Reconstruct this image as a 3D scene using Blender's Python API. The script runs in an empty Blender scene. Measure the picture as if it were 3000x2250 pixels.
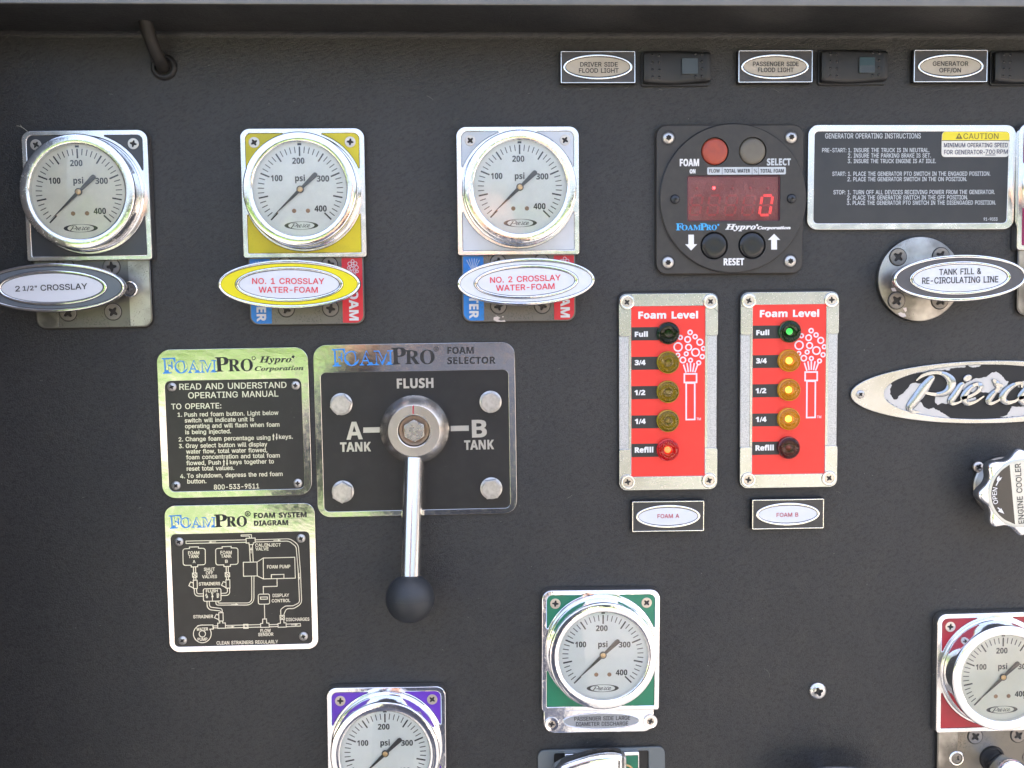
import bpy, bmesh, math, random
from math import sin, cos, pi, radians, sqrt, atan2, hypot
from mathutils import Vector, Matrix
from mathutils.geometry import delaunay_2d_cdt

# ------------------------------------------------------------------ camera
# panel units: x right, y up in the panel, h out of the panel; 1 unit = 0.21 mm
U = 0.00021
FPX, PA, YA, RA = 3100.0, -0.0737, -0.0342, -0.0096
CX, CY, CD = -194.0, 303.0, 3218.0
scene = bpy.context.scene
COL = scene.collection
rnd = random.Random(7)


def rot3(a, b, c):
    Rx = Matrix(((1, 0, 0), (0, cos(a), -sin(a)), (0, sin(a), cos(a))))
    Ry = Matrix(((cos(b), 0, sin(b)), (0, 1, 0), (-sin(b), 0, cos(b))))
    Rz = Matrix(((cos(c), -sin(c), 0), (sin(c), cos(c), 0), (0, 0, 1)))
    return Ry @ Rx @ Rz


CR = rot3(PA, YA, RA)


def V(a, b, h=0.0):
    return Vector((a * U, -h * U, b * U))


TO_W = Matrix(((1, 0, 0), (0, 0, -1), (0, 1, 0)))
cam_data = bpy.data.cameras.new("camera")
cam_data.sensor_fit = 'HORIZONTAL'
cam_data.sensor_width = 36.0
cam_data.lens = 36.0 * FPX / 3000.0
cam_data.clip_start = 0.01
cam_data.clip_end = 500
cam = bpy.data.objects.new("camera", cam_data)
COL.objects.link(cam)
mw = (TO_W @ CR).to_4x4()
mw.translation = V(CX, CY, CD)
cam.matrix_world = mw
scene.camera = cam
GROUND_Z = -1.50

# ------------------------------------------------------------------ world, sun, exposure
SUN_EL, SUN_ROT = 52.0, 18.0
world = bpy.data.worlds.new("World")
scene.world = world
world.use_nodes = True
wn = world.node_tree.nodes
wl = world.node_tree.links
sky = wn.new("ShaderNodeTexSky")
sky.sky_type = 'NISHITA'
sky.sun_disc = False
sky.sun_elevation = radians(SUN_EL)
sky.sun_rotation = radians(SUN_ROT)
sky.dust_density = 10.0
sky.air_density = 0.75
sky.ozone_density = 0.3
wl.new(sky.outputs[0], wn["Background"].inputs[0])
wn["Background"].inputs[1].default_value = 0.15
sd = bpy.data.lights.new("sun", 'SUN')
sd.energy = 2.0
sd.angle = radians(0.5)
sd.color = (1.0, 0.95, 0.88)
sun = bpy.data.objects.new("sun", sd)
sdir = Vector((sin(radians(SUN_ROT)) * cos(radians(SUN_EL)), cos(radians(SUN_ROT)) * cos(radians(SUN_EL)), sin(radians(SUN_EL))))
sun.rotation_euler = sdir.to_track_quat('Z', 'Y').to_euler()
sun.location = sdir * 5
COL.objects.link(sun)
scene.view_settings.view_transform = 'Standard'
scene.view_settings.look = 'None'
scene.view_settings.gamma = 1.0
scene.view_settings.exposure = 3.05

# ------------------------------------------------------------------ projection helpers


def W(u, v, h=0.0):
    """photograph pixel (3000 x 2250) -> panel coordinates on the plane at height h"""
    d = CR @ Vector(((u - 1500.0) / FPX, -(v - 1125.0) / FPX, -1.0))
    t = (CD - h) / -d.z
    return (CX + d.x * t, CY + d.y * t)


def crop(x0, y0, s):
    return lambda x, y: (x0 + x * s, y0 + y * s)


class Frame:
    """local frame of one thing lying on the panel"""

    def __init__(self, name, label, cat, c, ang=0.0, h=0.0, group=None):
        self.o = (c[0], c[1])
        self.ang = ang
        self.h = h
        r = bpy.data.objects.new(name, None)
        r.empty_display_size = 0.01
        r.location = V(c[0], c[1], 0)
        r.rotation_euler = (0, -ang, 0)
        r['label'] = label
        r['category'] = cat
        if group:
            r['group'] = group
        COL.objects.link(r)
        self.root = r

    def l(self, p, h=None):
        h = self.h if h is None else h
        x, y = W(p[0], p[1], h)
        x -= self.o[0]
        y -= self.o[1]
        c, s = cos(self.ang), sin(self.ang)
        return (c * x + s * y, -s * x + c * y)


def frame4(name, label, cat, tl, tr, bl, br, h, group=None):
    P = [Vector(W(p[0], p[1], h)) for p in (tl, tr, bl, br)]
    c = (P[0] + P[1] + P[2] + P[3]) / 4
    e = (P[1] - P[0]) + (P[3] - P[2])
    d = (P[0] - P[2]) + (P[1] - P[3])
    ang = atan2(e.y, e.x)
    f = Frame(name, label, cat, c, ang, h, group)
    f.w = e.length / 2
    f.hh = d.length / 2
    return f


def rect4(f, tl, tr, bl, br, h):
    P = [f.l(p, h) for p in (tl, tr, bl, br)]
    x0 = (P[0][0] + P[2][0]) / 2
    x1 = (P[1][0] + P[3][0]) / 2
    y1 = (P[0][1] + P[1][1]) / 2
    y0 = (P[2][1] + P[3][1]) / 2
    return x0, y0, x1, y1


# ------------------------------------------------------------------ outlines


def roundpoly(pts, rad, seg=6):
    n = len(pts)
    out = []
    for i in range(n):
        r = rad[i] if isinstance(rad, (list, tuple)) else rad
        a, b, c = Vector(pts[i - 1]), Vector(pts[i]), Vector(pts[(i + 1) % n])
        if r <= 0:
            out.append(tuple(b))
            continue
        u, w = (a - b), (c - b)
        lu, lw = u.length, w.length
        u.normalize()
        w.normalize()
        an = math.acos(max(-1, min(1, u.dot(w))))
        if an > pi - 0.02:
            out.append(tuple(b))
            continue
        t = min(r / math.tan(an / 2), lu * 0.49, lw * 0.49)
        rr = t * math.tan(an / 2)
        ce = b + (u + w).normalized() * (rr / sin(an / 2))
        s, e = b + u * t, b + w * t
        a0 = atan2(s.y - ce.y, s.x - ce.x)
        a1 = atan2(e.y - ce.y, e.x - ce.x)
        d = (a1 - a0 + pi) % (2 * pi) - pi
        for k in range(seg + 1):
            q = a0 + d * k / seg
            out.append((ce.x + rr * cos(q), ce.y + rr * sin(q)))
    return out


def rrect(x0, y0, x1, y1, r, seg=7):
    return roundpoly([(x0, y0), (x1, y0), (x1, y1), (x0, y1)], r, seg)


def ell(cx, cy, rx, ry=None, n=48, a0=0.0, tilt=0.0):
    ry = rx if ry is None else ry
    out = []
    for k in range(n):
        q = a0 + 2 * pi * k / n
        x, y = rx * cos(q), ry * sin(q)
        out.append((cx + x * cos(tilt) - y * sin(tilt), cy + x * sin(tilt) + y * cos(tilt)))
    return out


# ------------------------------------------------------------------ mesh makers


def finish(me, smooth=True, ang=38):
    if smooth:
        me.shade_smooth()
        me.set_sharp_from_angle(angle=radians(ang))
    return me


def plate(loops, h0, h1, bev=0.0, off=0.0, res=2):
    """solid plate from outlines (holes by nesting) between heights h0 and h1, edges bevelled"""
    cu = bpy.data.curves.new("plate", 'CURVE')
    cu.dimensions = '2D'
    cu.fill_mode = 'BOTH'
    for lp in loops:
        s = cu.splines.new('POLY')
        s.points.add(len(lp) - 1)
        co = []
        for x, y in lp:
            co += [x, y, 0, 1]
        s.points.foreach_set("co", co)
        s.use_cyclic_u = True
    t = abs(h1 - h0)
    bev = min(bev, t * 0.49)
    cu.extrude = t / 2 - bev
    cu.bevel_depth = bev
    cu.bevel_resolution = res
    cu.offset = off - bev
    ob = bpy.data.objects.new("plate", cu)
    me = bpy.data.meshes.new_from_object(ob)
    bpy.data.objects.remove(ob)
    bpy.data.curves.remove(cu)
    mid = (h0 + h1) / 2
    n = len(me.vertices)
    co = [0.0] * (3 * n)
    me.vertices.foreach_get("co", co)
    for i in range(n):
        x, y, z = co[3 * i:3 * i + 3]
        co[3 * i] = x * U
        co[3 * i + 1] = -(z + mid) * U
        co[3 * i + 2] = y * U
    me.vertices.foreach_set("co", co)
    me.update()
    return finish(me)


class MB:
    def __init__(self):
        self.v = []
        self.f = []

    def add(self, vs, fs):
        b = len(self.v)
        self.v += vs
        self.f += [tuple(b + i for i in q) for q in fs]

    def lathe(self, prof, c=(0, 0), seg=48, closed=False):
        """prof: list of (r, h); revolved about the axis out of the panel"""
        rings = []
        for r, h in prof:
            if r <= 1e-6:
                self.v.append((c[0], c[1], h))
                rings.append([len(self.v) - 1])
            else:
                b = len(self.v)
                for k in range(seg):
                    q = 2 * pi * k / seg
                    self.v.append((c[0] + r * cos(q), c[1] + r * sin(q), h))
                rings.append(list(range(b, b + seg)))
        for A, B in zip(rings[:-1], rings[1:]):
            for k in range(seg):
                k2 = (k + 1) % seg
                if len(A) == 1 and len(B) == 1:
                    continue
                if len(A) == 1:
                    self.f.append((A[0], B[k], B[k2]))
                elif len(B) == 1:
                    self.f.append((A[k2], A[k], B[0]))
                else:
                    self.f.append((A[k], B[k], B[k2], A[k2]))
        return self

    def tube(self, pts, rads, seg=16, cap=True):
        n = len(pts)
        P = [Vector(p) for p in pts]
        if not isinstance(rads, (list, tuple)):
            rads = [rads] * n
        up = Vector((0.13, 0.31, 0.94))
        rings = []
        for i in range(n):
            d = (P[min(i + 1, n - 1)] - P[max(i - 1, 0)]).normalized()
            x = (up - d * up.dot(d)).normalized()
            y = d.cross(x)
            up = x
            b = len(self.v)
            for k in range(seg):
                q = 2 * pi * k / seg
                self.v.append(tuple(P[i] + x * (rads[i] * cos(q)) + y * (rads[i] * sin(q))))
            rings.append(list(range(b, b + seg)))
        for A, B in zip(rings[:-1], rings[1:]):
            for k in range(seg):
                k2 = (k + 1) % seg
                self.f.append((A[k], A[k2], B[k2], B[k]))
        if cap:
            self.f.append(tuple(reversed(rings[0])))
            self.f.append(tuple(rings[-1]))
        return self

    def box(self, x0, y0, x1, y1, h0, h1):
        self.add([(x0, y0, h0), (x1, y0, h0), (x1, y1, h0), (x0, y1, h0), (x0, y0, h1), (x1, y0, h1), (x1, y1, h1), (x0, y1, h1)],
                 [(3, 2, 1, 0), (4, 5, 6, 7), (0, 1, 5, 4), (1, 2, 6, 5), (2, 3, 7, 6), (3, 0, 4, 7)])
        return self

    def ribbon(self, pts, w, h0, h1, closed=False):
        P = [Vector(p) for p in pts]
        n = len(P)
        L, R = [], []
        for i in range(n):
            a = P[i - 1] if (closed or i > 0) else None
            c = P[(i + 1) % n] if (closed or i < n - 1) else None
            d1 = (P[i] - a).normalized() if a is not None else None
            d2 = (c - P[i]).normalized() if c is not None else None
            d1 = d1 or d2
            d2 = d2 or d1
            n1 = Vector((-d1.y, d1.x))
            n2 = Vector((-d2.y, d2.x))
            m = (n1 + n2)
            if m.length < 0.2:
                m = n1.copy()
            m.normalize()
            k = w / 2 / max(0.5, m.dot(n1))
            L.append(P[i] + m * k)
            R.append(P[i] - m * k)
        vs = []
        for i in range(n):
            vs += [(L[i].x, L[i].y, h1), (R[i].x, R[i].y, h1), (L[i].x, L[i].y, h0), (R[i].x, R[i].y, h0)]
        fs = []
        m = n if closed else n - 1
        for i in range(m):
            a, b = 4 * i, 4 * ((i + 1) % n)
            fs += [(a, a + 1, b + 1, b), (a + 2, a, b, b + 2), (a + 1, a + 3, b + 3, b + 1)]
        if not closed:
            e = 4 * (n - 1)
            fs += [(0, 2, 3, 1), (e, e + 1, e + 3, e + 2)]
        self.add(vs, fs)
        return self

    def stroke(self, pts, h0, hh, sub=5):
        """pts: (x, y, width): raised brush stroke with a rounded section"""
        P = [Vector(p) for p in pts]
        Q = []
        n = len(P)
        for i in range(n - 1):
            a, b, c, d = P[max(i - 1, 0)], P[i], P[i + 1], P[min(i + 2, n - 1)]
            for j in range(sub):
                t = j / sub
                Q.append(0.5 * ((2 * b) + (c - a) * t + (2 * a - 5 * b + 4 * c - d) * t * t + (3 * b - a - 3 * c + d) * t ** 3))
        Q.append(P[-1])

        def capped(q, d, outw):
            r = []
            for t in ((1.0, 0.15), (0.8, 0.62), (0.45, 0.9)):
                r.append(Vector((q.x + d.x * q.z * 0.5 * t[0], q.y + d.y * q.z * 0.5 * t[0], q.z * t[1])))
            return r
        d0 = Vector((Q[0].x - Q[1].x, Q[0].y - Q[1].y)).normalized()
        d1 = Vector((Q[-1].x - Q[-2].x, Q[-1].y - Q[-2].y)).normalized()
        Q = capped(Q[0], d0, 1) + Q + capped(Q[-1], d1, 1)[::-1]
        rings = []
        for i, q in enumerate(Q):
            a, c = Q[max(i - 1, 0)], Q[min(i + 1, len(Q) - 1)]
            d = Vector((c.x - a.x, c.y - a.y)).normalized()
            nx, ny = -d.y, d.x
            b = len(self.v)
            for s, k in ((-0.5, 0), (-0.48, 0.6), (-0.33, 1), (0.33, 1), (0.48, 0.6), (0.5, 0)):
                self.v.append((q.x + nx * q.z * s, q.y + ny * q.z * s, h0 + hh * k))
            rings.append(list(range(b, b + 6)))
        for A, B in zip(rings[:-1], rings[1:]):
            for k in range(5):
                self.f.append((A[k + 1], A[k], B[k], B[k + 1]))
        return self

    def mesh(self, name="mesh", smooth=True, ang=38):
        me = bpy.data.meshes.new(name)
        me.from_pydata([(x * U, -h * U, y * U) for x, y, h in self.v], [], self.f)
        bm = bmesh.new()
        bm.from_mesh(me)
        bmesh.ops.recalc_face_normals(bm, faces=bm.faces)
        bm.to_mesh(me)
        bm.free()
        me.update()
        return finish(me, smooth, ang)


CACHE = {}


def put(name, me, mat, parent, loc=None, label=None, kind=None, scale=None, spin=None):
    """link one part; me may be a mesh or (key, maker)"""
    if isinstance(me, tuple):
        key = (me[0], getattr(mat, 'name', str(mat)))
        if key not in CACHE:
            CACHE[key] = me[1]()
            m = CACHE[key]
            m.name = name
            if mat is not None:
                m.materials.clear()
                m.materials.append(mat)
        me = CACHE[key]
    else:
        me.name = name
        if mat is not None:
            me.materials.clear()
            me.materials.append(mat)
    o = bpy.data.objects.new(name, me)
    if parent is not None:
        o.parent = parent.root if isinstance(parent, Frame) else parent
    if loc is not None:
        o.location = V(*loc)
    if scale is not None:
        o.scale = (scale, scale, scale)
    if spin is not None:
        o.rotation_euler = (0, -spin, 0)
    if label:
        o['label'] = label
    if kind:
        o['kind'] = kind
    COL.objects.link(o)
    return o


# ------------------------------------------------------------------ lettering (glyph outlines, base-90 coded)
GLYPHS = {
    'A': '-k(](L)G(L)z*%,<*%,p(L-Y(L+R.-*b.- *W+m*n,W+--R+F,X+^+m,(*`*3*`',
    'B': '-R)p)+)p+$+6+$+U*}+q*s,+*d,:*P,D*9,G)|,A)[,.)B+g)1+3)+ )..-).(L+5(L+l(P,<(_,^(t,u)5-&)V-,){-(*E,w*d,f*|,O+3,7+?+z+D+z+I,H+],Y+l,h,#,p,<,s,Z,o-#,b-D,K-`,--v+`.(+/.- )p+[)p-N+.-N+Y-H+x-7,.,x,4,X,1,@,&,*+s+t+_+g+G+_+,+[',
    'C': '..(}*K)8)f)Z)1*.(f*f(M+I(E+p(H,9(Q,Y(`,w(s-6)0-J)M-Y)o-d*8,}*8,j)e,I)C+z).+I)&*x)-*P)>*/)[)p*))`*Z)Y+<)`+y)p,P*.,x*P-:*x-L+I-R+z-K,I-6,j,p,v,Y,},@-d,@-Y,f-J-,-5-I,w-b,Y-u,8.(+p.1+I.4*f.,*.-o)Z-G)8,n(},-(u+<',
    'D': '.%)..-).(L*t(L+b(T,C(l,s)6-;)j-Q*M-X+=-Q,--;,l,t-C,E-i+e.$*z.- +})C+N)1*p)+)p)+)p-N*v-N+Q-H,#-6,F,t,`,M,o+w,t+=,o*_,`*-,F)a',
    'E': '--)p)+)p*~,G*~,G+])p+])p-N,X-N,X.-)..-).(L,[(L,[)+',
    'F': '-#)p(L)p*v,>*v,>+T)p+T)p-N,U-N,U.-)..-).(L',
    'G': '.8(|*K)7)g)Z)2*-(f*f(M+K(E,*(L,^(`--)#-M)M-b*$-i*a-i+>+Y+>+Y*`-)*`-#*8,q)n,Z)O,=)9+t)++K)&*y)-*P)>*/)[)p*))`*Z)Y+<)`+y)p,P*.,y*O-:*w-L+G-R+z-J,H-5,h,n,},A-e,A-[,e-K-*-7-G,x-`,Z-t,8.(+o.1+G.4*d.,*--o)Y-G)7,n(|,-(u+<',
    'H': '.5).(L)p(L)p+%,m+%,m(L-S(L-S.-,m.-,m+`)p+`)p.-)..-',
    'I': '+k(l)+(l(L+K(L+K)+*O)+*O-N+K-N+K.-(l.-(l-N)i-N)i)+',
    'J': ',q(n*E(n*)(y)C)=(n)o(O*Q(E+4(O+e(n,*)C,4*),4.-+N.-+N*)+H)Z+6)<*u)**Q)#*-)*)m)<)Z)Z)T*))T*E',
    'K': '-^)..-).(L)p(L)p*?*_+3,X(L-K(L+1+`-J.-,P.-*m,<*F+n)~+C)o+0)p,2)p.-',
    'L': ',n)..-).(L,M(L,M)+)p)+)p.-',
    'M': '/J)m(L)k-=*B+b+](L,:(L-R+b-m,O.+->.(,+.((L.i(L.i.--g.-,D*S+z);+j)n+^*7+S*S*0.-)..-).(L',
    'N': '.;)k-9*,,b*I,/*c+a,h(L-Y(L-Y.-,t.-,t*5,v)_,x)>,i)^,O*/,;*O){.-)..-).(L)p(L)p+b',
    'O': '.E(}*K)8)f)[)1*.(f*f(M+I(E,-(M,e(f-7)1-Z)f-q*K-x+<-q,--Z,n-7-G,e-o,-.,+I.4*f.,*.-o)[-G)8,n(},-(u+< )p*()`*Z)Y+<)`+y)p,P*/,y*P-;*x-L+I-R+u-L,A-;,d,y,},Q-3+y-8+<-3*Z,}*(,d)[,A)>+u)-+I)&*x)-*P)>*/)[',
    'P': '-G)..-).(L)p(L)p*R+)*R+`*W,0*h,R+&,k+G,y+o,~,@,y,l,k-8,R-X,0-r+`.&+).- )p+0)p-N+%-N+J-K+h-A+}-1,1,w,:,],<,@,:+~,1+e+}+N+h+>+K+4+&+0',
    'Q': '.E(}*K)8)f)[)1*.(f*f(M+I(E,-(M,H(Y,v&w-_&w,w(u-7)1-Z)f-q*K-x+<-q,--Z,n-7-G,e-o,-.,+I.4*f.,*.-o)[-G)8,n(},-(u+< )p*()`*Z)Y+<)`+y)p,P*/,y*P-;*x-L+I-R+u-L,A-;,d,y,},Q-3+y-8+<-3*Z,}*(,d)[,Q)L+x*7+3*7+})1+u)-+I)&*x)-*P)>*/)[',
    'R': '-K)..-).(L)p(L)p*_+**_+4*`,E(L-6(L+x*l,1*r,S+.,k+M,z+t,~,D,z,p,k-;,S-[,1-t+a.(+*.- )p+=)p-N+&-N+K-K+i-B+~-3,2,z,:,a,=,D,:,(,2+k+~+W+i+I+K+@+(+=',
    'S': '-I)2).)M(l)s(U*D(H*y(C+T(H,&(W,L(o,g)2,x)U,})~,z*C,p*_,`*u,K+,+w+F+F+U*m+d*A+s*,+~)v,2)j,D)f,])i,s)t-,*)-=*?-J*Z-R*z-U+I-O+m-?,*-%,5,_,v,_,o-),^-K,C-g+{-}+Q./*|.4*L./)}-})X-g)=-J),-&)%,X).,*)H+`)s+B*P+-+3*w+g*f+{*Y,0*K,:*9,>)~,9)e,-)N+v)<+]).+?)%*y(~*Z)%*>)-*%)9)n)J)a)a)Z)|(s)|({)R',
    'T': '-K(m.-(m-N*Y-N*Y(L+?(L+?-N-+-N-+.-',
    'U': '.5)..-).*E)4)o)G)B)e(x*2([*d(J+A(D+z(J,O([,x(x-;)B-M)o-S*E-S.-,n.-,n*J,j*(,^)d,I)I,/)6+i)*+A)%*u)**S)6*8)I*$)d)s*()o*J)o.-',
    'V': '-k)F.-(].-*e(L+T(L-Y.-,p.-+a*g+I)}+/)%*p)|*X*g',
    'W': '0*(].-*3(L+#(L+},&,3,p,;-?,C,l,T,&-Q(L.B(L/u.-/1.-..*)-w)0-q)P-X*],a.-+q.-*y*]*l*)*Y)/*S)P*;*])D.-',
    'X': '-e(_(L)M(L*N)t*z*]++*s+J*=+c)t,c(L-R(L+R+E-H.-,Z.-+i,u+N,M+:,-+,+m*x,-*e,M*J,u)Z.-(j.-*a+B',
    'Y': '-c)M.-(].-*d*i*d(L+J(L+J*i-Q.-,b.-+V,<+9+d+++B*w+c*X,<',
    'Z': '-@*0)+)e)))y)C*A)t,r-X,r.-(u.-(u-N+[-N,&-O+O,f(w({(w(L,t(L,t)+',
    'a': ',j(}(z)6(c)P(Q)q(G*8(C*V(F*p(M+:(f+N)%+S)%+S(L,5(L,5+9,1+a,%,#+q,;+],L+-,`*Z,e*;,c)x,[)Z,P)A,>)+,%(v+b)V+P)i+l*-,%*C,-*],/*u,-+.,%+>+v+I+h+O+U+O+1+G+)+(*|*J*u)p*l)@*Y),*K(x*9(o)}(k)_(p); )X):)P)I)N)[)Q)o)Y)~)h*.)y*7*G*@+A*N+R*V+R)}+N)f+E)O+6)<*})-*c(~*B(z)u)%)e)/',
    'b': '-2)&(L)c(L)c)-)i)-)}(l*D(P*_(G*~(D+P(J+x(],>(z,V)F,f)x,k*U,f+3,V+d,=,0+x,M+P,_*~,e*^,b*C,Y)|,>)i+~)e+~)e.-)&.- )p)f)g*.)d*U)g*~)p+E*#+b*9+w*T,)*u,.+;,)+V+v+l+a+{+C,)*|,,*U,)*/+{)h+l)J+U)4+;)$*u(|*T)$*:)3*#)H',
    'c': ',q(o*S(u)x)*)G)D({)h(]*7(J*h(D+C(K+q(b,9)*,F)@,O)X+o)h+c)K+M)4+1)%*h({*E)$*))4)o)K)_)h)U*/)R*S)U*y)_+@)o+^*)+u*E,)*h,.+0,)+L+v+a+`+n+D,N+S,8,%+p,H+B,^*h,e*7,_)h,L)D,.)*+b(u+1',
    'd': '-2(t)x)))F)A(z)b(]*/(J*[(D*|(G+:(P+^(l+r)-+x)-+x(L,X(L,X.-+v.-+v+~+q+~+^,>+;,Y*},b*],e*/,_)c,M)A,0))+d(t+3(o*U )`)h)U*/)R*U)U*|)_+C)o+a*)+v*D,)*f,.++,)+E+w+Z+b+k+E+t*~+w*U+t*.+j)f+Z)H+E)3+*)$*f(|*D)$*))4)o)J',
    'e': ',y(o*S(u)w)*)G)D({)h(]*9(J*m(D+7(G+Y(P+v(`,3(t,E)1,Q)M+q)[+[);+<)&*m({*K)#*/)/)s)B)a)])V)~)S*A,W*A,W*Z,T+0,I+X,9+z+~,9+e,M+H,Z+*,c*f,e*5,_)f,K)C,-))+a(t+0 )p+e**+x*E,**f,.++,*+E+y+Y+e+i+K+r+++s*v)S*v)U+/)`+L',
    'f': '+<*%(L*%,+*},+*},`*%,`*%--*)-E*2-V*C-a*[-e*|-_+1.9*w.?*S.B*9.?)z.7)d.))R-q)F-W)C-:)C,`(R,`(R,+)C,+)C(L',
    'g': '-3)$&b)2&K)D&8)[&&)y%u*@%m*h%j+9%n+b%y,(&1,B&L,S&q,X(C,X,`+x,`+x+~+s+~+_,>+;,Y*},c*],e*0,_)c,M)B,0))+d(t+4(o*W(t){)))L)B)&)d(h*0(V*[(Q*|(T+:(]+^(v+q)6+v)6+v(F+o&x+X&[+7&J*h&E*J&G*2&N)m&e)W&~ )`)n)U*3)R*Y)U*~)`+D)o+a*)+w*D,)*f,.++,)+F+w+[+b+k+F+t+$+w*Y+t*2+k)l+[)Q+F)=++)1*f)-*D)1*))>)o)R',
    'h': '-#)&.-)&(L)e(L)e*|)h+?)q+Y*$+n*9+|*P,**k,-+4,&+O+o+a+Q+g+)+g(L,I(L,I+.,E+[,9,$,$,A+f,U+F,a*|,e*S,`*0,N)o,0)e+w)e.-',
    'i': '*?)5-H)F-E)V-H)e-Q)n-_)q-n)n-~)e.0)V.9)F.<)5.9)(.0(y-~(v-n(y-_)(-Q )&,`)&(L)e(L)e,`',
    'j': '*?(B%r(r%v)3&$)H&5)X&L)b&h)e(.)e,`)&,`)&(/)#&q(u&_(f&S(B&O (y-_)&-Q)5-H)E-E)V-H)e-Q)n-_)q-n)n-~)e.0)V.9)E.<)5.9)&.0(y-~(v-n',
    'k': ',b)e*m)e.-)&.-)&(L)e(L)e*$*2*J+e(L,X(L*b*q,L,`+Z,`)l*m',
    'l': '*U)&)F),(|)<(a)W(O)~(J*:(K*M(O*B)()u)()k)0)f)?)e)U)e.-)&.-',
    'm': '/8)w,>)i,&)c+q)c,`)&,`)&(L)e(L)e+,)h+H)q+`*#+r*6,#*J,,*`,.*~,*+;+v+K+_+P+B+P(L,3(L,3+5,6+L,=+a,J+r,Z,#,p,,--,.-I,*-d+x-u+`-{+<-{(L.^(L.^+=.Y+g.M,,.:,F-|,X-_,d-?,g,|,d,b,[,I,M,5,;,%,$+|+s+t,/+^,M+?,a*t,g*[,e*D,]*/,O',
    'n': '-#)e(L)e*|)h+?)q+Y*$+n*9+|*P,**k,-+4,&+O+o+a+Q+g+)+g(L,I(L,I+.,E+[,9,$,$,A+f,U+F,a*|,e*S,`*0,N)o,0)c+r)c,`)&,`)&(L',
    'o': '-)(u)x)*)G)D({)h(]*7(J*h(D+>(J+j(],1({,K)G,])x,b*S,]+1,K+b,1,.+j,L+>,_*h,e*7,_)h,L)D,.)*+b(u+1(o*S )_)h)U*/)R*S)U*y)_+@)o+^*)+u*E,)*h,.+0,)+L+u+c+^+r+@+{*y+~*S+{*/+r)h+c)K+L)4+0)$*h({*E)$*))4)o)K',
    'p': '-2)c+~)c,`)&,`)&%r)e%r)e)-)i)-)}(l*E(P*_(G*~(D+P(J+x(],>(z,V)F,f)x,k*U,f+3,V+d,=,0+x,M+P,_*~,e*^,b*C,Y)|,>)i+~ )p)f)g*.)d*U)g*~)p+E*#+b*9+w*T,)*u,.+;,)+V+v+l+a+{+C,)*|,,*U,)*/+{)h+l)J+U)4+;)$*u(|*T)$*:)3*#)H',
    'q': '-2(t)x)))F)A(z)b(]*/(J*[(D*|(G+:(P+^(l+q)-+v)-+v%r,X%r,X,`+x,`+x+~+r+~+^,>+;,Y*},b*],e*/,_)c,M)A,0))+d(t+3(o*U )`)h)U*/)R*U)U*|)_+C)o+a*)+v*D,)*f,.++,)+E+w+Z+b+k+E+t*~+w*U+t*.+j)f+Z)H+E)3+*)$*f(|*D)$*))4)o)J',
    'r': '+A)c,$)c,`)&,`)&(L)e(L)e++)h+D)q+Z*#+l*7+z*N,&*h,*+1,%+1,e*n,f*M,a*0,S)u,?)f,$',
    's': ',Q)0(s)F(_)c(O*)(G*N(D*x(G+B(R+a(e+w(|,*)=,/)^,)*%+q*C+Q*Z*~*j*D*x*(+%)o+1)c+@)`+S)e+j)v+|*4,-*S,1*t,,+1+{+@+i+J+S,(+a+y+{+j,7+U,J+<,X*x,b*S,e*-,b)f,V)I,F)3,0)$+p(|+P)&++):*i)Z*R*-*B*m*3++*++<){+G)l+J)Y+D)C+2)0*r)#*M(z*.(~)o).)[)A)P)^(q)P(z)1',
    't': '*|)3)O):)%)N(b)p(N*@(H*X(I*n(N*c)(*B)#*.)&){)/)s)>)q)T)q,+*e,+*e,`)q,`)q-b)3-b)3,`(R,`(R,+)3,+',
    'u': '-#)&,`)&)~)+)Q)7)-)K(l)f(W**(K*N(G*w(L+?(^+](|+i);+i(L,I(L,I,`+g,`+g*1+d)m+Y)S+J)?+7)0*{)&*a)#*<)*)|)=)j)[)e*()e,`',
    'v': ',j*S)I*=*3)F,`(^,`*;(L*{(L,W,`+p,`*y*3*d)I*[)-',
    'w': '.h)I,`(d,`)}(L*`(L+E*z+S+V+Z+t+p*z+~*D,T(L-7(L.Q,`-k,`-<*o-&)z,r)4,c){,N*o+{,`+:,`*g*o*R)z*B)2*2)|)x*o',
    'x': ',`(b(L)M(L*,)G*U*3+$)G+^(L,J(L*y*X,D,`+X,`+&+q*c+;*W+&*++q)V,`(j,`*3*[',
    'y': ',j)/&P(|%v)3%r)M%p)h%r)~%y*7&**I&;*e&m,W,`+p,`*y*3*c)I*[).*=*3)F,`(^,`*;(K*/((*$&m)u&])i&R)Z&M',
    'z': ',a(w({(w(L,7(L,7)*)q)*)q).,1,/,1,`(},`(},&+<,&+<,#',
    '0': '-O)&*J)7)d)Q)0)u(e*F(M*|(E+U(M,&(e,K)0,e)d,u*J,z+<,u,.,e,p,J-I,&-o+U.,*|.4*F.,)u-o)Q-I)7,p)&,.(}+< )n*()d*Z)`+<)d+y)n,Q*#,z*;-=*X-O*|-V+C-O+a-=+x,z,.,Q,8+y,<+<,8*Z,.*(+x)Y+a)<+C)**|)#*X)**;)<*#)Y',
    '1': '-O*_.-)H-5)H,J*j-J*m-J*m)))>)))>(L,l(L,l))+R))+R.-',
    '2': '-O)r,N)u,k)~-&*1-;*D-I*]-S*y-V+8-S+O-K+d->+s--+|,r,#,W+},@+v,++X+X+(*~)2(|)2(L,j(L,j)+*1)+*1).+I*L,4+A,I+a,W+},_,=,b,X,]-$,M-G,5-e+q-|+J./*z.4*N./*&-{)b-d)H-D)9,z)4,N',
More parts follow.
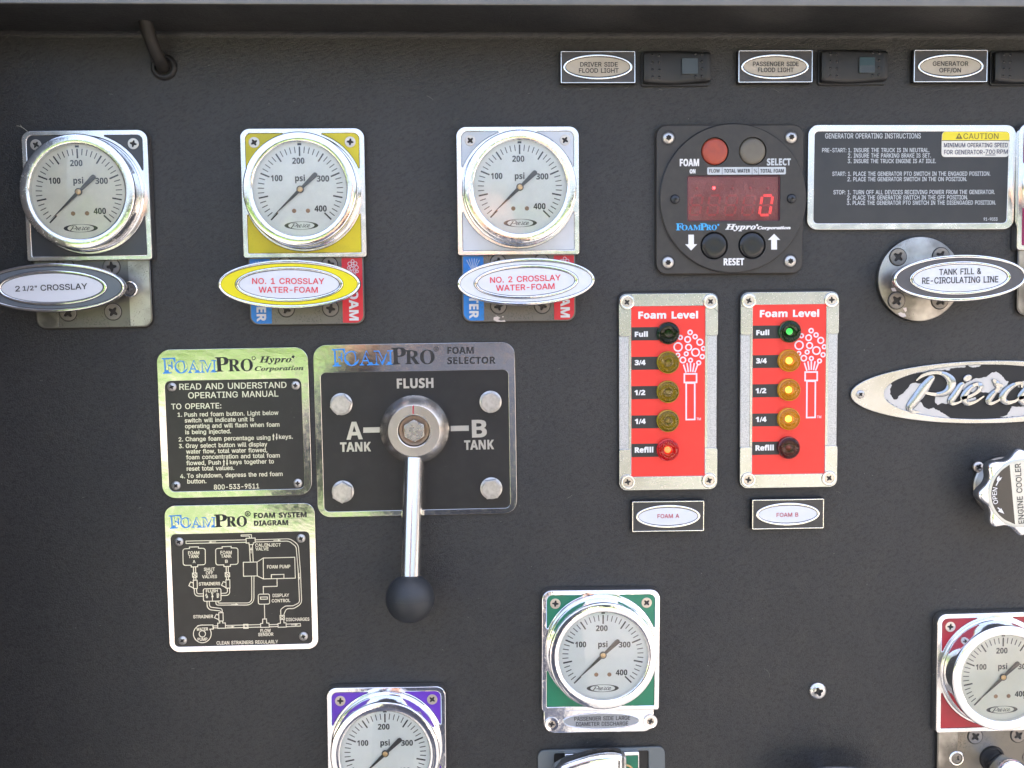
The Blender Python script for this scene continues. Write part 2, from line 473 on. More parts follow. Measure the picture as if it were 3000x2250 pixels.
    '3': '-O)T(k)x(V*E(I*s(E+H(J+t(X,<(q,V)4,h)Y,n*),h*R,W*w,<+;+s+R+F+_*v+`,X-W,X.-)8.-)8-N+_-N+_-J*5+j*5+6*b+6+0+2+Q+(+j*r+{*],**D,-*),))g+z)O+h)<+Q)/+6)&*t)#*W)%*=)-*()9)q)I)f)^)`)w(y)w)%)M)8)+',
    '4': '-O(u*6(u)[+X)[+X(L,;(L,;)[-&)[-&*;,;*;,;+}+X+}+X*;)`*;)`*>+v.-+5.-',
    '5': '-O)E).)_(m*#(W*J(J*v(E+J(K+t([,;(v,U)>,f)h,l*;,i*`,`+$,P+B,=+[,$+q+e,$+E,.*~,2*d,/*J,)*3+z)y+l*/-N,R-N,R.-)R.-)5+;)s+4*)+@*?+J*s+S+6+O+Q+D+h+2+y*v,(*Y,,*:,()v+y)Z+i)D+R)2+8)&*v)#*])%*E).*2);)})K)r)_)m)u).)u)4)O',
    '6': '-O)F)<)`(u*%([*N(K*{(E+M(J+u(Z,;(t,T);,e)c,j*5,e*b,V+.,>+M+{+f+T+t+)+y*]+r*E+d,%.-+:.-)|,8)X+[)B+-)6*`)2*:)7)f )})X)s)s)p*6)s*T)}*o*1+)*F+:*_+D*{+G+<+D+U+9+j+)+y*n,(*S,+*5,()s+y)W+j)A+U)1+<)%*{(}*_)%*F)1*1)A',
    '7': '-O)S(L*=(L,l-K,l.-)0.-)0-N,&-N,&-J',
    '8': '-O)<)0)W(n){(W*J(J*{(E+Q(J+|(W,D(n,_)0,p)R,v)z,r*>,h*[,X*u,C+/,++>+k+I,1+X,K+s,],:,c,a,^-+,M-L,5-h+q-}+K./*{.4*P./**-})e-h)L-L)=-+)8,a)>,:)O+s)j+X*1+I)p+>)W+/)C*u)3*[))*>)%)z)+)R )t)M)j)d)f)~)j*=)u*U*+*i*A*x*]+%*{+)+>+%+Y*x+p*i,%*U,1*=,5)~,1)d,&)M+r)<+[).+@)%*{(~*[)%*?).*))< *I-K*a-S*{-V+:-S+Q-K+e-?+s-.+{,t+~,]+{,C+r,.+d+x+P+k+:+c*{+a*b+c*J+k*7+x*),.){,C)x,]){,t*)-.*7-?',
    '9': '-O)E+K)]++)|*o*G*`*s*[+?*c+U*q)u(L*a(L+z*@,B*y,Y+L,f+t,j,?,e,n,T-<,;-_+u-y+M..*{.4*N..*&-y)a-`)G->)7,r)2,D)6+r )}+f)t,%)p,D)t,b)},|*2-7*F-H*`-S*{-V+<-S+U-H+j-7+y,|,(,b,+,B,(,$+y+f+j+O+U+?+<+5*{+1*`+5*F+?*2+P',
    '.': '*T)#(v)&(e)1(U)@(K)Q(H)d(K)s(U)}(e*$(v)})-)s);)d)E)Q)I)@)E)1);)&)-',
    ',': '*T)6)9(s&/)F&/)|)9',
    ':': '*T)#(v)&(e)1(U)@(K)Q(H)d(K)s(U)}(e*$(v)})-)s);)d)E)Q)I)@)E)1);)&)- )#+{)&+j)1+Z)@+P)Q+M)d+P)s+Z)}+j*$+{)},2)s,A)d,K)Q,N)@,K)1,A)&,2',
    '-': '-O)e+2)e*T,5*T,5+2',
    '/': '+7+).E*J.E(Z&Z)9&Z',
    '&': '-J)()0)@(o)a(X*.(J*^(E+((I+M(S+p(d,,(x,P(L-@(L,R)I,W)N,r*(,z*L,}*y,A*y,>*R,4*/,,)y*t+H+>+d+b,)+z,N,(,y,#-;+s-U+a-m+H-~+)..*a.1*=..)y-~)`-l)M-T)A-8)=,s)@,V)I,<)l+d)z+Q)G+))1*n(|*U(r*;(o)x(t)R )`)I)V)_)S)v)V*2)a*F)s*[*2*r*D+#+c)I+T)=+9)-*x)#*Y({*>(~*&)+)o)8 *A,+*),O)|,t)~-**)-9*@-O*b-W*{-S+3-G+@-5+D,z+=,[++,D*O+u',
    '"': ',$)8.-)@+})s+}){.- +1+}+8.-*Q.-*Y+}',
    '%': '/{)=,i)@,L)H,3)W+y)l+h**+]*G+Y*f+]+#+h+8+y+F,3+O,L+R,i+R-%+O-B+F-Z+8-q+#.&*g.1*G.5**.1)l.&)W-q)I-Z)@-B)=-% *G,+*1,0)},>)u,Q)r,i)r-%)u-=)}-P*1-_*G-d*_-_*n-P*v-=*v,Q*m,>*_,0 ,u)Q,x)6-%(x-4(b-H(Q-b(F.$(B.C(F.[(Q.p(b.~(x/,)6//)Q//)k/,*+/#*D.q*Z.]*k.C*v.$*z-b*v-I*k-5*Z-%*D,x*+,u)k .$(p-j(t-Z)&-Q);-O)k-R*%-Z*:-j*H.$*L.<*H.J*:.R*%.U)k.U)Q.R);.J)&.;(t )w(L*W(L.L.--m.-',
    '®': '-Y(r+S(}+.)5*g)M*I)l*0*2)y*X)m+$)i+M)m+t)y,;*0,X*I,q*g-)+.-4+S-8+|-4,I-),o,q-6,X-S,;-m+t.#+M.0+$.4*X.0*2.#)l-m)M-S)5-6(},o(r,I(n+| )H+S)C+|)H,I)W,n)p-1*4-I*X-X+$-^+M-X+r-I,6-1,N,n,^,I,c+|,^+S,N+/,6*k+r*S+M*C+$*>*X*C*4*S)p*k)W+/ *d,_+-,_+?,X+F,P+I,B+F,5+?,++-+~*d+~ *9*{*d*{*d+^+/+^+O*{+~*{+W+h+m+{+t,0+v,B+t,T+m,d+U,w+;,~*9,~',
    '™': '-2(h-k)D-k)D,*)f,*)f-k*B-k*B.-(h.- +`,*+r,*,M-L,M,*,o,*,o.-,F.-+i,[+0.-*c.-*c,*+),*+)-L',
    'SF': '/0(b/}(b/d)2/[)N/L)]/1)b._)b)p)^)A)O)#)5(o(d(g(d(L,c(L,c(g,:(j+w(p+c({+V)2+O)J+M)k+M,1+W,1,9,(,c+j,~+9-2*H-L*H-L.4-1.4,}-J,b,x,8,^+Y,T+M,T+M/&+S/I+[/Q+i/V,:/X,~/T-X/H.$/3.A.o.U.D.c-g.{-g.{/}',
    'SO': '10)5*`)T)}*$)H*X(x+9(W+|(C,i(<-W(C.A(W.~(x/W)H0()}0H*`0[+H0c,70[-&0H-l0(.N/X/(/$/R.D/s-]0+,p02,$0++</r*Y/Q*$/%)T.K)5-j(}-$(v,7(}+H *}*b*t+G*q,7*v-?+).5+A.u+c/F,3/b,h/k-4/f-W/V-w/<.6.t.J.E.Y-i.c-&.f,7.a+/.R*9.:)T-t)(-H(h,o(_,G(d,$(t+a)2+F)V+1**',
    'SA': '/a(p(z(Y(m(?(h(?(L*V(L*V(h*0(k)t(s)g)%)b):)h)[*2*^,]*^,{)l-0)6-+)#,w(r,](k,9(h,9(L/k(L/k(h/N(n/:)$.m)t,201+r02);)b)()9 +E-f,L+-*A+-',
    'SM': '2y(b(g(b(L+:(L+:(g*h(k*J(y*:):*5)j*5.t,w(L-7(L/|/(/|)o/z)L/u)4/k(}/Z(r.~(g.~(L2_(L2_(g2*(p1v(z1l)21g)L1e)r1e.d1j/21x/L26/[2`/d2`/}/t/}-c*m+Q/}(c/}(c/d)A/Z)Q/P)[/A)a/,)c.j)c)i)^)<)N(|)2(m',
    'SP': '/D(d(g(d(L,L(L,L(g+{(m+`(|+Q)=+M)k+M+q,L+q-,+t-_+~./,3.R,J.o,f/&-+/3-P/7-y/0.S.u/%.R/J.#/f-6/w+}/}(e/}(e/d)4/])O/M)]/3)b.e)b)k)^)=)O(|)5(m +X/M+h/U,%/X,[/O-#/3-7._-=-u-5-0,z,],O,C+k,:+M,:+M/&+P/>',
    'SR': '0<(d(g(d(L,L(L,L(g+{(m+`(|+Q)=+M)k+M+{+k+{.((L0G(L0G(g0.(j/y(s/Y)=-`,1.H,K.x,p/:-C/C-}/>.M/1.s.t/7.S/P-P/r,&/}(e/}(e/d)4/])O/M)]/3)b.e)b)k)^)=)O(|)5(m +l/U,2/X,g/O-1/5-G.c-N.#-E-:-+,f,V,I+n,@+M,@+M.o+P/7+X/K',
    'IH': '0q&u(d&u(L+E(L+E(d+%(h*l(q*^)$*Y)8*c)m+?,--{,--D)r-+)/,w(w,f(l,N(f,2(d,2(L/^(L/^(d/=(h/((q.v)#.r)9.{)m08.U0Q/;0`/L0q/W1H/^1H/v-w/v-w/^.</Z.R/Q.`/C.d//.[.U.,,[+K,[+z.P,7/7,E/J,W/U,n/[-0/^-0/v)`/v)`/^*#/Z*:/Q*G/C*K//*I.q*C.U),)r(n)/(_(w(M(l(6(f',
    'Iy': '--&/%m&4%T&C%@&[%3&{%/(D%6(k%J)7%k)a&8*T(E+B)a+~*{,K,*,U,Q,Y,o,U-0,I-F,6-S+w-W+^-S+I-F+<-3+8,u+?,[+T,F+i,3+p+y+Z+-*u)c*V+L*?,_*,-B)q-W)9-N(o-F(>-@(>-$(b-#(q,u(~,Y)4+|)H+&)[)y)i(y)n(C)d&z)I&R)+&3(w&*(k&&(Y&+($&G&j&K&S&G&@&;&3&)',
    'Ip': '-v&1%L&1%1)s%1)s%K)B%S)7%_)4%q):&@)X(U)y(D*B(>*t(F+J(^+y)&,H)V,m*2-.*n-?+P-E,2->,j-)-7,c-O,7-W+l-Q+D->*x,y*Q,L*p-W)r-I(e-:(e,|)3,v)<,m)?,])9,8&{&=&o%s&g%d&Z%V&I%O )p(l)g)*)s)g*2*m*L+a*j,=+0,`+U,k+f,g+r,]+z,J+},1+t+I+Y*R+4)]*y):*b({*I(i*0(c',
    'Ir': ',i(f-9(h,{(q,{)5,t)?,_)<,J)1+y(7(L)T(L*$*)*U+B+(,2+J,K+S,F+k,0,,,(,D,-,W,;,c,Q,g,o,d-1,X-F,G-S,/-W+w-T+d-L+=-+*p,N*B+W*z-W',
    'Io': '-a(k(k)B(I*&(>*_(E+9([+i(~,8)M,[*#,w*Z-,+6-2+m-&,T,b--,.-L+C-W*k-P*8-;)d,u):,K(q+u(U+?(C*b(=**(H)B )]),)Y)I)c*>)z+>*A,:*U,^*l,z+&-1+>-7+T-3+e-$+n,j+q,J+i+[+Q*]+/)a*u)<*`(z*I(g*2(a)w(e)g(r',
    'IC': '/f)0)])X)(*4([*w(C+l(;,c(D-Q(b.7)7.q)z.T*5.%)W-N)0,t(s,9(k+Q(w*z)A*Y){*N*m*Y+{*{-5+P.>,./+,n/V-V/e.6/X.c/3.}.P/+-W/H-U/t0-/X0-/I/s/4/l.n/r-{0(-50-,[0),)/x+R/e*~/H*E.u)o.<)F-V)),l(q+}(k+3(s*B',
    'Ia': '.#)k)3)^)>)V)P)S)k)Z*D)n++*;,**R,O*k,n+&-%+>-,+O-)+[,{+d,k+f,U+^+l+E*t*|*$*g)`*P)E*9)5)})/ (q(G)A(?)p(G*>(_*e)++/)c+()@+$)$+)(d+5(O+H(C+d(?,/(G,V(`,}).-H)g-2)u,f)@,G).,<)4,8)E,=)a,K*9-D-M,3-M+~,p+u-2+f-G+O-S+4-W*T-K)p-$)F,Y(},+(^+Q(D*t(5*;(0)`(7)-(N(b',
    'It': '+Q(F(P([(C(z(>)L(G)w(c*D)3*o)q*W*$**)C)f)/)Z)5)V)F)Z)e)e*1*T,|+I,|+T-I*`-I+//%*a/%*9.L)h-})8-[(`-D(`,|)5,|(<)Z(6)@(5),(9(h',
    'Ii': '+`(i-9(j,{(s,{)7,t)A,_)>,E)4+y([)u(R)R(M)/(R(l(a(T(x(E);(@)e(H*1(b*Y)0+$)k*l)y*B)C*$)1)t)6)p)D)x)r*x-W)x-G *-/q)z/[)u/A)z/&*-.m*B._*].Y*v._+1.m+?/&+D/A+?/[+1/q*v0#*]0)*B0#',
    'In': '.D(f-9(h,{(q,{)5,t)?,_)<,J)1+y(7(L)T(L)k)F*)*8*E*{*d+Y+&,-+D,N+a,b+|,i,/,d,4,S,,,.+d*}+C)p+8)/+<(i+I(Q+_(C+|(>,J(F,q(a-<)/-f)j-O)y-*)D,v)6,h)2,Z)7,V)G-2+;-K,5-R,g-M---?-D-(-R,b-W,,-M+T--*|,Q*E+_*z-W',
    'BA': '0.(L(L*;(L*p*B-f*B.?(L0.(L-?0I+:0I +;+h+o-Y+{.$,0.^,=/4,J.`,Z.*,g-Y-A+h',
    'Ba': '/2)~.A)O.,*%,|*s->+?-F+g-I,0-D,K-5,[,v,b,P,b,8+],5*K,()Y+c)>+J)++-({*e(w*;(z)m)()H)7)+)L(n*((M*l(B+N(G+}(V,H(q,m)<,q)<-3(L.A(L.A,P.=-#.2-K-{-n-b..,t.Q+m.^+3.Z*W.P +,)Y*p)e*a)x*[*:*c*^*x*z+D+2,&+9,b+;,b*i,Y*:,@)s+v)]+I)U',
    'BB': '/w+/)p+/+v,3+v,q+p-=+^-Q+@-X*w-Q*N-=*0,s)w,8)p )L0F)L(L,I(L-)(O-](Z./(l.U)).u)G/0)l/=*9/A*h/=+@/0+h.w,+.],A.=,P-v,Z-v,`.J,q.n-8/(-h//.E/*.u.x/A.a/a.@/y-@0<+w0F +/-9+//#,$/#,^.{-*.m-@.T-H.1-B-i-/-N,f->,--9',
    'BC': '/S),,H)5+;)N*<)z)L*_(q+U(M,`(B-;(D-m(K.@(V.p(h.p*2-l)q-?)j,n)g,A)k+w)w+W*/+?*K*z+<*o,G*{-R+B.E+].b+{.w,D/(,n/,-:/)-d.y.Y.W/0/y.X03.#0C-H0M,n0P+d0D*l/|*)/C)S.S)6-T',
    'BD': '0a)L0F)L(L+c(L,`(R-R(d.;)$.u)N/F*&/g*f/{+U0%,P/v-a/S.^.w/G.-/y--0<+y0F +/)p+//#,%/#,U.|,~.q-F.`-d.G-{.&.0-Y.:-*.=,L.7+_.$*~-a*P-6*/,Y)w+q)p',
    'Bd': '/O+?-2+l-=,I-2,m,n-#,:-*+M-*+=,~*W,k**,H)i+n)`+@)j*y*.*d*a*]+L*d,9*y,n *i(F+9(B+o(H,?(Z,a(u,{)9-%)9-C(L.[(L.[0u,{0u,{.z-#.;-+-g-%-g,g.+,D.E+t.V+=.]*k.X*B.J)y.4)Y-o)@-F).,p(~,6(z+N(~*h)-*.)?)W)Y)0)x(k*@(T',
    'BE': '.a+/)p+/+t-n+t-n-;+/-;+//#.$/#.$0F)L0F)L(L.$(L.$)p',
    'Be': '/$(z+K)(*O)C)d)o)-*L(b+6(J,)(B,d(D-;(K-g(X.5(j.5*(-c)p-6)c,c)Z,0)W+R)a+()|*g*L*]+*.T+*.T+s.P,P.D-&./-R-m-w-H.8,y.L,I.X+n.]+$.T*@.<)g-o)@-7)&,I +G-E+o-L,B-D,c-,,v,b,},3*`,3*k,g+&-0',
    'BF': '.U+-(L+-+X-l+X-l,{+-,{+-/#-~/#-~0F)L0F)L(L',
    'Bf': ',h(a.*(a-<)X-<)X(L+9(L+9-<,a-<,a.R+9.R+9.u+=/5+H/J+Z/X+v/^,I/Y,o/O-:0c,[0s+f0z+.0v*Y0j*20S)q03)_/_)X.{)X.R',
    'BG': '0P)1+O)B*a)]){*()F*X(x+7(Z+z(H,k(B-Y(E.@(M/Z(l/Z,v,M,v,M+Q-{+Q-{)q-Q)j,u)g,8)o+d*++@*O+&+$*t+`*o,G*v-2+/-o+O.D+{.i,T/#-8/,-f/).6.|/&.`/Y0#/*06.O0D-s0M-90P,#0E*}/~*3/G)X.X)7-Y),,J',
    'Bg': '/O+9(B+h(G,7(U,[(o,{)9-#)9,{(E,t&j,^&B,9&++b%~*N&-)@&M)@%0)q$|*G$r+X$k,=$o,v$z-I%2-q%M.4%p.J&>.W&o.[(K.[.R-7.R-+-g-&-g,c./,=.H+n.W+=.]*j.W*@.I)w.2)W-l)?-B)-,l(~,3(z+N(}*j)-*2)>)[)V)3)t(m*=(U*f(G +>-3+m-=,F-4,j,r,~,?-*+M-*+;,~*P,j*#,F)f+o)^+?)h*y*,*e*`*^+L*e,:*x,o',
    'BH': '0z)L(L+/(L+/+s.<+s.<(L/z(L/z0F.<0F.<-<+/-<+/0F)L0F',
    'BI': ',j(m)H(m(L,I(L,I)H+L)q+L.},I/J,I0F(m0F(m/J)j.})j)q',
    'Bi': '+p)m/@*1/<*P/@*k/L*}/c+(0+*}0N*k0f*P0q*10u)m0q)R0f)@0N):0+)@/c)R/L )@.R)@(L*|(L*|.R',
    'BK': '/o)L(L+/(L+/+=+p+l-w(L/o(L-&,s/m0F-y0F+l-b+L-8+/,h+/0F)L0F',
    'BL': '.f)L0F)L(L.C(L.C)p+/)p+/0F',
    'Bl': '+p)@0u)@(L*|(L*|0u',
    'BM': '2x*u.#*q.a*u.a,m(L.C(L0G.`0K.`0F-*0D,60D(L1x(L1x0F/^0F-_*@-[*@+g0F)L0F)L(L*z(L*z,0*y-)',
    'Bm': '3D*m-g*X.R)@.R)@(L*|(L*|+?+&,2+9,l+Z-3,4-?,X-8,s,|-&,W-,+~-,(L.h(L.h+P.n,</%,p/H-5/{-?0D-80_,|0n,W0s+~0s(L2S(L2S,H2P,z2G-I28-l2#.-1C.P0K.]/x.W/J.I.}.0._-g.Q-g.6.0-l.I-=.W,`.],1.W+`.I+8.0*u-g',
    'BN': '1O*z(L*z,4*x-@*q.L*u.L.C(L0O(L0O0F.|0F.|,].~+T/(*K/$*K+W0F)L0F)L(L',
    'BO': '1>)5+=)Q*=*$)M*h(q+c(N,s(B.)(N/#(q/f)M0:*=0U+<0_,J0U-X0:.X/f/G/#0#.)0F,t0Q+c0F*h0#*$/G)Q.X)5-Y),,K *}+@*r,J*}-U+B.G+[.d+{.x,F/),t/--F/)-l.x.1.d.I.G.j-U.t,J.j+@.I*N.1*1-l)x-E)l,s)h,F)l+{)x+[*1+B*N',
    'Bo': '/A(z+P)(*V)A)k)j)2*E(d+*(J+s(B,R(G-,(T-Z(m.%)2.F)[.]*2.k*k.o+P.f,J.L-6.#-n-I.;,e.T+v.]+:.W*a.J*3.3)g-n)G-E)1,o(~,6 +@-4+t->,M-4,q,q-),=-0+P-)*d,q*0,M)k+u)a+@)k*y*0*e*d*^+P*e,=*y,q',
    'BP': '/J+b,_+/,_+//#+u/#,O.y,u.e-1.D-8-q-/-?,n,y,@,e )L(L+/(L+/+<+q+<,t+D-b+^.:,).^,[.r-9.x-v.t.L.h.y.S/D.8/f-n0$-?07,c0B+}0F)L0F',
    'Bp': '/O)@.R)@$k*|$k*|(8*t).*|).+:(o+Z(X,)(G,_(B-0(G-X(T-|(l.A)0.[)Y.n*0.y*j.}+P.y,7.o,q.]-G.C-p.#.4-[.J-4.X,c.],-.V+].D+;.**|-f*u-f*`.R +&*f*|+Q*|+b+(,G+:,v+[-6,2-?,`-5-$,r-8,>->+R-8*f-%*2,a)m,4)b+Z)m+9*2',
    'BR': '/k+/(L+/+P,%+P-w(L/k(L-L+v-o,-.4,E.O,b.f-).s-P.x.#.t.W.g/(.P/M.2/l-e0(-309,R0C+i0F)L0F)L(L +a,r+/,r+//#+^/#,C.z,q.j-/.L-8-{-0-O,s-0,F,x',
    'BS': '.W({(n*$(M+6(B+r(F,L(P,z(c-E(|-c)?-y)d.+*1./*_.*+8-u+c-[,,-9,K,i,g,5-%+T-C+*-]*l-w*c.>*i.[*z.s+;/&+b/,,//),W.|-U.].,/y,x0C,C0M+g0P+10M*]0C*202)j/v)M/W)8/4),.g)(.9),-f)9-?)L,z)f,^*B,4*y+s,&+>,E*|,O*W,I*9,8)|+s)k+B)f*g)k*0)y({*F',
    'Bs': '-|*U)X*$)c({*)({(c)I(S)s(I*{(B,,(M,v(p-4)--F)K-Q)n-U*:-P*g-C+0-,+L,i+d+r,0+),P*c,h*Y-#*^-4*j-?+#-F+A-H+g-E,0-=,},{-O.1,z.E,J.R+v.Z+C.]*E.S)Z.6)@-|).-a(~-B(z,y(~,N)/,,)C+j)a+Q*Z+%+N*]+p*C+w**+r)r+e)c+K)X+$)U',
    'BT': '.t(a0F(a.}*o.}*o(L,Q(L,Q.}.`.}.`0F',
    'BU': '0q+8(T+s(G,[(B-](K.M(f/,)3/U)j/n*N/v+:/v0F.80F.8+T.0*g-r*4-E)r,`)h+|)q+N*1+3*c+*+S+*0F)G0F)G+<)L*^)Z*+)r)X*7)0*a(l',
    'Bu': '/h+w)`+N)h+3)~*~*H*y*|*y.R)=.R)=*V)@*$)J)U)[)3)s(s*V(N+K(B+~(G,R(U,{(o-?)8-G)8-[(L.t(L.t.R-8.R-8+`-2*m,z*4,k)z,U)l,;)c',
    'Bv': '.j+X)n+Q*I+C+)*4.R(L.R*i(L,M(L.j.R-&.R+s+)+d*J+])n',
    'BW': '35(L0F*N(L,F(L-L,Z-T,~-i.*-n.N-t.*.4,[/;(L13(L350F1T0F0S,(09*^00)|0&*]/v+F/j+y.[0F-%0F+s+y+h+F+Z*^+Q)|+H*]+;+H+.,(*-0F',
    'BY': '/F,h+T/F0F-W0F+w-.*<0F(L0F+++O++(L,h(L',
    'B0': '.m(u+R)$*e)8*$)R)J)u(z*E(Z*z(H+[(B,T(M-:(o-j)I./*8.A+8.G,I.C-A.8.0.$.p-e/J-A/u,q09,=0K+[0Q*d0F)~0$)N/J)..[(w-[(q,I *W+8*R,I*W-Z*h.M*u.i++.}+A/-+[/1+v/-,1.},B.i,O.M,`-Z,f,I,a+8,O*E,B**,0)r+v)g+[)c+A)g++)r*u*+*h*F',
    'B1': '.m)-.C)w-B*o.*+3.F+H.[+D-&+D(L-&(L-&0F+`0F',
    'B2': '.m*P0B*$01)Z/w(s/D)k.=*:.]*c.t+0/&+X/,+}/&,>.r,O.W,U.1,Q-j,F-I,3-(+r,`*t+](u)[(u(L.K(L.K)r*})r*})y,#*u-6,+-^,[-{-2.1-f.7.C.0.x-w/L-T/t-(07,J0J+d0P+(0L',
    'B3': '.m(s*5(s(j)y(L+2(B,3(I,}(`-Y)%.%)S.<*-.D*i.9+N-s,$-;,G,I,Y,I,]-+,t-^->.#-s./.Z.+/%-z/H-f/f-I0#,W0E+N0P*`0K)}0<)G0%(t/e)`.V*E.z*n/,+C/0+s/+,8.v,I.[,O.9,L-z,C-c,1-N+o-@+C-6*d-3*,-3*,+t*c+t+D+q+r+j,6+],K+J,V+3,Z*r,R*D,:)}+h)h*})a*O)d)z)m)G)|',
    'B4': '.m(^+;(^*,,%*,,%(L-`(L-`*,.[*,.[+G-`+G-`0F,.0F *.+G+W-Y+p.%,(.M,,.M,&-D,%,g,%+G',
    'B5': '.m(~(j)K(X){(L*S(E+/(B+r(F,Q(S-((h-P)+-q)O.,)z.9*P.>+-.7+o-|,J-X,u-*-9,N-L+k-R+4-O*j-H*w.{-h.{-h0F)L0F)1,B)n+}*E,-+$,2+e,+,6+r,Q+O,Z*{,Q*H,7*$+f)k+*)d*U)g)})r)L*$(~*7',
    'B6': '.m(y*f)8)r)b)4*<(e*|(J+g(B,A(F,q(R-@(h-e)*.%)N.;)y.G*O.K+,.H+`.=,2.,,X-o,z-P-9---K,a-V,3-Z+W-T+,-B*e-&*L,b*F,b*M-E*^-}*y.N+H.q,(/+,x/2-J/0-t/(-t0G-D0M,n0N+v0H+007*P/v)~/P)X.~)>.K)*-n(y-3(r,P(p+n *T*q*Q+7*T+O*`+g*q+|+,,2+G,<+g,@,7,8,U+},h+Y,n+*,g*L,Q*%,1)j+d)b+C)g+()w*m*4*^*Q',
    'B7': '.m+K(L.K/A.K0F(h0F(h.|,`.|)b(L',
    'B8': '.m(p*M(t)~)$)X):)7)W(v)|(`*L(O*~(E+](B,H(H-+(Z-^(x.))D.@)u.H*Q.C+#.3+K-u+m-U,/,g,^->,}-i-H.)-x.2.W.*/2-n/^-H0#,u0<,=0J+]0O*}0J*F0<)q0#)K/^)3/2)+.X)3-x)M-H)s,{*D,Y)j,9)=+k(z+6 +Z)W++)^*d)q*N*3*G*V*N*}*e+B+++^+U+v,9+P,a++,m*o,q*U,j*1,T)p,1)^ +9/6+[/;,#/6,@/(,R.l,X.L,R.),>-j+}-T+]-B+;-U*z-k*g.+*`.L*f.l*y/(',
    'B9': '.m*@)_)o)b)D)i)D(I)t(C*J(B+B(H,.(Z,h(w-;)A-`)n-{*F.3*~.?+_.F,@.H,~.?.+.$.{-V/],|0-,=0F+Q0N*w0J*G0>)x0))T/g)7/B(}.r(q.A(m-e(p-1({,_)1,8)I+r)h+W*/+E*V+:+&+6+d+<,4+N,S+j,l,/,r,/,k+K,Z*p,?*B+q)|+5)f +Q,P+%,X*c,o*P-8*J-g*Q.D*g.l+,/(+T//+v/*,6.v,K.^,Z.@,d-{,g-Y,c-A,X-+,G,q,2,`+r,T',
    'B/': '+W+P0/*e0/(T(C)@(C',
    'B-': ',&(u+I(u*F+Y*F+Y+I',
    ' ': '+V',
}
ALPH = ''.join(chr(c) for c in range(35, 127) if chr(c) not in "\\'")
AIX = {c: i for i, c in enumerate(ALPH)}
GL = {}
for _k, _s in GLYPHS.items():
    _n = [AIX[_s[i]] * 90 + AIX[_s[i + 1]] - 400 for i in range(0, 2, 2)]
    _loops = []
    for part_ in _s[2:].split(' '):
        if not part_:
            continue
        q = [AIX[part_[i]] * 90 + AIX[part_[i + 1]] - 400 for i in range(0, len(part_), 2)]
        _loops.append(list(zip(q[0::2], q[1::2])))
    GL[_k] = (_n[0], _loops)
CAP = {'': 509.0, 'S': 662.0, 'I': 662.0, 'B': 714.0}


def swell(lp, d):
    """push an outline outwards by d (outer loops run anticlockwise, holes clockwise)"""
    n = len(lp)
    out = []
    for i in range(n):
        a, b, c = lp[i - 1], lp[i], lp[(i + 1) % n]
        ux, uy, wx, wy = b[0] - a[0], b[1] - a[1], c[0] - b[0], c[1] - b[1]
        lu, lw = hypot(ux, uy) or 1e-9, hypot(wx, wy) or 1e-9
        nx, ny = uy / lu + wy / lw, -ux / lu - wx / lw
        q = nx * nx + ny * ny
        if q < 0.3:
            out.append(b)
            continue
        out.append((b[0] + 2 * d * nx / q, b[1] + 2 * d * ny / q))
    return out


def fill_items(items, h0, h1, off=0.0):
    """triangulated flat lettering with side walls; each item is one glyph (list of loops, even-odd)"""
    vs, fs = [], []
    for loops in items:
        if off:
            loops = [swell(lp, off) for lp in loops]
        P, E = [], []
        for lp in loops:
            b = len(P)
            P += [Vector(p) for p in lp]
            E += [(b + i, b + (i + 1) % len(lp)) for i in range(len(lp))]
        VV, EE, FF, _a, _b, _c = delaunay_2d_cdt(P, E, [], 0, 1e-4)
        b = len(vs)
        vs += [(p.x, p.y, h1) for p in VV]
        for f_ in FF:
            cx_ = sum(VV[i].x for i in f_) / len(f_)
            cy_ = sum(VV[i].y for i in f_) / len(f_)
            w_ = 0
            for lp in loops:
                for i in range(len(lp)):
                    p, q = lp[i - 1], lp[i]
                    if (p[1] <= cy_) != (q[1] <= cy_):
                        if p[0] + (cy_ - p[1]) * (q[0] - p[0]) / (q[1] - p[1]) > cx_:
                            w_ += 1 if q[1] > p[1] else -1
            if w_ != 0:
                fs.append(tuple(b + i for i in f_))
        if h1 - h0 > 0.9:
            for lp in loops:
                b = len(vs)
                n = len(lp)
                vs += [(x, y, h1) for x, y in lp] + [(x, y, h0) for x, y in lp]
                fs += [(b + i, b + (i + 1) % n, b + n + (i + 1) % n, b + n + i) for i in range(n)]
    me = bpy.data.meshes.new('lettering')
    me.from_pydata([(x * U, -h * U, y * U) for x, y, h in vs], [], fs)
    bm = bmesh.new()
    bm.from_mesh(me)
    for f_ in bm.faces:
        f_.normal_update()
        if abs(f_.normal.y) > 0.9 and f_.normal.y > 0:
            f_.normal_flip()
    bm.to_mesh(me)
    bm.free()
    return me


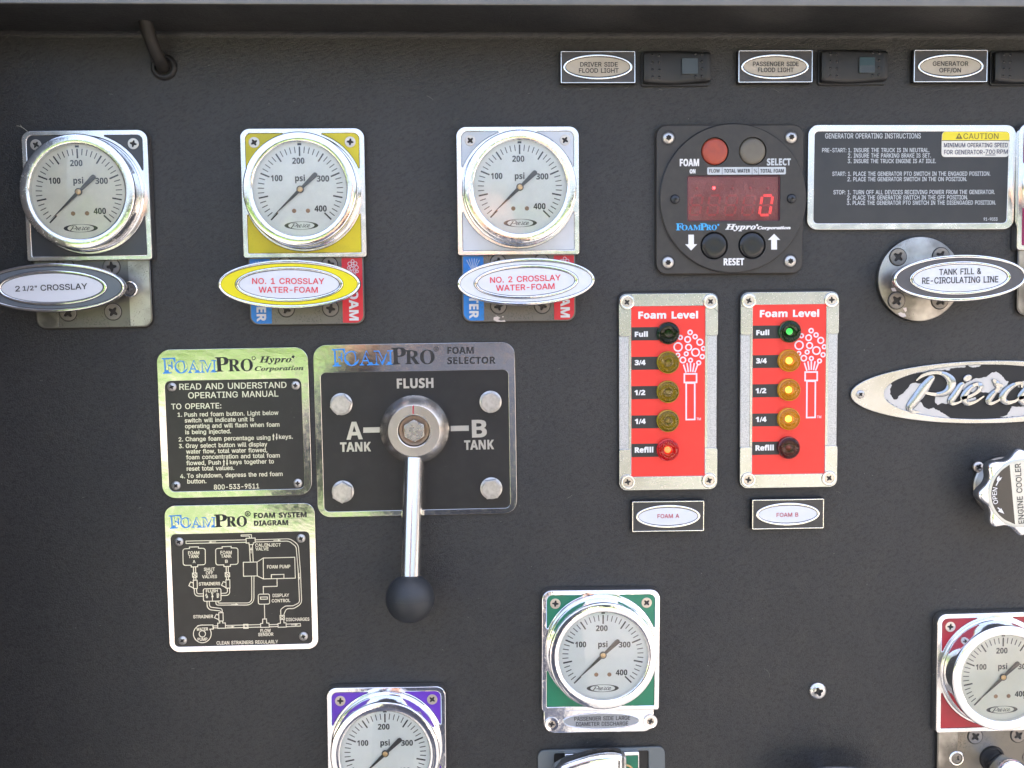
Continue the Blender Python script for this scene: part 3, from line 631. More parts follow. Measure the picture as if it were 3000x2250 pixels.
class Text:
    """collects lines of lettering set in photograph pixels and builds them as one mesh"""

    def __init__(self, f, h):
        self.f = f
        self.h = h
        self.items = []

    def run(self, s, fam=''):
        x = 0
        out = []
        for ch in s:
            g = fam + ch
            k = 1.0
            if g not in GL:
                g, k = ch, CAP[fam] / CAP['']
            adv, lps = GL[g]
            if lps:
                out.append([[(px * k + x, py * k) for px, py in lp] for lp in lps])
            x += adv * k
        xs = [p[0] for it in out for l in it for p in l]
        return out, min(xs), max(xs)

    def local(self, s, x0, y0, x1, y1, cap, fam=''):
        out, a, b = self.run(s, fam)
        L = hypot(x1 - x0, y1 - y0)
        k = L / (b - a)
        kc = cap / CAP[fam]
        c, n = (x1 - x0) / L, (y1 - y0) / L
        for it in out:
            self.items.append([[(x0 + c * (px - a) * k - n * py * kc, y0 + n * (px - a) * k + c * py * kc) for px, py in lp] for lp in it])
        return self

    def px(self, s, cr, x0, y0, x1, y1, cap, fam=''):
        p, q = self.f.l(cr(x0, y0), self.h), self.f.l(cr(x1, y1), self.h)
        t = self.f.l(cr(x0, y0 - cap), self.h)
        return self.local(s, p[0], p[1], q[0], q[1], hypot(t[0] - p[0], t[1] - p[1]), fam)

    def arc(self, s, c, r, a0, size, fam='', wide=1.0):
        out, _, _ = self.run(s, fam)
        k = size / CAP[fam]
        for it in out:
            self.items.append([[(c[0] + (r + py * k) * cos(a0 - px * k * wide / r), c[1] + (r + py * k) * sin(a0 - px * k * wide / r)) for px, py in lp] for lp in it])
        return self

    def poly(self, pts, hole=False):
        """outline of its own, turned anticlockwise; a hole joins the previous outline"""
        pts = list(pts)
        A = sum(pts[i - 1][0] * pts[i][1] - pts[i][0] * pts[i - 1][1] for i in range(len(pts)))
        if (A < 0) != hole:
            pts = pts[::-1]
        if hole:
            self.items[-1].append(pts)
        else:
            self.items.append([pts])
        return self

    def mesh(self, thick=0.5, off=0.0):
        return fill_items(self.items, self.h - 0.3, self.h + thick, off)

    def build(self, name, mat, thick=0.5, off=0.0, parent=None, label=None):
        return put(name, self.mesh(thick, off), mat, parent or self.f, label=label)
# ------------------------------------------------------------------ materials


def _new(name):
    m = bpy.data.materials.new(name)
    m.use_nodes = True
    nt = m.node_tree
    return m, nt, nt.nodes["Principled BSDF"]


def _noise(nt, scale, detail=4.0, rough=0.55, dist=0.0, stretch=None, rot=0.0, vec=None):
    tc = nt.nodes.new("ShaderNodeTexCoord")
    src = tc.outputs["Object"] if vec is None else vec
    if stretch or rot:
        mp = nt.nodes.new("ShaderNodeMapping")
        mp.vector_type = 'TEXTURE'
        mp.inputs["Rotation"].default_value = (0, rot, 0)
        if stretch:
            mp.inputs["Scale"].default_value = stretch
        nt.links.new(src, mp.inputs[0])
        src = mp.outputs[0]
    n = nt.nodes.new("ShaderNodeTexNoise")
    n.inputs["Scale"].default_value = scale
    n.inputs["Detail"].default_value = detail
    n.inputs["Roughness"].default_value = rough
    n.inputs["Distortion"].default_value = dist
    nt.links.new(src, n.inputs["Vector"])
    return n


def _ramp(nt, src, lo, hi, c0=(0, 0, 0, 1), c1=(1, 1, 1, 1)):
    r = nt.nodes.new("ShaderNodeValToRGB")
    r.color_ramp.elements[0].position = lo
    r.color_ramp.elements[1].position = hi
    r.color_ramp.elements[0].color = c0
    r.color_ramp.elements[1].color = c1
    nt.links.new(src, r.inputs[0])
    return r


def _mix(nt, fac, a, b):
    m = nt.nodes.new("ShaderNodeMix")
    m.data_type = 'RGBA'
    nt.links.new(fac, m.inputs[0])
    for sock, v in ((m.inputs[6], a), (m.inputs[7], b)):
        if isinstance(v, tuple):
            sock.default_value = v
        else:
            nt.links.new(v, sock)
    return m.outputs[2]


def c4(c):
    return tuple(c) + (1.0,) if len(c) == 3 else tuple(c)


TONE = {'white_label_face': 0.87, 'white_handle_band': 0.93, 'dusty_black_housing': 0.62, 'dark_sign_face': 0.6, 'black_plate_enamel': 0.6, 'black_switch_plastic': 0.6, 'black_band_print': 0.7, 'black_button': 0.6, 'grey_enamel': 0.75, 'slate_handle_band': 0.7, 'grey_handle_band': 0.75, 'black_rubber': 0.45, 'unlit_amber_lamp': 1.35, 'worn_black_ball': 0.8, 'smoky_green_window': 0.5, 'deep_green_window': 0.5, 'black_ink': 0.7, 'faded_black_ink': 0.6, 'dull_aluminium_trim': 0.7, 'grey_painted_plate': 0.75, 'dirty_black_cable': 0.45, 'tan_button': 0.85, 'red_button': 0.9, 'aged_label_face': 1.1, 'brushed_silver_cap': 0.74, 'satin_chrome_frame': 0.9, 'aged_emblem_chrome': 0.66, 'stamped_chrome_plate': 0.68, 'dial_white': 1.1, 'aged_dial_white': 1.13, 'bare_silver_patch': 0.8, 'cracked_black_enamel': 0.7, 'worn_satin_steel': 0.85, 'dark_worn_steel': 0.7}


def mat(name, col, rough=0.5, metal=0.0, bump=None, var=None, rvar=None, speck=None, spec=0.5, coat=0.0, emis=None, aniso=0.0):
    """var=(scale, colour2, lo, hi); rvar=(scale, rough2, lo, hi); bump=(scale, strength, dist[, stretch, rot]);
    speck=(scale, mask_scale, colour, lo, hi): small pits or dust"""
    k_ = TONE.get(name, 1.0)
    col = tuple(min(0.93, c * k_) for c in col)
    if var:
        var = (var[0], tuple(min(0.93, c * k_) for c in var[1]), var[2], var[3])
    m, nt, p = _new(name)
    L = nt.links
    p.inputs["Base Color"].default_value = c4(col)
    p.inputs["Roughness"].default_value = rough
    p.inputs["Metallic"].default_value = metal
    p.inputs["Specular IOR Level"].default_value = spec
    if coat:
        p.inputs["Coat Weight"].default_value = coat
        p.inputs["Coat Roughness"].default_value = 0.08
    if aniso:
        p.inputs["Anisotropic"].default_value = aniso
    csrc = None
    if var:
        n = _noise(nt, var[0])
        r = _ramp(nt, n.outputs[0], var[2], var[3])
        csrc = _mix(nt, r.outputs[0], c4(col), c4(var[1]))
    rsrc = None
    if rvar:
        n = _noise(nt, rvar[0], 5)
        r = _ramp(nt, n.outputs[0], rvar[2], rvar[3], (rough,) * 3 + (1,), (rvar[1],) * 3 + (1,))
        rsrc = r.outputs[0]
    if speck:
        n = _noise(nt, speck[0], 3, 0.6)
        r = _ramp(nt, n.outputs[0], speck[3], speck[4])
        n2 = _noise(nt, speck[1], 2)
        r2 = _ramp(nt, n2.outputs[0], 0.42, 0.62)
        mu = nt.nodes.new("ShaderNodeMath")
        mu.operation = 'MULTIPLY'
        L.new(r.outputs[0], mu.inputs[0])
        L.new(r2.outputs[0], mu.inputs[1])
        csrc = _mix(nt, mu.outputs[0], csrc if csrc is not None else c4(col), c4(speck[2]))
        mm = nt.nodes.new("ShaderNodeMath")
        mm.operation = 'MULTIPLY_ADD'
        mm.inputs[1].default_value = 0.35
        L.new(mu.outputs[0], mm.inputs[0])
        if rsrc is not None:
            L.new(rsrc, mm.inputs[2])
        else:
            mm.inputs[2].default_value = rough
        rsrc = mm.outputs[0]
    if csrc is not None:
        L.new(csrc, p.inputs["Base Color"])
    if rsrc is not None:
        L.new(rsrc, p.inputs["Roughness"])
    if bump:
        n = _noise(nt, bump[0], 4, 0.6, 0.0, bump[3] if len(bump) > 3 else None, bump[4] if len(bump) > 4 else 0.0)
        b = nt.nodes.new("ShaderNodeBump")
        b.inputs["Strength"].default_value = bump[1]
        b.inputs["Distance"].default_value = bump[2]
        L.new(n.outputs[0], b.inputs["Height"])
        L.new(b.outputs[0], p.inputs["Normal"])
    if emis:
        p.inputs["Emission Color"].default_value = c4(emis[0])
        p.inputs["Emission Strength"].default_value = emis[1]
    return m


def glass_mat(name, tint, fres=1.0, rough=0.02, dirt=0.0, dcol=(0.55, 0.52, 0.47)):
    """thin clear or tinted plastic: see-through with a clear-coat reflection"""
    m = bpy.data.materials.new(name)
    m.use_nodes = True
    nt = m.node_tree
    nt.nodes.clear()
    out = nt.nodes.new("ShaderNodeOutputMaterial")
    tr = nt.nodes.new("ShaderNodeBsdfTransparent")
    tr.inputs[0].default_value = c4(tint)
    gl = nt.nodes.new("ShaderNodeBsdfGlossy")
    gl.inputs["Roughness"].default_value = rough
    fr = nt.nodes.new("ShaderNodeFresnel")
    fr.inputs[0].default_value = 1.45
    mu = nt.nodes.new("ShaderNodeMath")
    mu.operation = 'MULTIPLY'
    mu.inputs[1].default_value = fres
    nt.links.new(fr.outputs[0], mu.inputs[0])
    mx = nt.nodes.new("ShaderNodeMixShader")
    nt.links.new(mu.outputs[0], mx.inputs[0])
    nt.links.new(tr.outputs[0], mx.inputs[1])
    nt.links.new(gl.outputs[0], mx.inputs[2])
    last = mx.outputs[0]
    if dirt:
        df = nt.nodes.new("ShaderNodeBsdfDiffuse")
        df.inputs[0].default_value = c4(dcol)
        n = _noise(nt, 90, 6, 0.7)
        r = _ramp(nt, n.outputs[0], 0.35, 0.85, (0, 0, 0, 1), (dirt, dirt, dirt, 1))
        m2 = nt.nodes.new("ShaderNodeMixShader")
        nt.links.new(r.outputs[0], m2.inputs[0])
        nt.links.new(last, m2.inputs[1])
        nt.links.new(df.outputs[0], m2.inputs[2])
        last = m2.outputs[0]
    nt.links.new(last, out.inputs[0])
    return m


def vinyl_mat():
    m, nt, p = _new("black_grained_vinyl")
    L = nt.links
    # broad tone drift, sunken grain, dust flecks
    n1 = _noise(nt, 9, 4, 0.6, 0.3, (1, 1, 2.2))
    r1 = _ramp(nt, n1.outputs[0], 0.35, 0.65)
    base = _mix(nt, r1.outputs[0], (0.0295, 0.0288, 0.0280, 1), (0.0215, 0.0222, 0.0232, 1))
    nd = _noise(nt, 60, 6, 0.7, 0.4)
    rd = _ramp(nt, nd.outputs[0], 0.5, 0.8)
    base = _mix(nt, rd.outputs[0], base, (0.0335, 0.0325, 0.0310, 1))
    tc = nt.nodes.new("ShaderNodeTexCoord")
    vo = nt.nodes.new("ShaderNodeTexVoronoi")
    vo.inputs["Scale"].default_value = 210
    L.new(tc.outputs["Object"], vo.inputs["Vector"])
    rv = _ramp(nt, vo.outputs["Distance"], 0.035, 0.06, (1, 1, 1, 1), (0, 0, 0, 1))
    nk = _noise(nt, 40, 2)
    rk = _ramp(nt, nk.outputs[0], 0.6, 0.66)
    mu = nt.nodes.new("ShaderNodeMath")
    mu.operation = 'MULTIPLY'
    L.new(rv.outputs[0], mu.inputs[0])
    L.new(rk.outputs[0], mu.inputs[1])
    base = _mix(nt, mu.outputs[0], base, (0.22, 0.21, 0.19, 1))
    p.inputs["Specular IOR Level"].default_value = 0.42
    nr = _noise(nt, 14, 7, 0.65)
    rr = _ramp(nt, nr.outputs[0], 0.3, 0.7, (0.34, 0.34, 0.34, 1), (0.52, 0.52, 0.52, 1))
    L.new(rr.outputs[0], p.inputs["Roughness"])
    # leather grain: warped cells plus long slanting creases
    warp = _noise(nt, 260, 2)
    add = nt.nodes.new("ShaderNodeVectorMath")
    add.operation = 'MULTIPLY_ADD'
    add.inputs[1].default_value = (0.0022, 0.0022, 0.0022)
    L.new(warp.outputs["Color"], add.inputs[0])
    L.new(tc.outputs["Object"], add.inputs[2])
    v2 = nt.nodes.new("ShaderNodeTexVoronoi")
    v2.feature = 'DISTANCE_TO_EDGE'
    v2.inputs["Scale"].default_value = 640
    L.new(add.outputs[0], v2.inputs["Vector"])
    r2 = _ramp(nt, v2.outputs["Distance"], 0.0, 0.25)
    cre = _noise(nt, 480, 4, 0.6, 0.4, (1.8, 1.0, 0.8), radians(-28))
    r3 = _ramp(nt, cre.outputs[0], 0.36, 0.62)
    m1 = nt.nodes.new("ShaderNodeMath")
    m1.operation = 'MULTIPLY_ADD'
    m1.inputs[1].default_value = 0.55
    L.new(r2.outputs[0], m1.inputs[0])
    L.new(r3.outputs[0], m1.inputs[2])
    gr = _ramp(nt, m1.outputs[0], 0.10, 0.9, (0.62, 0.62, 0.62, 1), (1.15, 1.15, 1.15, 1))
    mg = nt.nodes.new("ShaderNodeMix")
    mg.data_type = 'RGBA'
    mg.blend_type = 'MULTIPLY'
    mg.inputs[0].default_value = 1.0
    L.new(base, mg.inputs[6])
    L.new(gr.outputs[0], mg.inputs[7])
    L.new(mg.outputs[2], p.inputs["Base Color"])
    b = nt.nodes.new("ShaderNodeBump")
    b.inputs["Strength"].default_value = 0.9
    b.inputs["Distance"].default_value = 0.00013
    L.new(m1.outputs[0], b.inputs["Height"])
    L.new(b.outputs[0], p.inputs["Normal"])
    return m


VINYL = vinyl_mat()
SOFFIT = mat("dark_soffit", (0.006, 0.006, 0.006), 0.7)
CHROME = mat("chrome", (0.86, 0.86, 0.87), 0.07, 1, bump=(70, 0.25, 0.0004), rvar=(600, 0.2, 0.5, 0.75))
CHROME_PIT = mat("pitted_chrome", (0.84, 0.84, 0.84), 0.10, 1, bump=(900, 0.3, 0.00005), rvar=(500, 0.28, 0.45, 0.7), speck=(1400, 110, (0.12, 0.11, 0.10), 0.60, 0.66))
CHROME_FRAME = mat("satin_chrome_frame", (0.86, 0.85, 0.83), 0.17, 1, bump=(40, 0.12, 0.0005), rvar=(120, 0.27, 0.4, 0.7), speck=(1500, 60, (0.35, 0.33, 0.3), 0.66, 0.74))
STAMP = mat("stamped_chrome_plate", (0.82, 0.82, 0.80), 0.09, 1, bump=(25, 0.18, 0.0007, (1, 1, 0.5), 0.3), rvar=(300, 0.16, 0.45, 0.7), speck=(1700, 40, (0.16, 0.16, 0.16), 0.62, 0.74))
SATIN = mat("worn_satin_steel", (0.50, 0.48, 0.44), 0.34, 1, bump=(1800, 0.6, 0.00008), var=(26, (0.17, 0.16, 0.145), 0.42, 0.60), speck=(1500, 70, (0.10, 0.095, 0.09), 0.56, 0.70))
SATIN_DARK = mat("dark_worn_steel", (0.24, 0.23, 0.21), 0.36, 1, bump=(1800, 0.6, 0.00008), var=(30, (0.36, 0.31, 0.24), 0.50, 0.68), speck=(1500, 70, (0.08, 0.075, 0.07), 0.54, 0.68))
TEXTURED = mat("grained_silver_paint", (0.55, 0.56, 0.57), 0.42, 0.7, bump=(1500, 0.8, 0.00012), var=(1400, (0.36, 0.37, 0.38), 0.45, 0.62))
CAPMETAL = mat("brushed_silver_cap", (0.62, 0.65, 0.67), 0.27, 1, bump=(350, 0.15, 0.0001, (1, 1, 5)), var=(35, (0.55, 0.57, 0.55), 0.4, 0.7), speck=(1300, 60, (0.3, 0.3, 0.25), 0.66, 0.78))
TRIM = mat("dull_aluminium_trim", (0.21, 0.205, 0.19), 0.5, 0.6, bump=(900, 0.3, 0.0001, (6, 1, 1)), var=(25, (0.28, 0.265, 0.245), 0.4, 0.7))
STEEL = mat("stainless_steel", (0.56, 0.54, 0.51), 0.25, 1, bump=(900, 0.25, 0.00004), rvar=(300, 0.34, 0.4, 0.7))
ROD = mat("polished_steel_rod", (0.72, 0.72, 0.71), 0.19, 1, bump=(400, 0.1, 0.00003), rvar=(200, 0.2, 0.4, 0.7))
TURNED = mat("turned_steel", (0.66, 0.63, 0.59), 0.27, 1, bump=(1500, 0.15, 0.00003), var=(40, (0.60, 0.55, 0.47), 0.45, 0.7))
ZINC = mat("dull_zinc", (0.60, 0.58, 0.55), 0.36, 0.9, bump=(900, 0.4, 0.0001), var=(400, (0.46, 0.44, 0.41), 0.4, 0.7))
SCREW = mat("screw_steel", (0.60, 0.55, 0.50), 0.33, 1, bump=(800, 0.3, 0.0001), var=(500, (0.45, 0.40, 0.35), 0.45, 0.7))
DARKSCREW = mat("dark_oxidised_screw", (0.27, 0.25, 0.23), 0.42, 0.9, bump=(900, 0.4, 0.0001), var=(450, (0.15, 0.14, 0.13), 0.4, 0.7))
GRIME_SHADE = mat("grime_and_shade", (0.028, 0.025, 0.022), 0.7)  # dirt colour, also used as painted shade under plates and in screw recesses
BRASS = mat("brass", (0.72, 0.48, 0.25), 0.35, 1)
BRASS_DULL = mat("dull_brass", (0.36, 0.22, 0.14), 0.5, 0.7)
DIAL = mat("dial_white", (0.82, 0.84, 0.83), 0.55, var=(30, (0.78, 0.80, 0.78), 0.4, 0.7))
DIAL_OLD = mat("aged_dial_white", (0.76, 0.75, 0.67), 0.55, var=(30, (0.70, 0.68, 0.58), 0.4, 0.7))
INK = mat("black_ink", (0.018, 0.018, 0.020), 0.5)
INKGREY = mat("faded_black_ink", (0.05, 0.05, 0.055), 0.55)
NEEDLE = mat("needle_black", (0.022, 0.021, 0.022), 0.4)
GLASS = glass_mat("clear_lens", (0.97, 0.98, 0.97), 1.6, 0.02, 0.06)
GLASS_DIRTY = glass_mat("dusty_clear_lens", (0.95, 0.96, 0.95), 1.9, 0.05, 0.12)
ENA = dict(
    grey=mat("grey_enamel", (0.060, 0.066, 0.078), 0.32, var=(40, (0.075, 0.075, 0.08), 0.4, 0.7), speck=(1500, 80, (0.2, 0.19, 0.17), 0.66, 0.74)),
    yellow=mat("yellow_enamel", (0.60, 0.50, 0.012), 0.30, var=(40, (0.50, 0.42, 0.02), 0.4, 0.75), speck=(1800, 60, (0.20, 0.16, 0.03), 0.62, 0.72)),
    white=mat("white_enamel", (0.60, 0.63, 0.67), 0.30, var=(35, (0.52, 0.53, 0.53), 0.45, 0.75), speck=(1500, 60, (0.2, 0.18, 0.15), 0.66, 0.74)),
    green=mat("green_enamel", (0.012, 0.20, 0.105), 0.28, var=(40, (0.016, 0.16, 0.09), 0.4, 0.75)),
    purple=mat("purple_enamel", (0.13, 0.035, 0.42), 0.28),
    red=mat("red_enamel", (0.42, 0.014, 0.03), 0.30, var=(30, (0.30, 0.015, 0.025), 0.4, 0.7)),
    magenta=mat("magenta_enamel", (0.26, 0.012, 0.09), 0.30),
)
HBAND = dict(grey=mat("grey_handle_band", (0.16, 0.185, 0.22), 0.25), yellow=mat("yellow_handle_band", (0.72, 0.63, 0.01), 0.25),
             white=mat("white_handle_band", (0.68, 0.71, 0.74), 0.25), slate=mat("slate_handle_band", (0.115, 0.115, 0.13), 0.25),
             )
FACEWHITE = mat("white_label_face", (0.72, 0.74, 0.79), 0.30)
FACECREAM = mat("aged_label_face", (0.46, 0.42, 0.36), 0.38, var=(60, (0.38, 0.34, 0.28), 0.4, 0.7))
PRINTRED = mat("red_print", (0.66, 0.035, 0.06), 0.4)
PRINTDARKRED = mat("dark_red_print", (0.40, 0.03, 0.05), 0.4)
DECALBLUE = mat("blue_decal", (0.015, 0.20, 0.62), 0.42, var=(300, (0.03, 0.17, 0.42), 0.45, 0.75), speck=(1500, 60, (0.05, 0.06, 0.08), 0.56, 0.68))
DECALRED = mat("red_decal", (0.62, 0.022, 0.035), 0.42, var=(200, (0.5, 0.03, 0.04), 0.5, 0.8), speck=(1700, 60, (0.2, 0.03, 0.03), 0.6, 0.7))
DECALWHITE = mat("white_decal_print", (0.62, 0.64, 0.66), 0.5)
RUBBER = mat("black_rubber", (0.028, 0.027, 0.026), 0.55, bump=(500, 0.4, 0.0001), var=(80, (0.05, 0.045, 0.035), 0.5, 0.75))
BROWNCABLE = mat("dirty_black_cable", (0.026, 0.022, 0.018), 0.65, bump=(700, 0.5, 0.0002), var=(150, (0.050, 0.038, 0.024), 0.5, 0.75))
KNOBBLACK = mat("worn_black_ball", (0.028, 0.031, 0.035), 0.5, bump=(1200, 0.4, 0.00006), var=(60, (0.035, 0.037, 0.04), 0.45, 0.7), speck=(1300, 50, (0.12, 0.12, 0.12), 0.66, 0.72))
BLKPLASTIC = mat("black_switch_plastic", (0.022, 0.022, 0.023), 0.42, bump=(1500, 0.3, 0.00005))
CTRL = mat("dusty_black_housing", (0.050, 0.045, 0.040), 0.46, bump=(1500, 0.4, 0.00006), var=(200, (0.066, 0.058, 0.05), 0.4, 0.7))
CTRLEDGE = mat("housing_edge", (0.022, 0.022, 0.025), 0.4)
PLATEBLACK = mat("black_plate_enamel", (0.022, 0.022, 0.024), 0.34, bump=(900, 0.15, 0.00005), var=(120, (0.030, 0.030, 0.031), 0.4, 0.7), speck=(900, 40, (0.14, 0.13, 0.12), 0.70, 0.75))
SIGNBLACK = mat("dark_sign_face", (0.045, 0.048, 0.054), 0.34, var=(60, (0.058, 0.058, 0.062), 0.4, 0.7))
BLACKBAND = mat("black_band_print", (0.030, 0.030, 0.031), 0.4)
PRINTGREY = mat("grey_print", (0.52, 0.55, 0.57), 0.5)
PRINTWHITE = mat("white_print", (0.74, 0.73, 0.72), 0.5)
PRINTPINKWHITE = mat("white_foam_print", (0.78, 0.66, 0.72), 0.45)
FOAMRED = mat("foam_red_face", (0.80, 0.030, 0.022), 0.36, bump=(1600, 0.2, 0.00004))
LOGOBLUE = mat("logo_blue", (0.03, 0.25, 0.72), 0.3)
SKYBLUE = mat("sky_blue_print", (0.05, 0.38, 0.78), 0.45)
STICKYELLOW = mat("caution_yellow", (0.80, 0.66, 0.03), 0.35)
STICKWHITE = mat("sticker_white", (0.72, 0.70, 0.64), 0.35)
OLIVE = mat("olive_print", (0.16, 0.13, 0.03), 0.5)
NAVY = mat("navy_print", (0.03, 0.03, 0.08), 0.5)
BTNRED = mat("red_button", (0.42, 0.070, 0.035), 0.42, var=(250, (0.34, 0.06, 0.04), 0.4, 0.7))
BTNTAN = mat("tan_button", (0.17, 0.15, 0.115), 0.42, var=(250, (0.15, 0.13, 0.10), 0.4, 0.7))
BTNBLACK = mat("black_button", (0.020, 0.021, 0.024), 0.25)
RIVET = mat("black_rivet", (0.02, 0.022, 0.026), 0.25)
DISPBACK = mat("display_back", (0.20, 0.085, 0.08), 0.5, var=(180, (0.22, 0.04, 0.05), 0.35, 0.7))
DISPWALL = mat("display_wall", (0.10, 0.015, 0.03), 0.4)
SEGDIM = mat("unlit_segment", (0.42, 0.03, 0.05), 0.5)
SEGLIT = mat("lit_segment", (0.7, 0.08, 0.08), 0.5, emis=((1.0, 0.09, 0.10), 0.16))
LEDLIT = mat("lit_led", (1, 0.3, 0.3), 0.5, emis=((1.0, 0.07, 0.09), 0.9))
DISPGLASS = glass_mat("red_display_filter", (1.0, 0.72, 0.70), 1.8, 0.12, 0.42, (0.50, 0.22, 0.21))
LENSWIN = mat("smoky_green_window", (0.072, 0.088, 0.084), 0.22)
LENSWIN2 = mat("deep_green_window", (0.022, 0.065, 0.055), 0.22)
GREYPLATE = mat("grey_painted_plate", (0.19, 0.215, 0.225), 0.38, 0.3, bump=(800, 0.2, 0.00005))
BARESILVER = mat("bare_silver_patch", (0.60, 0.61, 0.64), 0.38, 0.5, bump=(1800, 0.5, 0.00008))
EMBLEM = mat("aged_emblem_chrome", (0.60, 0.63, 0.66), 0.22, 1, bump=(70, 0.2, 0.0003), var=(40, (0.52, 0.54, 0.52), 0.4, 0.7), speck=(900, 45, (0.40, 0.40, 0.33), 0.64, 0.76))
KNOBLABEL = mat("knob_label_silver", (0.55, 0.56, 0.52), 0.35, 0.5)


def lamp_cup(name, col, emis=None):
    return mat(name, col, 0.2, 0.0, emis=emis, coat=0.5)


CUP = dict(
    green_off=lamp_cup("unlit_green_lamp", (0.008, 0.035, 0.014)), green_on=lamp_cup("lit_green_lamp", (0.008, 0.050, 0.018), ((0.0, 0.5, 0.05), 0.004)),
    amber_off=lamp_cup("unlit_amber_lamp", (0.26, 0.21, 0.010)), amber_on=lamp_cup("lit_amber_lamp", (0.50, 0.26, 0.006), ((1.0, 0.50, 0.01), 0.012)),
    red_on=lamp_cup("lit_red_lamp", (0.42, 0.01, 0.015), ((1.0, 0.02, 0.02), 0.015)), red_off=lamp_cup("unlit_red_lamp", (0.10, 0.008, 0.010)))
BULB = dict(
    green_off=mat("unlit_green_bulb", (0.02, 0.12, 0.04), 0.3), green_on=mat("lit_green_bulb", (0.2, 1, 0.3), 0.3, emis=((0.12, 1.0, 0.22), 0.32)),
    amber_off=mat("unlit_amber_bulb", (0.26, 0.22, 0.03), 0.3), amber_on=mat("lit_amber_bulb", (1, 0.8, 0.3), 0.3, emis=((1.0, 0.58, 0.09), 0.60)),
    red_on=mat("lit_red_bulb", (1, 0.2, 0.1), 0.3, emis=((1.0, 0.20, 0.05), 0.80)), red_off=mat("unlit_red_bulb", (0.2, 0.02, 0.02), 0.3))
LENSG = dict(green=glass_mat("green_lens", (0.30, 0.42, 0.32), 1.0, 0.05), amber=glass_mat("amber_lens", (1.0, 0.88, 0.35), 1.0, 0.05), red=glass_mat("red_lens", (0.95, 0.35, 0.35), 1.0, 0.05))
# ------------------------------------------------------------------ shared small parts


def cross(r=0.6, w=0.15, n=4, rin=None):
    pts = []
    for k in range(n):
        q = 2 * pi * k / n
        d, e = Vector((cos(q), sin(q))), Vector((-sin(q), cos(q)))
        pts += [tuple(d * r * 1.0 - e * w * 0.62), tuple(d * r + e * w * 0.62)]
        q2 = q + pi / n
        pts.append(tuple(Vector((cos(q2), sin(q2))) * (rin or w * 1.55)))
    return roundpoly(pts, 0.07, 3)


def head_mesh(kind):
    """unit screw head (radius 1): face with a recessed drive"""
    if kind == 'flat':
        me = plate([ell(0, 0, 1, n=36), cross(0.62, 0.2)], 0, 0.15, 0.05)
        fl = 0.02
    else:
        spec = {'pan': (0.55, cross(0.52, 0.2), 0.2), 'torx': (0.5, cross(0.46, 0.22, 6, 0.30), 0.14), 'rivet': (0.7, ell(0, 0, 0.22, n=12), 0.3)}[kind]
        H0, hole, fl = spec
        prof = [(0, H0)] + [(sin(pi / 2 * k / 9), 0.06 + (H0 - 0.06) * cos(pi / 2 * k / 9) ** 0.8) for k in range(1, 9)] + [(1.0, 0.06), (1.0, -0.02), (0, -0.02)]
        dome = bpy.data.objects.new('dome', MB().lathe(prof, (0, 0), 48).mesh())
        cut = bpy.data.objects.new('cut', plate([hole], fl + 0.02, 2))
        COL.objects.link(dome)
        COL.objects.link(cut)
        for o_ in (dome, cut):
            o_.data.transform(Matrix.Scale(1 / U, 4))
        md = dome.modifiers.new('b', 'BOOLEAN')
        md.operation = 'DIFFERENCE'
        md.object = cut
        md.solver = 'EXACT'
        me = bpy.data.meshes.new_from_object(dome.evaluated_get(bpy.context.evaluated_depsgraph_get()))
        me.transform(Matrix.Scale(U, 4))
        finish(me, True, 30)
        bpy.data.objects.remove(dome)
        bpy.data.objects.remove(cut)
        for p_ in me.polygons:
            p_.material_index = 1 if (p_.center.y > -(fl + 0.06) * U and hypot(p_.center.x, p_.center.z) < 0.6 * U and p_.normal.y < -0.5) else 0
        return me
    bm = bmesh.new()
    bm.from_mesh(me)
    nb = len(bm.faces)
    q = [bm.verts.new(V(0.75 * cos(2 * pi * k / 16), 0.75 * sin(2 * pi * k / 16), fl)) for k in range(16)]
    f = bm.faces.new(q)
    f.material_index = 1
    f.normal_update()
    if f.normal.y > 0:
        f.normal_flip()
    bm.to_mesh(me)
    bm.free()
    return me


HEADS = {}


def screw(par, a, b, h, r, spin=None, m=None, kind='flat', name='screw', label=None):
    m = m or SCREW
    key = (kind, m.name)
    if key not in HEADS:
        me = head_mesh(kind)
        me.name = 'screw'
        me.materials.append(m)
        me.materials.append(GRIME_SHADE)  # recess floor gets its shade from this dark colour
        HEADS[key] = me
    o = bpy.data.objects.new(name, HEADS[key])
    o.parent = par.root if isinstance(par, Frame) else par
    o.location = V(a, b, h)
    o.scale = (r, r, r)
    o.rotation_euler = (0, rnd.uniform(0, 1.57) if spin is None else -spin, 0)
    if label:
        o['label'] = label
    COL.objects.link(o)
    return o


def hexbolt(par, a, b, h, r, spin, text, m=None, name='bolt', washer=True):
    m = m or ZINC
    mb = MB()
    if washer:
        mb.lathe([(0, 0), (r * 1.02, 0), (r * 1.02, 3.0), (r * 0.98, 4.0), (0, 4.0)], seg=40)
    me = mb.mesh('bolt')
    hexo = plate([[(r * cos(spin + k * pi / 3), r * sin(spin + k * pi / 3)) for k in range(6)]], 3.5, 3.5 + r * 0.62, r * 0.06, res=1)
    top = MB().lathe([(r * 0.84, 3.5 + r * 0.60), (r * 0.80, 3.5 + r * 0.67), (0, 3.5 + r * 0.67)], seg=40).mesh()
    bm = bmesh.new()
    for x in (me, hexo, top):
        bm.from_mesh(x)
    bm.to_mesh(me)
    bm.free()
    finish(me)
    o = put(name, me, m, par, (a, b, h))
    t = Text(par, 3.5 + r * 0.67)
    for s, q in text:
        t.arc(s, (0, 0), r * 0.47, q, r * 0.26)
    t.build('head_marking', m, r * 0.045, 0.1, o)
    return o


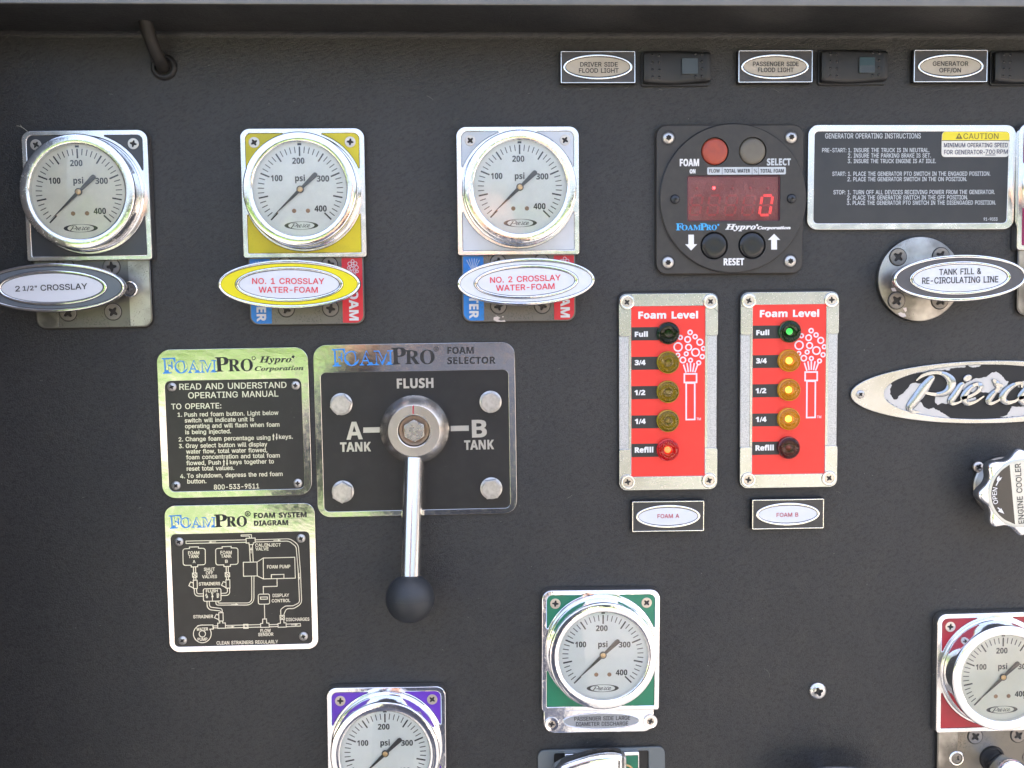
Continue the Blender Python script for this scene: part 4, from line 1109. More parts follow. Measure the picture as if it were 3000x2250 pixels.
# ------------------------------------------------------------------ brush-script logo strokes (emblem crop coordinates)
PIERCE = [
    [(1120, 322, 86), (1060, 400, 112), (985, 505, 112), (905, 610, 108), (868, 665, 84), (900, 705, 56), (962, 712, 26)],
    [(948, 336, 22), (1005, 290, 44), (1100, 256, 52), (1210, 250, 52), (1310, 290, 84), (1362, 360, 112), (1340, 440, 98), (1270, 490, 74), (1170, 505, 56), (1060, 488, 44)],
    [(1475, 395, 74), (1415, 490, 86), (1355, 580, 84), (1372, 615, 52), (1440, 600, 34), (1500, 560, 28)],
    [(1500, 545, 56), (1590, 520, 44), (1680, 460, 56), (1700, 402, 70), (1640, 388, 54), (1560, 450, 76), (1505, 550, 88), (1550, 612, 64), (1640, 590, 40), (1730, 530, 26)],
    [(1862, 345, 50), (1895, 385, 74), (1900, 440, 50), (1850, 500, 76), (1795, 580, 80), (1822, 612, 50), (1900, 580, 34), (1960, 530, 26)],
    [(1895, 385, 40), (1940, 398, 46)],
    [(2185, 405, 40), (2180, 372, 48), (2110, 385, 60), (2010, 460, 84), (1962, 550, 92), (2010, 600, 66), (2110, 580, 42), (2190, 520, 28)],
    [(2170, 545, 56), (2260, 520, 44), (2350, 460, 56), (2370, 402, 70), (2310, 388, 54), (2230, 450, 76), (2175, 550, 88), (2220, 612, 64), (2310, 590, 40), (2420, 500, 20)],
]
PDOT = (1548, 313, 56, 42)
PC = (1690, 475)


def pierce_strokes(mb, tf, sc, h0, hh, wk=1.0, sub=5):
    for k, s in enumerate(PIERCE):
        pts = []
        for x, y, w in s:
            a, b = tf(x, y)
            pts.append((a, b, w * sc * wk))
        mb.stroke(pts, h0, hh + 0.02 * k * max(hh, 0.3), sub)


# ------------------------------------------------------------------ pressure gauge
GT = 31.0   # height of the square bezel plate face
GY = 4.8    # gauge centre above the plate centre


def gauge_frame_loops():
    R, xm, yt, yb = 177.0, 167.0, 175.0, -176.0
    loops = [roundpoly([(-182.5, -190), (182.5, -190), (182.5, 190), (-182.5, 190)], [9, 9, 29, 29], 8)]
    xc = sqrt(R * R - (yt - GY) ** 2)
    yc = GY + sqrt(R * R - xm * xm)
    a0, a1 = atan2(yt - GY, -xc), atan2(yc - GY, -xm)
    tri = [(-xm, yc), (-xm, yt), (-xc, yt)]
    arc = [(R * cos(a0 + (a1 - a0) * k / 8), GY + R * sin(a0 + (a1 - a0) * k / 8)) for k in range(1, 8)]
    tl = roundpoly(tri + arc, [5, 17, 5] + [0] * 7, 5)
    loops.append(tl)
    loops.append([(-x, y) for x, y in tl])
    yc2 = 2 * GY - yc
    b0, b1 = atan2(yc2 - GY, xm), atan2(yc2 - GY, -xm)
    arc = [(R * cos(b0 + ((b1 - b0) if b1 < b0 else (b1 - b0 - 2 * pi)) * k / 20), GY + R * sin(b0 + ((b1 - b0) if b1 < b0 else (b1 - b0 - 2 * pi)) * k / 20)) for k in range(1, 20)]
    bt = roundpoly([(-xm, yc2), (-xm, yb), (xm, yb), (xm, yc2)] + arc, [5, 3, 3, 5] + [0] * 19, 4)
    loops.append(bt)
    return loops


GLOOPS = gauge_frame_loops()


def grow_rr(x0, y0, x1, y1):
    return roundpoly([(x0, y0), (x1, y0), (x1, y1), (x0, y1)], [10, 10, 31, 31], 8)


def dial_marks():
    mb = MB()
    for k in range(41):
        v = k * 10
        q = radians(225 - 270 * v / 400.0)
        major = v % 50 == 0
        r0, r1, w = (96, 123.5, 4.2) if major else (105.5, 123.5, 2.3)
        mb.ribbon([(r0 * cos(q), r0 * sin(q)), (r1 * cos(q), r1 * sin(q))], w, -0.2, 0.5)
    mb.box(-5.5, 127, 5.5, 133, -0.2, 0.5)
    return mb.mesh(smooth=False)


def dial_numerals():
    f = type('F', (), {})()
    t = Text(f, 0)
    for s, x, y, w, c in (("200", -4, 74, 35, 17), ("100", -68, 24.5, 33, 17), ("300", 66, 22.5, 35, 17), ("400", 57, -64, 35, 17), ("psi", -0.5, 24, 28, 17.5)):
        t.local(s, x - w / 2, y, x + w / 2, y, c, 'B')
    return t.mesh(0.5, 0.25)


def logo_oval():
    # dark crescents either side of the script
    o = ell(0, -104, 49, 11.6, 48)
    i = ell(0, -104, 38, 10.8, 48)
    mb = MB()
    pierce_strokes(mb, lambda x, y: ((x - PC[0]) * 0.036, -104.5 - (y - PC[1]) * 0.036), 0.036, 0, 0.5, 0.60, 3)
    me = mb.mesh()
    ovl = plate([o, i], -0.3, 0.5)
    bm = bmesh.new()
    bm.from_mesh(me)
    bm.from_mesh(ovl)
    bm.to_mesh(me)
    bm.free()
    return me


def needle_mesh():
    q = radians(223.5)
    d, e = Vector((cos(q), sin(q))), Vector((-sin(q), cos(q)))
    pts = [d * 116, d * 60 + e * 2.6, d * 8 + e * 5.2, d * -8 + e * 4.2, d * -58 + e * 7.2]
    for k in range(1, 8):
        a = pi * k / 8
        pts.append(d * (-60 - 7.2 * sin(a)) + e * (7.2 * cos(a)))
    pts += [d * -58 - e * 7.2, d * -8 - e * 4.2, d * 8 - e * 5.2, d * 60 - e * 2.6]
    return plate([[tuple(p) for p in pts]], 0, 1.6, 0.5)


def bezel_mesh():
    P = [(150, 22), (170, 29), (171, 33), (169.5, 36), (165.5, 37), (164.8, 40), (164.8, 90), (164.7, 95), (164.0, 98), (162.3, 99.8), (159.5, 100.5), (150, 100.9), (140, 101.3), (137.2, 100.4), (135.9, 97.8), (135.8, 92), (134, 80), (150, 80)]
    return MB().lathe(P, (0, 0), 96).mesh(ang=50)


def gauge(f, color, chrome, frame_m, dial_m, label, off=(0, 0), old=False, glass=None, spins=None):
    f.root['label'] = label
    put('shadow_rim', ('ggap', lambda: plate([grow_rr(-186, -193, 186, 193)], 0.2, 4)), GRIME_SHADE, f)  # dark rim painted in for the contact shadow around the bezel plate
    put('bezel_plate', ('gframe', lambda: plate(GLOOPS, 2, GT, 2.2)), frame_m, f)
    put('inset_backing', ('gback', lambda: MB().box(-172, -181, 172, 180, 6, GT - 5).mesh(smooth=False)), GRIME_SHADE, f)
    nb = [plate([lp], GT - 8, GT - 2.2, 0.5, -0.7) for lp in GLOOPS[1:]]
    for me in nb:
        put('enamel_inset', me, ENA[color], f)
    screw(f, -141, 149, GT - 2.5, 16, None, SCREW)
    screw(f, 141, 149, GT - 2.5, 16, None, SCREW)
    ox, oy = off
    c = (ox, GY + oy)
    put('gauge_bezel', ('gbezel', bezel_mesh), chrome, f, (c[0], c[1], 0))
    d = put('dial', ('gdial', lambda: MB().lathe([(0, 83.5), (137, 83.5)], (0, 0), 64).mesh()), dial_m, f, (c[0], c[1], 0))
    put('scale_marks', ('gmarks', dial_marks), INK, d, (0, 0, 83.8))
    put('numerals', ('gnum', dial_numerals), INK, d, (0, 0, 83.8))
    put('logo', ('glogo', logo_oval), INKGREY, d, (0, 0, 83.8))
    for x in (-20, 20):
        put('dial_screw', ('gds', lambda: MB().lathe([(0, 1.6), (3.2, 1.6), (4.0, 0.8), (6.2, 0.8), (6.4, 0)], seg=16).mesh()), BRASS_DULL, d, (x, -61.5, 83.5))
    put('stop_pin', ('gpin', lambda: MB().lathe([(0, 2.5), (1.8, 2.2), (1.8, 0)], seg=10).mesh()), BRASS_DULL, d, (-68, -67, 83.5))
    n = put('needle', ('gneedle', needle_mesh), NEEDLE, f, (c[0], c[1], 87))
    put('hub_ring', ('ghub', lambda: MB().lathe([(0, 3.0), (10.2, 3.0), (10.8, 2.2), (10.8, 0)], seg=24).mesh()), NEEDLE, n)
    put('brass_hub', ('gbrass', lambda: MB().lathe([(0, 4.6), (2, 4.7), (2.2, 5.2), (6.6, 5.0), (7.9, 4), (7.9, 2)], seg=24).mesh()), BRASS, n)
    put('lens', ('glens', lambda: MB().lathe([(0, 97.8), (60, 97.3), (100, 96.2), (137, 94.6)], (0, 0), 64).mesh()), glass or GLASS, f, (c[0], c[1], 0))


def plate_frame(name, label, cat, tl, tr, bl=None, group=None):
    """frame at the centre of the 365 x 380 gauge plate, from its corners in pixels"""
    A = Vector(W(*tl, GT))
    if tr:
        B = Vector(W(*tr, GT))
        q = atan2((B - A).y, (B - A).x)
        c = (A + B) / 2
    else:
        B = Vector(W(*bl, GT))
        q = atan2((A - B).y, (A - B).x) - pi / 2
        c = A + Vector((cos(q), sin(q))) * 182.5
    c = c - Vector((-sin(q), cos(q))) * 190
    return Frame(name, label, cat, (c.x, c.y), q, GT, group)


# ------------------------------------------------------------------ oval pull handle
def oval_handle(name, label, c, rx, ang, band, face_m, lines, ink, H=120.0, group='oval pull handles', rin=(0.755, 0.71), rface=(0.71, 0.60)):
    P = W(c[0], c[1], H)
    k = (CD - H) / FPX
    f = Frame(name, label, 'pull handle', P, radians(ang), H, group)
    RX, RY = rx * k, rx * k * 0.345
    o = lambda s, t=None: ell(0, 0, RX * s, RY * (s if t is None else t), 80)
    put('handle_body', plate([o(1.0)], H - 26, H - 3, 9, 0, 4), CHROME, f)
    put('outer_rim', plate([o(0.995, 0.99), o(0.955, 0.85)], H - 8, H + 2.0, 3.5, 0, 4), CHROME, f)
    put('colour_band', plate([o(0.965, 0.86)], H - 8, H - 1.2, 0), band, f)
    put('inner_ring', plate([o(rin[0], rin[1]), o(rface[0] - 0.004, rface[1] - 0.01)], H - 6, H + 2.4, 3.0, 0, 4), CHROME, f)
    for r0_, r1_, dz_ in (((rin[0] + 0.006, rin[1] + 0.014), (rin[0] - 0.01, rin[1] - 0.02), -0.8), ((rface[0] + 0.004, rface[1] + 0.006), (rface[0] - 0.012, rface[1] - 0.026), 0.5), ((0.962, 0.862), (0.952, 0.835), -0.8)):
        put('seam_line', plate([o(*r0_), o(*r1_)], H - 4, H + dz_), GRIME_SHADE, f)
    fc = put('label_face', plate([o(rface[0] + 0.01, rface[1] + 0.01)], H - 6, H + 0.1, 0), face_m, f)
    put('stem', MB().lathe([(16, 8), (24, H - 40), (30, H - 24), (30, H - 20)], seg=32).mesh(), CHROME, f)
    t = Text(f, H + 0.6)
    for s, x0, y0, x1, y1, cap, cr in lines:
        t.px(s, cr, x0, y0, x1, y1, cap)
    if lines:
        t.build('lettering', ink, 0.3, 0.42)
    return f
# ================================================================== the setting


def struct(name, me, m, parent=None, label=None):
    o = put(name, me, m, parent)
    if parent is None:
        o['kind'] = 'structure'
    return o


XL, XR, YB, YT = -1700, 3100, -7130, 1010
pn = MB().box(XL, YB, XR, 1400, -60, 0)
panel = struct('control_panel', pn.mesh(smooth=False), VINYL)
# overhang above the panel with its aluminium edge
OVH = 290.0
y0 = W(1500, 14.5, OVH)[1]
ov = bpy.data.objects.new('overhang', None)
ov['kind'] = 'structure'
COL.objects.link(ov)
q = 0.0028
ov.location = V(0, y0, 0)
ov.rotation_euler = (0, q, 0)
cove = [(-18, 0.6)] + [(-18 + 18 * sin(pi / 2 * k / 8), 0.6 + 18 * (1 - cos(pi / 2 * k / 8))) for k in range(1, 9)] + [(0.8, OVH - 12), (3400, OVH - 12), (3400, -60), (-18, -60)]
mbs = MB()
mbs.v = [(x, y, h) for x in (XL - 50, XR + 50) for y, h in cove]
nc = len(cove)
mbs.f = [(i, (i + 1) % nc, nc + (i + 1) % nc, nc + i) for i in range(nc)] + [tuple(range(nc)), tuple(range(nc, 2 * nc))]
put('soffit', mbs.mesh(ang=30), VINYL, ov)
put('trim_strip', plate([[(XL - 60, 0), (XR + 60, 0), (XR + 60, 190), (XL - 60, 190)]], OVH - 12, OVH, 3), TRIM, ov)
struct('side_light_blocker', MB().box(XL - 60, YB, XL, y0 - 2, 0.5, 950).mesh(smooth=False), BLKPLASTIC)  # unseen dark wall, added to shade the left side of the panel

# cable and its grommet
f = Frame('cable_grommet', 'black rubber grommet ring around the hole where the cable enters the panel', 'grommet', W(481, 197), 0)
put('grommet_ring', MB().lathe([(24, 0.5), (24, 9), (27, 12), (32, 12), (37, 8), (39, 0.5)], seg=40).mesh(), RUBBER, f)
put('grommet_hole', MB().lathe([(0, 1.2), (26, 1.2)], seg=30).mesh(), GRIME_SHADE, f)
f = Frame('electric_cable', 'thick dirty black cable bending down from the overhang into its grommet', 'cable', W(430, 60, 80), 0)
pts = []
path = [(404, -110, 150), (412, -30, 135), (421, 40, 115), (436, 100, 92), (455, 150, 66), (470, 180, 38), (477, 194, 10), (479, 197, -25)]
P = [Vector((*[a - b for a, b in zip(W(u, v, h), f.o)], h)) for u, v, h in path]
sm = []
for i in range(len(P) - 1):
    a, b, c, d = P[max(i - 1, 0)], P[i], P[i + 1], P[min(i + 2, len(P) - 1)]
    for j in range(6):
        t = j / 6
        sm.append(0.5 * ((2 * b) + (c - a) * t + (2 * a - 5 * b + 4 * c - d) * t * t + (3 * b - a - 3 * c + d) * t ** 3))
sm.append(P[-1])
put('sheath', MB().tube(sm, 19.5, 20).mesh(), BROWNCABLE, f)

# ================================================================== pressure gauges
C1, C2, C3 = crop(0, 350, 600 / 1605), crop(600, 350, 600 / 1605), crop(1250, 350, 600 / 1605)
C4, C5, C6 = crop(1550, 1700, 440 / 1327), crop(930, 1970, 420 / 2212), crop(2680, 1780, 320 / 1130)
GG = 'round pressure gauges in square bezel plates'
g1 = frame4('pressure_gauge', '', 'gauge', (61, 383), (433, 378), (77, 766), (445, 761), GT, GG)
gauge(g1, 'grey', CHROME_PIT, CHROME_FRAME, DIAL_OLD, 'pressure gauge with grey corner insets and pitted bezel at far left', (-3, 0), glass=GLASS_DIRTY)
g2 = frame4('pressure_gauge', '', 'gauge', (701.7, 375.4), (1067, 373), (712, 757), (1073.6, 754), GT, GG)
gauge(g2, 'yellow', CHROME, CHROME_FRAME, DIAL, 'pressure gauge with bright yellow insets in its square bezel plate', (0, 0), glass=GLASS_DIRTY)
g3 = frame4('pressure_gauge', '', 'gauge', (1336, 372), (1697, 369), (1341, 747), (1697, 745.5), GT, GG)
gauge(g3, 'white', CHROME_PIT, CHROME_FRAME, DIAL, 'pressure gauge with white insets in its square bezel plate', (3, 0), glass=GLASS_DIRTY)
g4 = frame4('pressure_gauge', '', 'gauge', (1585, 1730.5), (1932, 1727), (1590, 2085), (1933, 2080), GT, GG)
gauge(g4, 'green', CHROME, CHROME, DIAL, 'pressure gauge with green insets above the large diameter discharge label', (0, 0))
g5 = plate_frame('pressure_gauge', '', 'gauge', (957.5, 2016.5), (1304, 2011), group=GG)
gauge(g5, 'purple', CHROME, CHROME, DIAL, 'pressure gauge with purple insets cut off by the bottom edge', (0, 0))
g6 = plate_frame('pressure_gauge', '', 'gauge', (2747, 1800), None, (2742, 2148), group=GG)
gauge(g6, 'red', CHROME, CHROME_FRAME, DIAL_OLD, 'pressure gauge with red insets at the lower right edge', (0, 0))
g7 = plate_frame('pressure_gauge', '', 'gauge', (2986, 361), None, (2979, 730), group=GG)
gauge(g7, 'magenta', CHROME, CHROME_FRAME, DIAL, 'sliver of a gauge plate with magenta insets at the upper right edge', (0, 0))

# label foot below the green gauge
GBL = rrect(-176, -266, 168, -176, 30)
put('label_foot', plate([roundpoly([(-176, -188), (-176, -264), (168, -264), (168, -188)], [0, 34, 34, 0], 8)], 2, 20, 2.5), CHROME, g4)
for px_, py_ in ((200, 1272), (1073, 1246)):
    a, b = g4.l(C4(px_, py_), 22)
    put('screw_washer', MB().lathe([(12, 20), (12, 24), (21, 24.5), (22.5, 22), (22.5, 19)], (a, b), 32).mesh(), CHROME, g4)
    screw(g4, a, b, 21.5, 15, None, SCREW)
a, b = g4.l(C4(638, 1242), 20)
put('oval_rim', plate([ell(a, b, 121, 27, 64), ell(a, b, 117, 23.5, 64)], 18, 22.5, 1.2), CHROME, g4)
put('label_face', plate([ell(a, b, 118, 24.5, 64)], 18, 20.7), mat("grey_label_face", (0.33, 0.34, 0.355), 0.4), g4)
g4.h = 21
t = Text(g4, 21.2)
t.px("PASSENGER SIDE LARGE", C4, 400, 1242, 893, 1232, 34)
t.px("DIAMETER DISCHARGE", C4, 416, 1288, 875, 1282, 34)
t.build('lettering', INKGREY, 0.3, 0.3)

# ------------------------------------------------------------------ handle plates below the gauges
HP = 15.0
LOW = roundpoly([(-171, -180), (-171, -389), (171, -389), (171, -180)], [0, 27, 27, 0], 9)


def handle_plate(g, label, insets, screws, big=22.5, extra=None):
    f = Frame('handle_plate', label, 'mounting plate', g.o, g.ang, HP, 'metal plates behind the pull handles')
    put('shadow_rim', plate([roundpoly([(-173, -185), (-173, -393), (173, -393), (173, -185)], [0, 28, 28, 0], 9)], 0.2, 2), GRIME_SHADE, f)  # contact shadow of the handle plate, drawn as a dark outline
    put('base_plate', plate([LOW], 1, HP, 1.6), SATIN_DARK, f)
    for side, m, nm in insets:
        s = -1 if side == 'l' else 1
        x0, x1 = (-167, -106) if s < 0 else (106, 167)
        rad = [3, 24, 3, 3] if s < 0 else [3, 3, 24, 3]
        pl = roundpoly([(x0, -192), (x0, -385), (x1, -385), (x1, -192)] if s < 0 else [(x0, -192), (x0, -385), (x1, -385), (x1, -192)], rad, 8)
        put(nm, plate([pl], HP - 3, HP + 1.6, 0.4), m, f)
    for a, b in screws:
        put('screw_seat', MB().lathe([(big * 0.9, HP - 2), (big * 1.0, HP + 0.6), (big * 1.13, HP + 0.6), (big * 1.15, HP - 2)], (a, b), 36).mesh(), GRIME_SHADE, f)
        screw(f, a, b, HP + 0.2, big, None, DARKSCREW)
    return f


def side_lettering(f, foam=True, side=1):
    """vertical decal lettering with its little spray picture"""
    x = 139 if side > 0 else -137
    t = Text(f, HP + 2.2)
    if side > 0:
        t.local("FOAM", x - 13, -267, x - 13, -378, 27, "B")
        t.build('lettering', DECALWHITE, 0.3, 0.6)
        mb = MB()
        for i, (cx, cy, r) in enumerate(((0, 0, 4.5), (-9, -8, 5.5), (8, -7, 5), (0, -13, 4), (-12, -20, 4), (11, -19, 5.5), (-3, -22, 5), (5, -30, 4), (-8, -31, 4), (13, -31, 3.5))):
            mb.ribbon(ell(x + cx, -201 + cy, r, n=14), 1.6, HP + 2, HP + 2.4 + 0.02 * i, True)
        for i in range(5):
            mb.ribbon([(x - 9 + 4.5 * i, -236), (x - 4 + 2 * i, -252)], 1.4, HP + 2, HP + 2.4 + 0.02 * i)
        mb.ribbon([(x - 6, -253), (x + 6, -253), (x + 6, -262), (x - 6, -262)], 1.6, HP + 2, HP + 2.4, True)
        put('spray_picture', mb.mesh(smooth=False), DECALWHITE, f)
    else:
        t.local("WATER", x - 13, -249, x - 13, -378, 27, "B")
        t.build('lettering', DECALWHITE, 0.3, 0.6)
        mb = MB()
        for i in range(6):
            q = radians(90 + (i - 2.5) * 11)
            mb.ribbon([(x + 8 * cos(q), -240 + 8 * sin(q)), (x + 42 * cos(q), -240 + 42 * sin(q))], 1.4, HP + 2, HP + 2.4 + 0.02 * i)
        put('spray_picture', mb.mesh(smooth=False), DECALWHITE, f)


SCR = ((-62, -211), (70, -211), (-62, -342), (70, -342))
hp1 = handle_plate(g1, 'bare steel plate with a side screw behind the grey handle', (('l', SATIN, 'blank_inset'), ('r', SATIN, 'blank_inset')), ())
for px_, py_ in ((515, 1155), (875, 1155), (535, 1515), (887, 1507)):
    a, b = hp1.l(C1(px_, py_), HP)
    put('screw_seat', MB().lathe([(22, HP - 2), (24, HP + 0.6), (26.5, HP + 0.6), (27, HP - 2)], (a, b), 36).mesh(), GRIME_SHADE, hp1)
    screw(hp1, a, b, HP + 0.2, 24, None, DARKSCREW)
a, b = hp1.l(C1(1015, 1330), HP)
put('screw_washer', MB().lathe([(17, HP), (18, HP + 5), (21, HP + 5.5), (24, HP + 3), (24.5, HP)], (a, b), 36).mesh(), CHROME_FRAME, hp1)
screw(hp1, a, b, HP + 1, 17, None, DARKSCREW)
hp2 = handle_plate(g2, 'blue and red sided plate behind the yellow oval handle', (('l', DECALBLUE, 'blue_decal'), ('r', DECALRED, 'red_decal')), SCR)
side_lettering(hp2, side=1)
side_lettering(hp2, side=-1)
hp3 = handle_plate(g3, 'blue and red sided plate behind the white oval handle', (('l', DECALBLUE, 'blue_decal'), ('r', DECALRED, 'red_decal')), SCR)
side_lettering(hp3, side=1)
side_lettering(hp3, side=-1)
chip_m = mat("bare_pinkish_chip", (0.62, 0.55, 0.52), 0.5)
CH3 = crop(1300, 700, 500 / 2212)
for pts_ in ([(648, 1015), (700, 1003), (735, 1022), (705, 1042), (740, 1060), (790, 1050), (800, 1074), (690, 1074), (645, 1050)], [(760, 1000), (778, 1003), (772, 1018), (757, 1014)], [(672, 990), (686, 992), (680, 999)]):
    put('paint_chip', plate([[hp3.l(CH3(*p_), HP) for p_ in pts_]], HP, HP + 0.5), chip_m, hp3)
hp6 = handle_plate(g6, 'steel plate around the chrome handle shaft in the lower right corner', (('l', SATIN, 'blank_inset'),), ((-50, -211), (88, -211)))
a, b = hp6.l(C6(430, 1558), HP)
put('screw_washer', MB().lathe([(17, HP), (18, HP + 5), (21, HP + 5.5), (24, HP + 3), (24.5, HP)], (a, b), 36).mesh(), CHROME_FRAME, hp6)
screw(hp6, a, b, HP + 1, 16, None, DARKSCREW)
a, b = hp6.l(C6(1165, 1550), HP)
screw(hp6, a, b, HP + 0.2, 16, None, DARKSCREW)
a, b = hp6.l(C6(800, 1560), HP)
put('shaft_bushing', MB().lathe([(0, HP + 1.5), (30, HP + 1.5), (33, HP + 7), (38, HP + 7), (41, HP)], (a, b), 40).mesh(), RUBBER, hp6)
hp7 = handle_plate(g7, 'edge of a steel plate under the magenta gauge at the right edge', (('l', SATIN, 'blank_inset'),), SCR)
f = Frame('handle_shaft', 'rounded chrome shaft of a pull handle in the lower right corner', 'handle shaft', W(*C6(800, 1560), HP), 0, 0)
dx, dy = 22, -14
sh = MB()
sh.lathe([(25, HP + 2), (29, HP + 12), (38, HP + 40), (46, HP + 75), (52, HP + 105), (50, HP + 118), (40, HP + 128), (20, HP + 133), (0, HP + 134)], (8, -8), 48)
put('shaft', sh.mesh(), CHROME, f)

# ------------------------------------------------------------------ oval pull handles
H1 = oval_handle('pull_handle', 'grey oval pull handle lettered two and a half inch crosslay', C1(409, 1319), 206, 0.4, HBAND['grey'], FACEWHITE,
                 [('2', 122, 1348, 157, 1347, 42, C1), ('1/2"', 180, 1341, 290, 1337, 34, C1), ('CROSSLAY', 320, 1342, 684, 1328, 44, C1)], INKGREY)
H2 = oval_handle('pull_handle', 'yellow oval pull handle lettered number one crosslay in red', C2(661, 1291), 206, -0.3, HBAND['yellow'], FACEWHITE,
                 [('NO. 1 CROSSLAY', 372, 1288, 935, 1289, 44, C2), ('WATER-FOAM', 423, 1356, 885, 1357, 44, C2)], PRINTRED)
H3 = oval_handle('pull_handle', 'white oval pull handle lettered number two crosslay in red', C3(780, 1272), 202, 1.5, HBAND['white'], FACEWHITE,
                 [('NO. 2 CROSSLAY', 498, 1281, 1050, 1260, 44, C3), ('WATER-FOAM', 545, 1344, 1002, 1328, 44, C3)], PRINTRED)
CT = crop(2400, 650, 600 / 2212)
H4 = oval_handle('pull_handle', 'dark oval pull handle on a round flange lettered tank fill', CT(1524, 606), 201, 0.9, HBAND['slate'], FACEWHITE,
                 [('TANK FILL &', 1297, 573, 1748, 562, 62, CT), ('RE-CIRCULATING LINE', 1112, 669, 1932, 652, 66, CT)], INKGREY)
H5 = oval_handle('pull_handle', 'top of an oval pull handle just rising over the bottom edge', (2449, 2313), 190, 0, HBAND['slate'], FACEWHITE, [], INKGREY)

# round flange behind the tank fill handle
f = Frame('round_flange', 'round worn steel flange with four screws behind the tank fill handle', 'flange', W(*CT(1087, 618), 22), 0, 22)
R = 125 * (CD - 22) / FPX
put('flange_disc', MB().lathe([(0, 22), (R - 5, 22), (R - 1.5, 21), (R, 18), (R, 1), (R - 10, 0.5)], seg=96).mesh(), SATIN, f)
for px_, py_ in ((850, 380), (1312, 370), (833, 850), (1300, 850)):
    a, b = f.l(CT(px_, py_), 22)
    put('screw_seat', MB().lathe([(23, 20), (25, 22.6), (27.5, 22.6), (28, 20)], (a, b), 36).mesh(), GRIME_SHADE, f)
    screw(f, a, b, 22.2, 25, None, DARKSCREW)

for pts_ in ([(850, 990), (880, 975), (900, 985), (925, 990), (940, 1020), (905, 1030), (870, 1015)], [(905, 930), (940, 925), (945, 960), (930, 975), (915, 950)], [(775, 715), (815, 712), (835, 750), (790, 750)]):
    put('paint_chip', plate([[f.l(CT(*p_), 22) for p_ in pts_]], 22, 22.6), chip_m, f)

# ================================================================== small oval nameplates
NG = 'small rectangular nameplates with an oval label'


def nameplate(label, tl, tr, bl, br, c, rx, lines, cr, face, ink, worn=True):
    h = 22
    f = frame4('nameplate', label, 'nameplate', tl, tr, bl, br, h, NG)
    k = (CD - h) / FPX
    w, hh = f.w / 2, f.hh / 2
    put('backing', plate([rrect(-w - 2, -hh - 2, w + 2, hh + 2, 5)], 0.5, h - 1, 1.5), BLKPLASTIC, f)
    put('border', plate([rrect(-w, -hh, w, hh, 3), rrect(-w + 2.8, -hh + 2.8, w - 2.8, hh - 2.8, 1.5)], h - 3, h + 0.8, 0.8), CHROME_FRAME, f)
    put('dark_face', plate([rrect(-w + 2, -hh + 2, w - 2, hh - 2, 2)], h - 3, h - 0.6), SIGNBLACK if not worn else mat('worn_dark_face_' + label[:6], (0.060, 0.052, 0.046), 0.3, var=(140, (0.035, 0.033, 0.033), 0.4, 0.7)), f)
    a, b = f.l(c, h)
    rx *= k
    ry = rx * 0.36
    put('oval_ring', plate([ell(a, b, rx, ry, 56), ell(a, b, rx - 8, ry - 7.2, 56)], h - 3, h + 3.2, 2.2, 0, 3), CHROME_FRAME, f)
    for d0_, d1_, dz_ in ((1.2, -0.8, 0.2), (-6.6, -9.0, 1.25)):
        put('seam_line', plate([ell(a, b, rx + d0_, ry + d0_, 56), ell(a, b, rx + d1_, ry + d1_, 56)], h - 3, h + dz_), GRIME_SHADE, f)
    put('oval_face', plate([ell(a, b, rx - 7.5, ry - 6.7, 56)], h - 3, h + 0.9), face, f)
    t = Text(f, h + 1.5)
    for s, x0_, y0_, x1_, y1_, cap in lines:
        t.px(s, cr, x0_, y0_, x1_, y1_, cap)
    t.build('lettering', ink, 0.25, 0.38 if worn else 0.25)
    return f


N1 = crop(1600, 100, 700 / 2212)
N2 = crop(2100, 100, 900 / 2212)
CF = crop(1780, 840, 700 / 1569)
nameplate('aged nameplate reading driver side flood light', (1642.7, 149.7), (1861, 149.3), (1643, 243.4), (1861.5, 243), N1(478, 304), 101, [("DRIVER SIDE", 316, 300, 662, 300, 40), ("FLOOD LIGHT", 304, 357, 670, 357, 40)], N1, FACECREAM, INKGREY)
nameplate('aged nameplate reading passenger side flood light', (2163.5, 147.5), (2381, 146.5), (2163.5, 241.8), (2380.5, 241), N2(418, 235), 100, [("PASSENGER SIDE", 260, 230, 590, 230, 31), ("FLOOD LIGHT", 297, 273, 552, 273, 31)], N2, FACECREAM, INKGREY)
nameplate('aged nameplate reading generator off and on', (2678, 146), (2893.8, 145.6), (2677, 240.6), (2892.5, 240), N2(1683, 232), 98, [("GENERATOR", 1555, 228, 1810, 228, 31), ("OFF/ON", 1602, 275, 1757, 275, 31)], N2, FACECREAM, INKGREY)
nameplate('clean nameplate reading foam A in red', CF(161, 1411), CF(634, 1406), CF(163, 1611), CF(633, 1603), CF(397, 1508), 97, [("FOAM A", 328, 1520, 470, 1518, 26)], CF, FACEWHITE, PRINTDARKRED, False)
nameplate('clean nameplate reading foam B in red', CF(949, 1400), CF(1421, 1392), CF(951, 1594), CF(1419, 1586), CF(1183, 1493), 96.5, [("FOAM B", 1110, 1512, 1252, 1509, 26)], CF, FACEWHITE, PRINTDARKRED, False)

# ================================================================== rocker switches


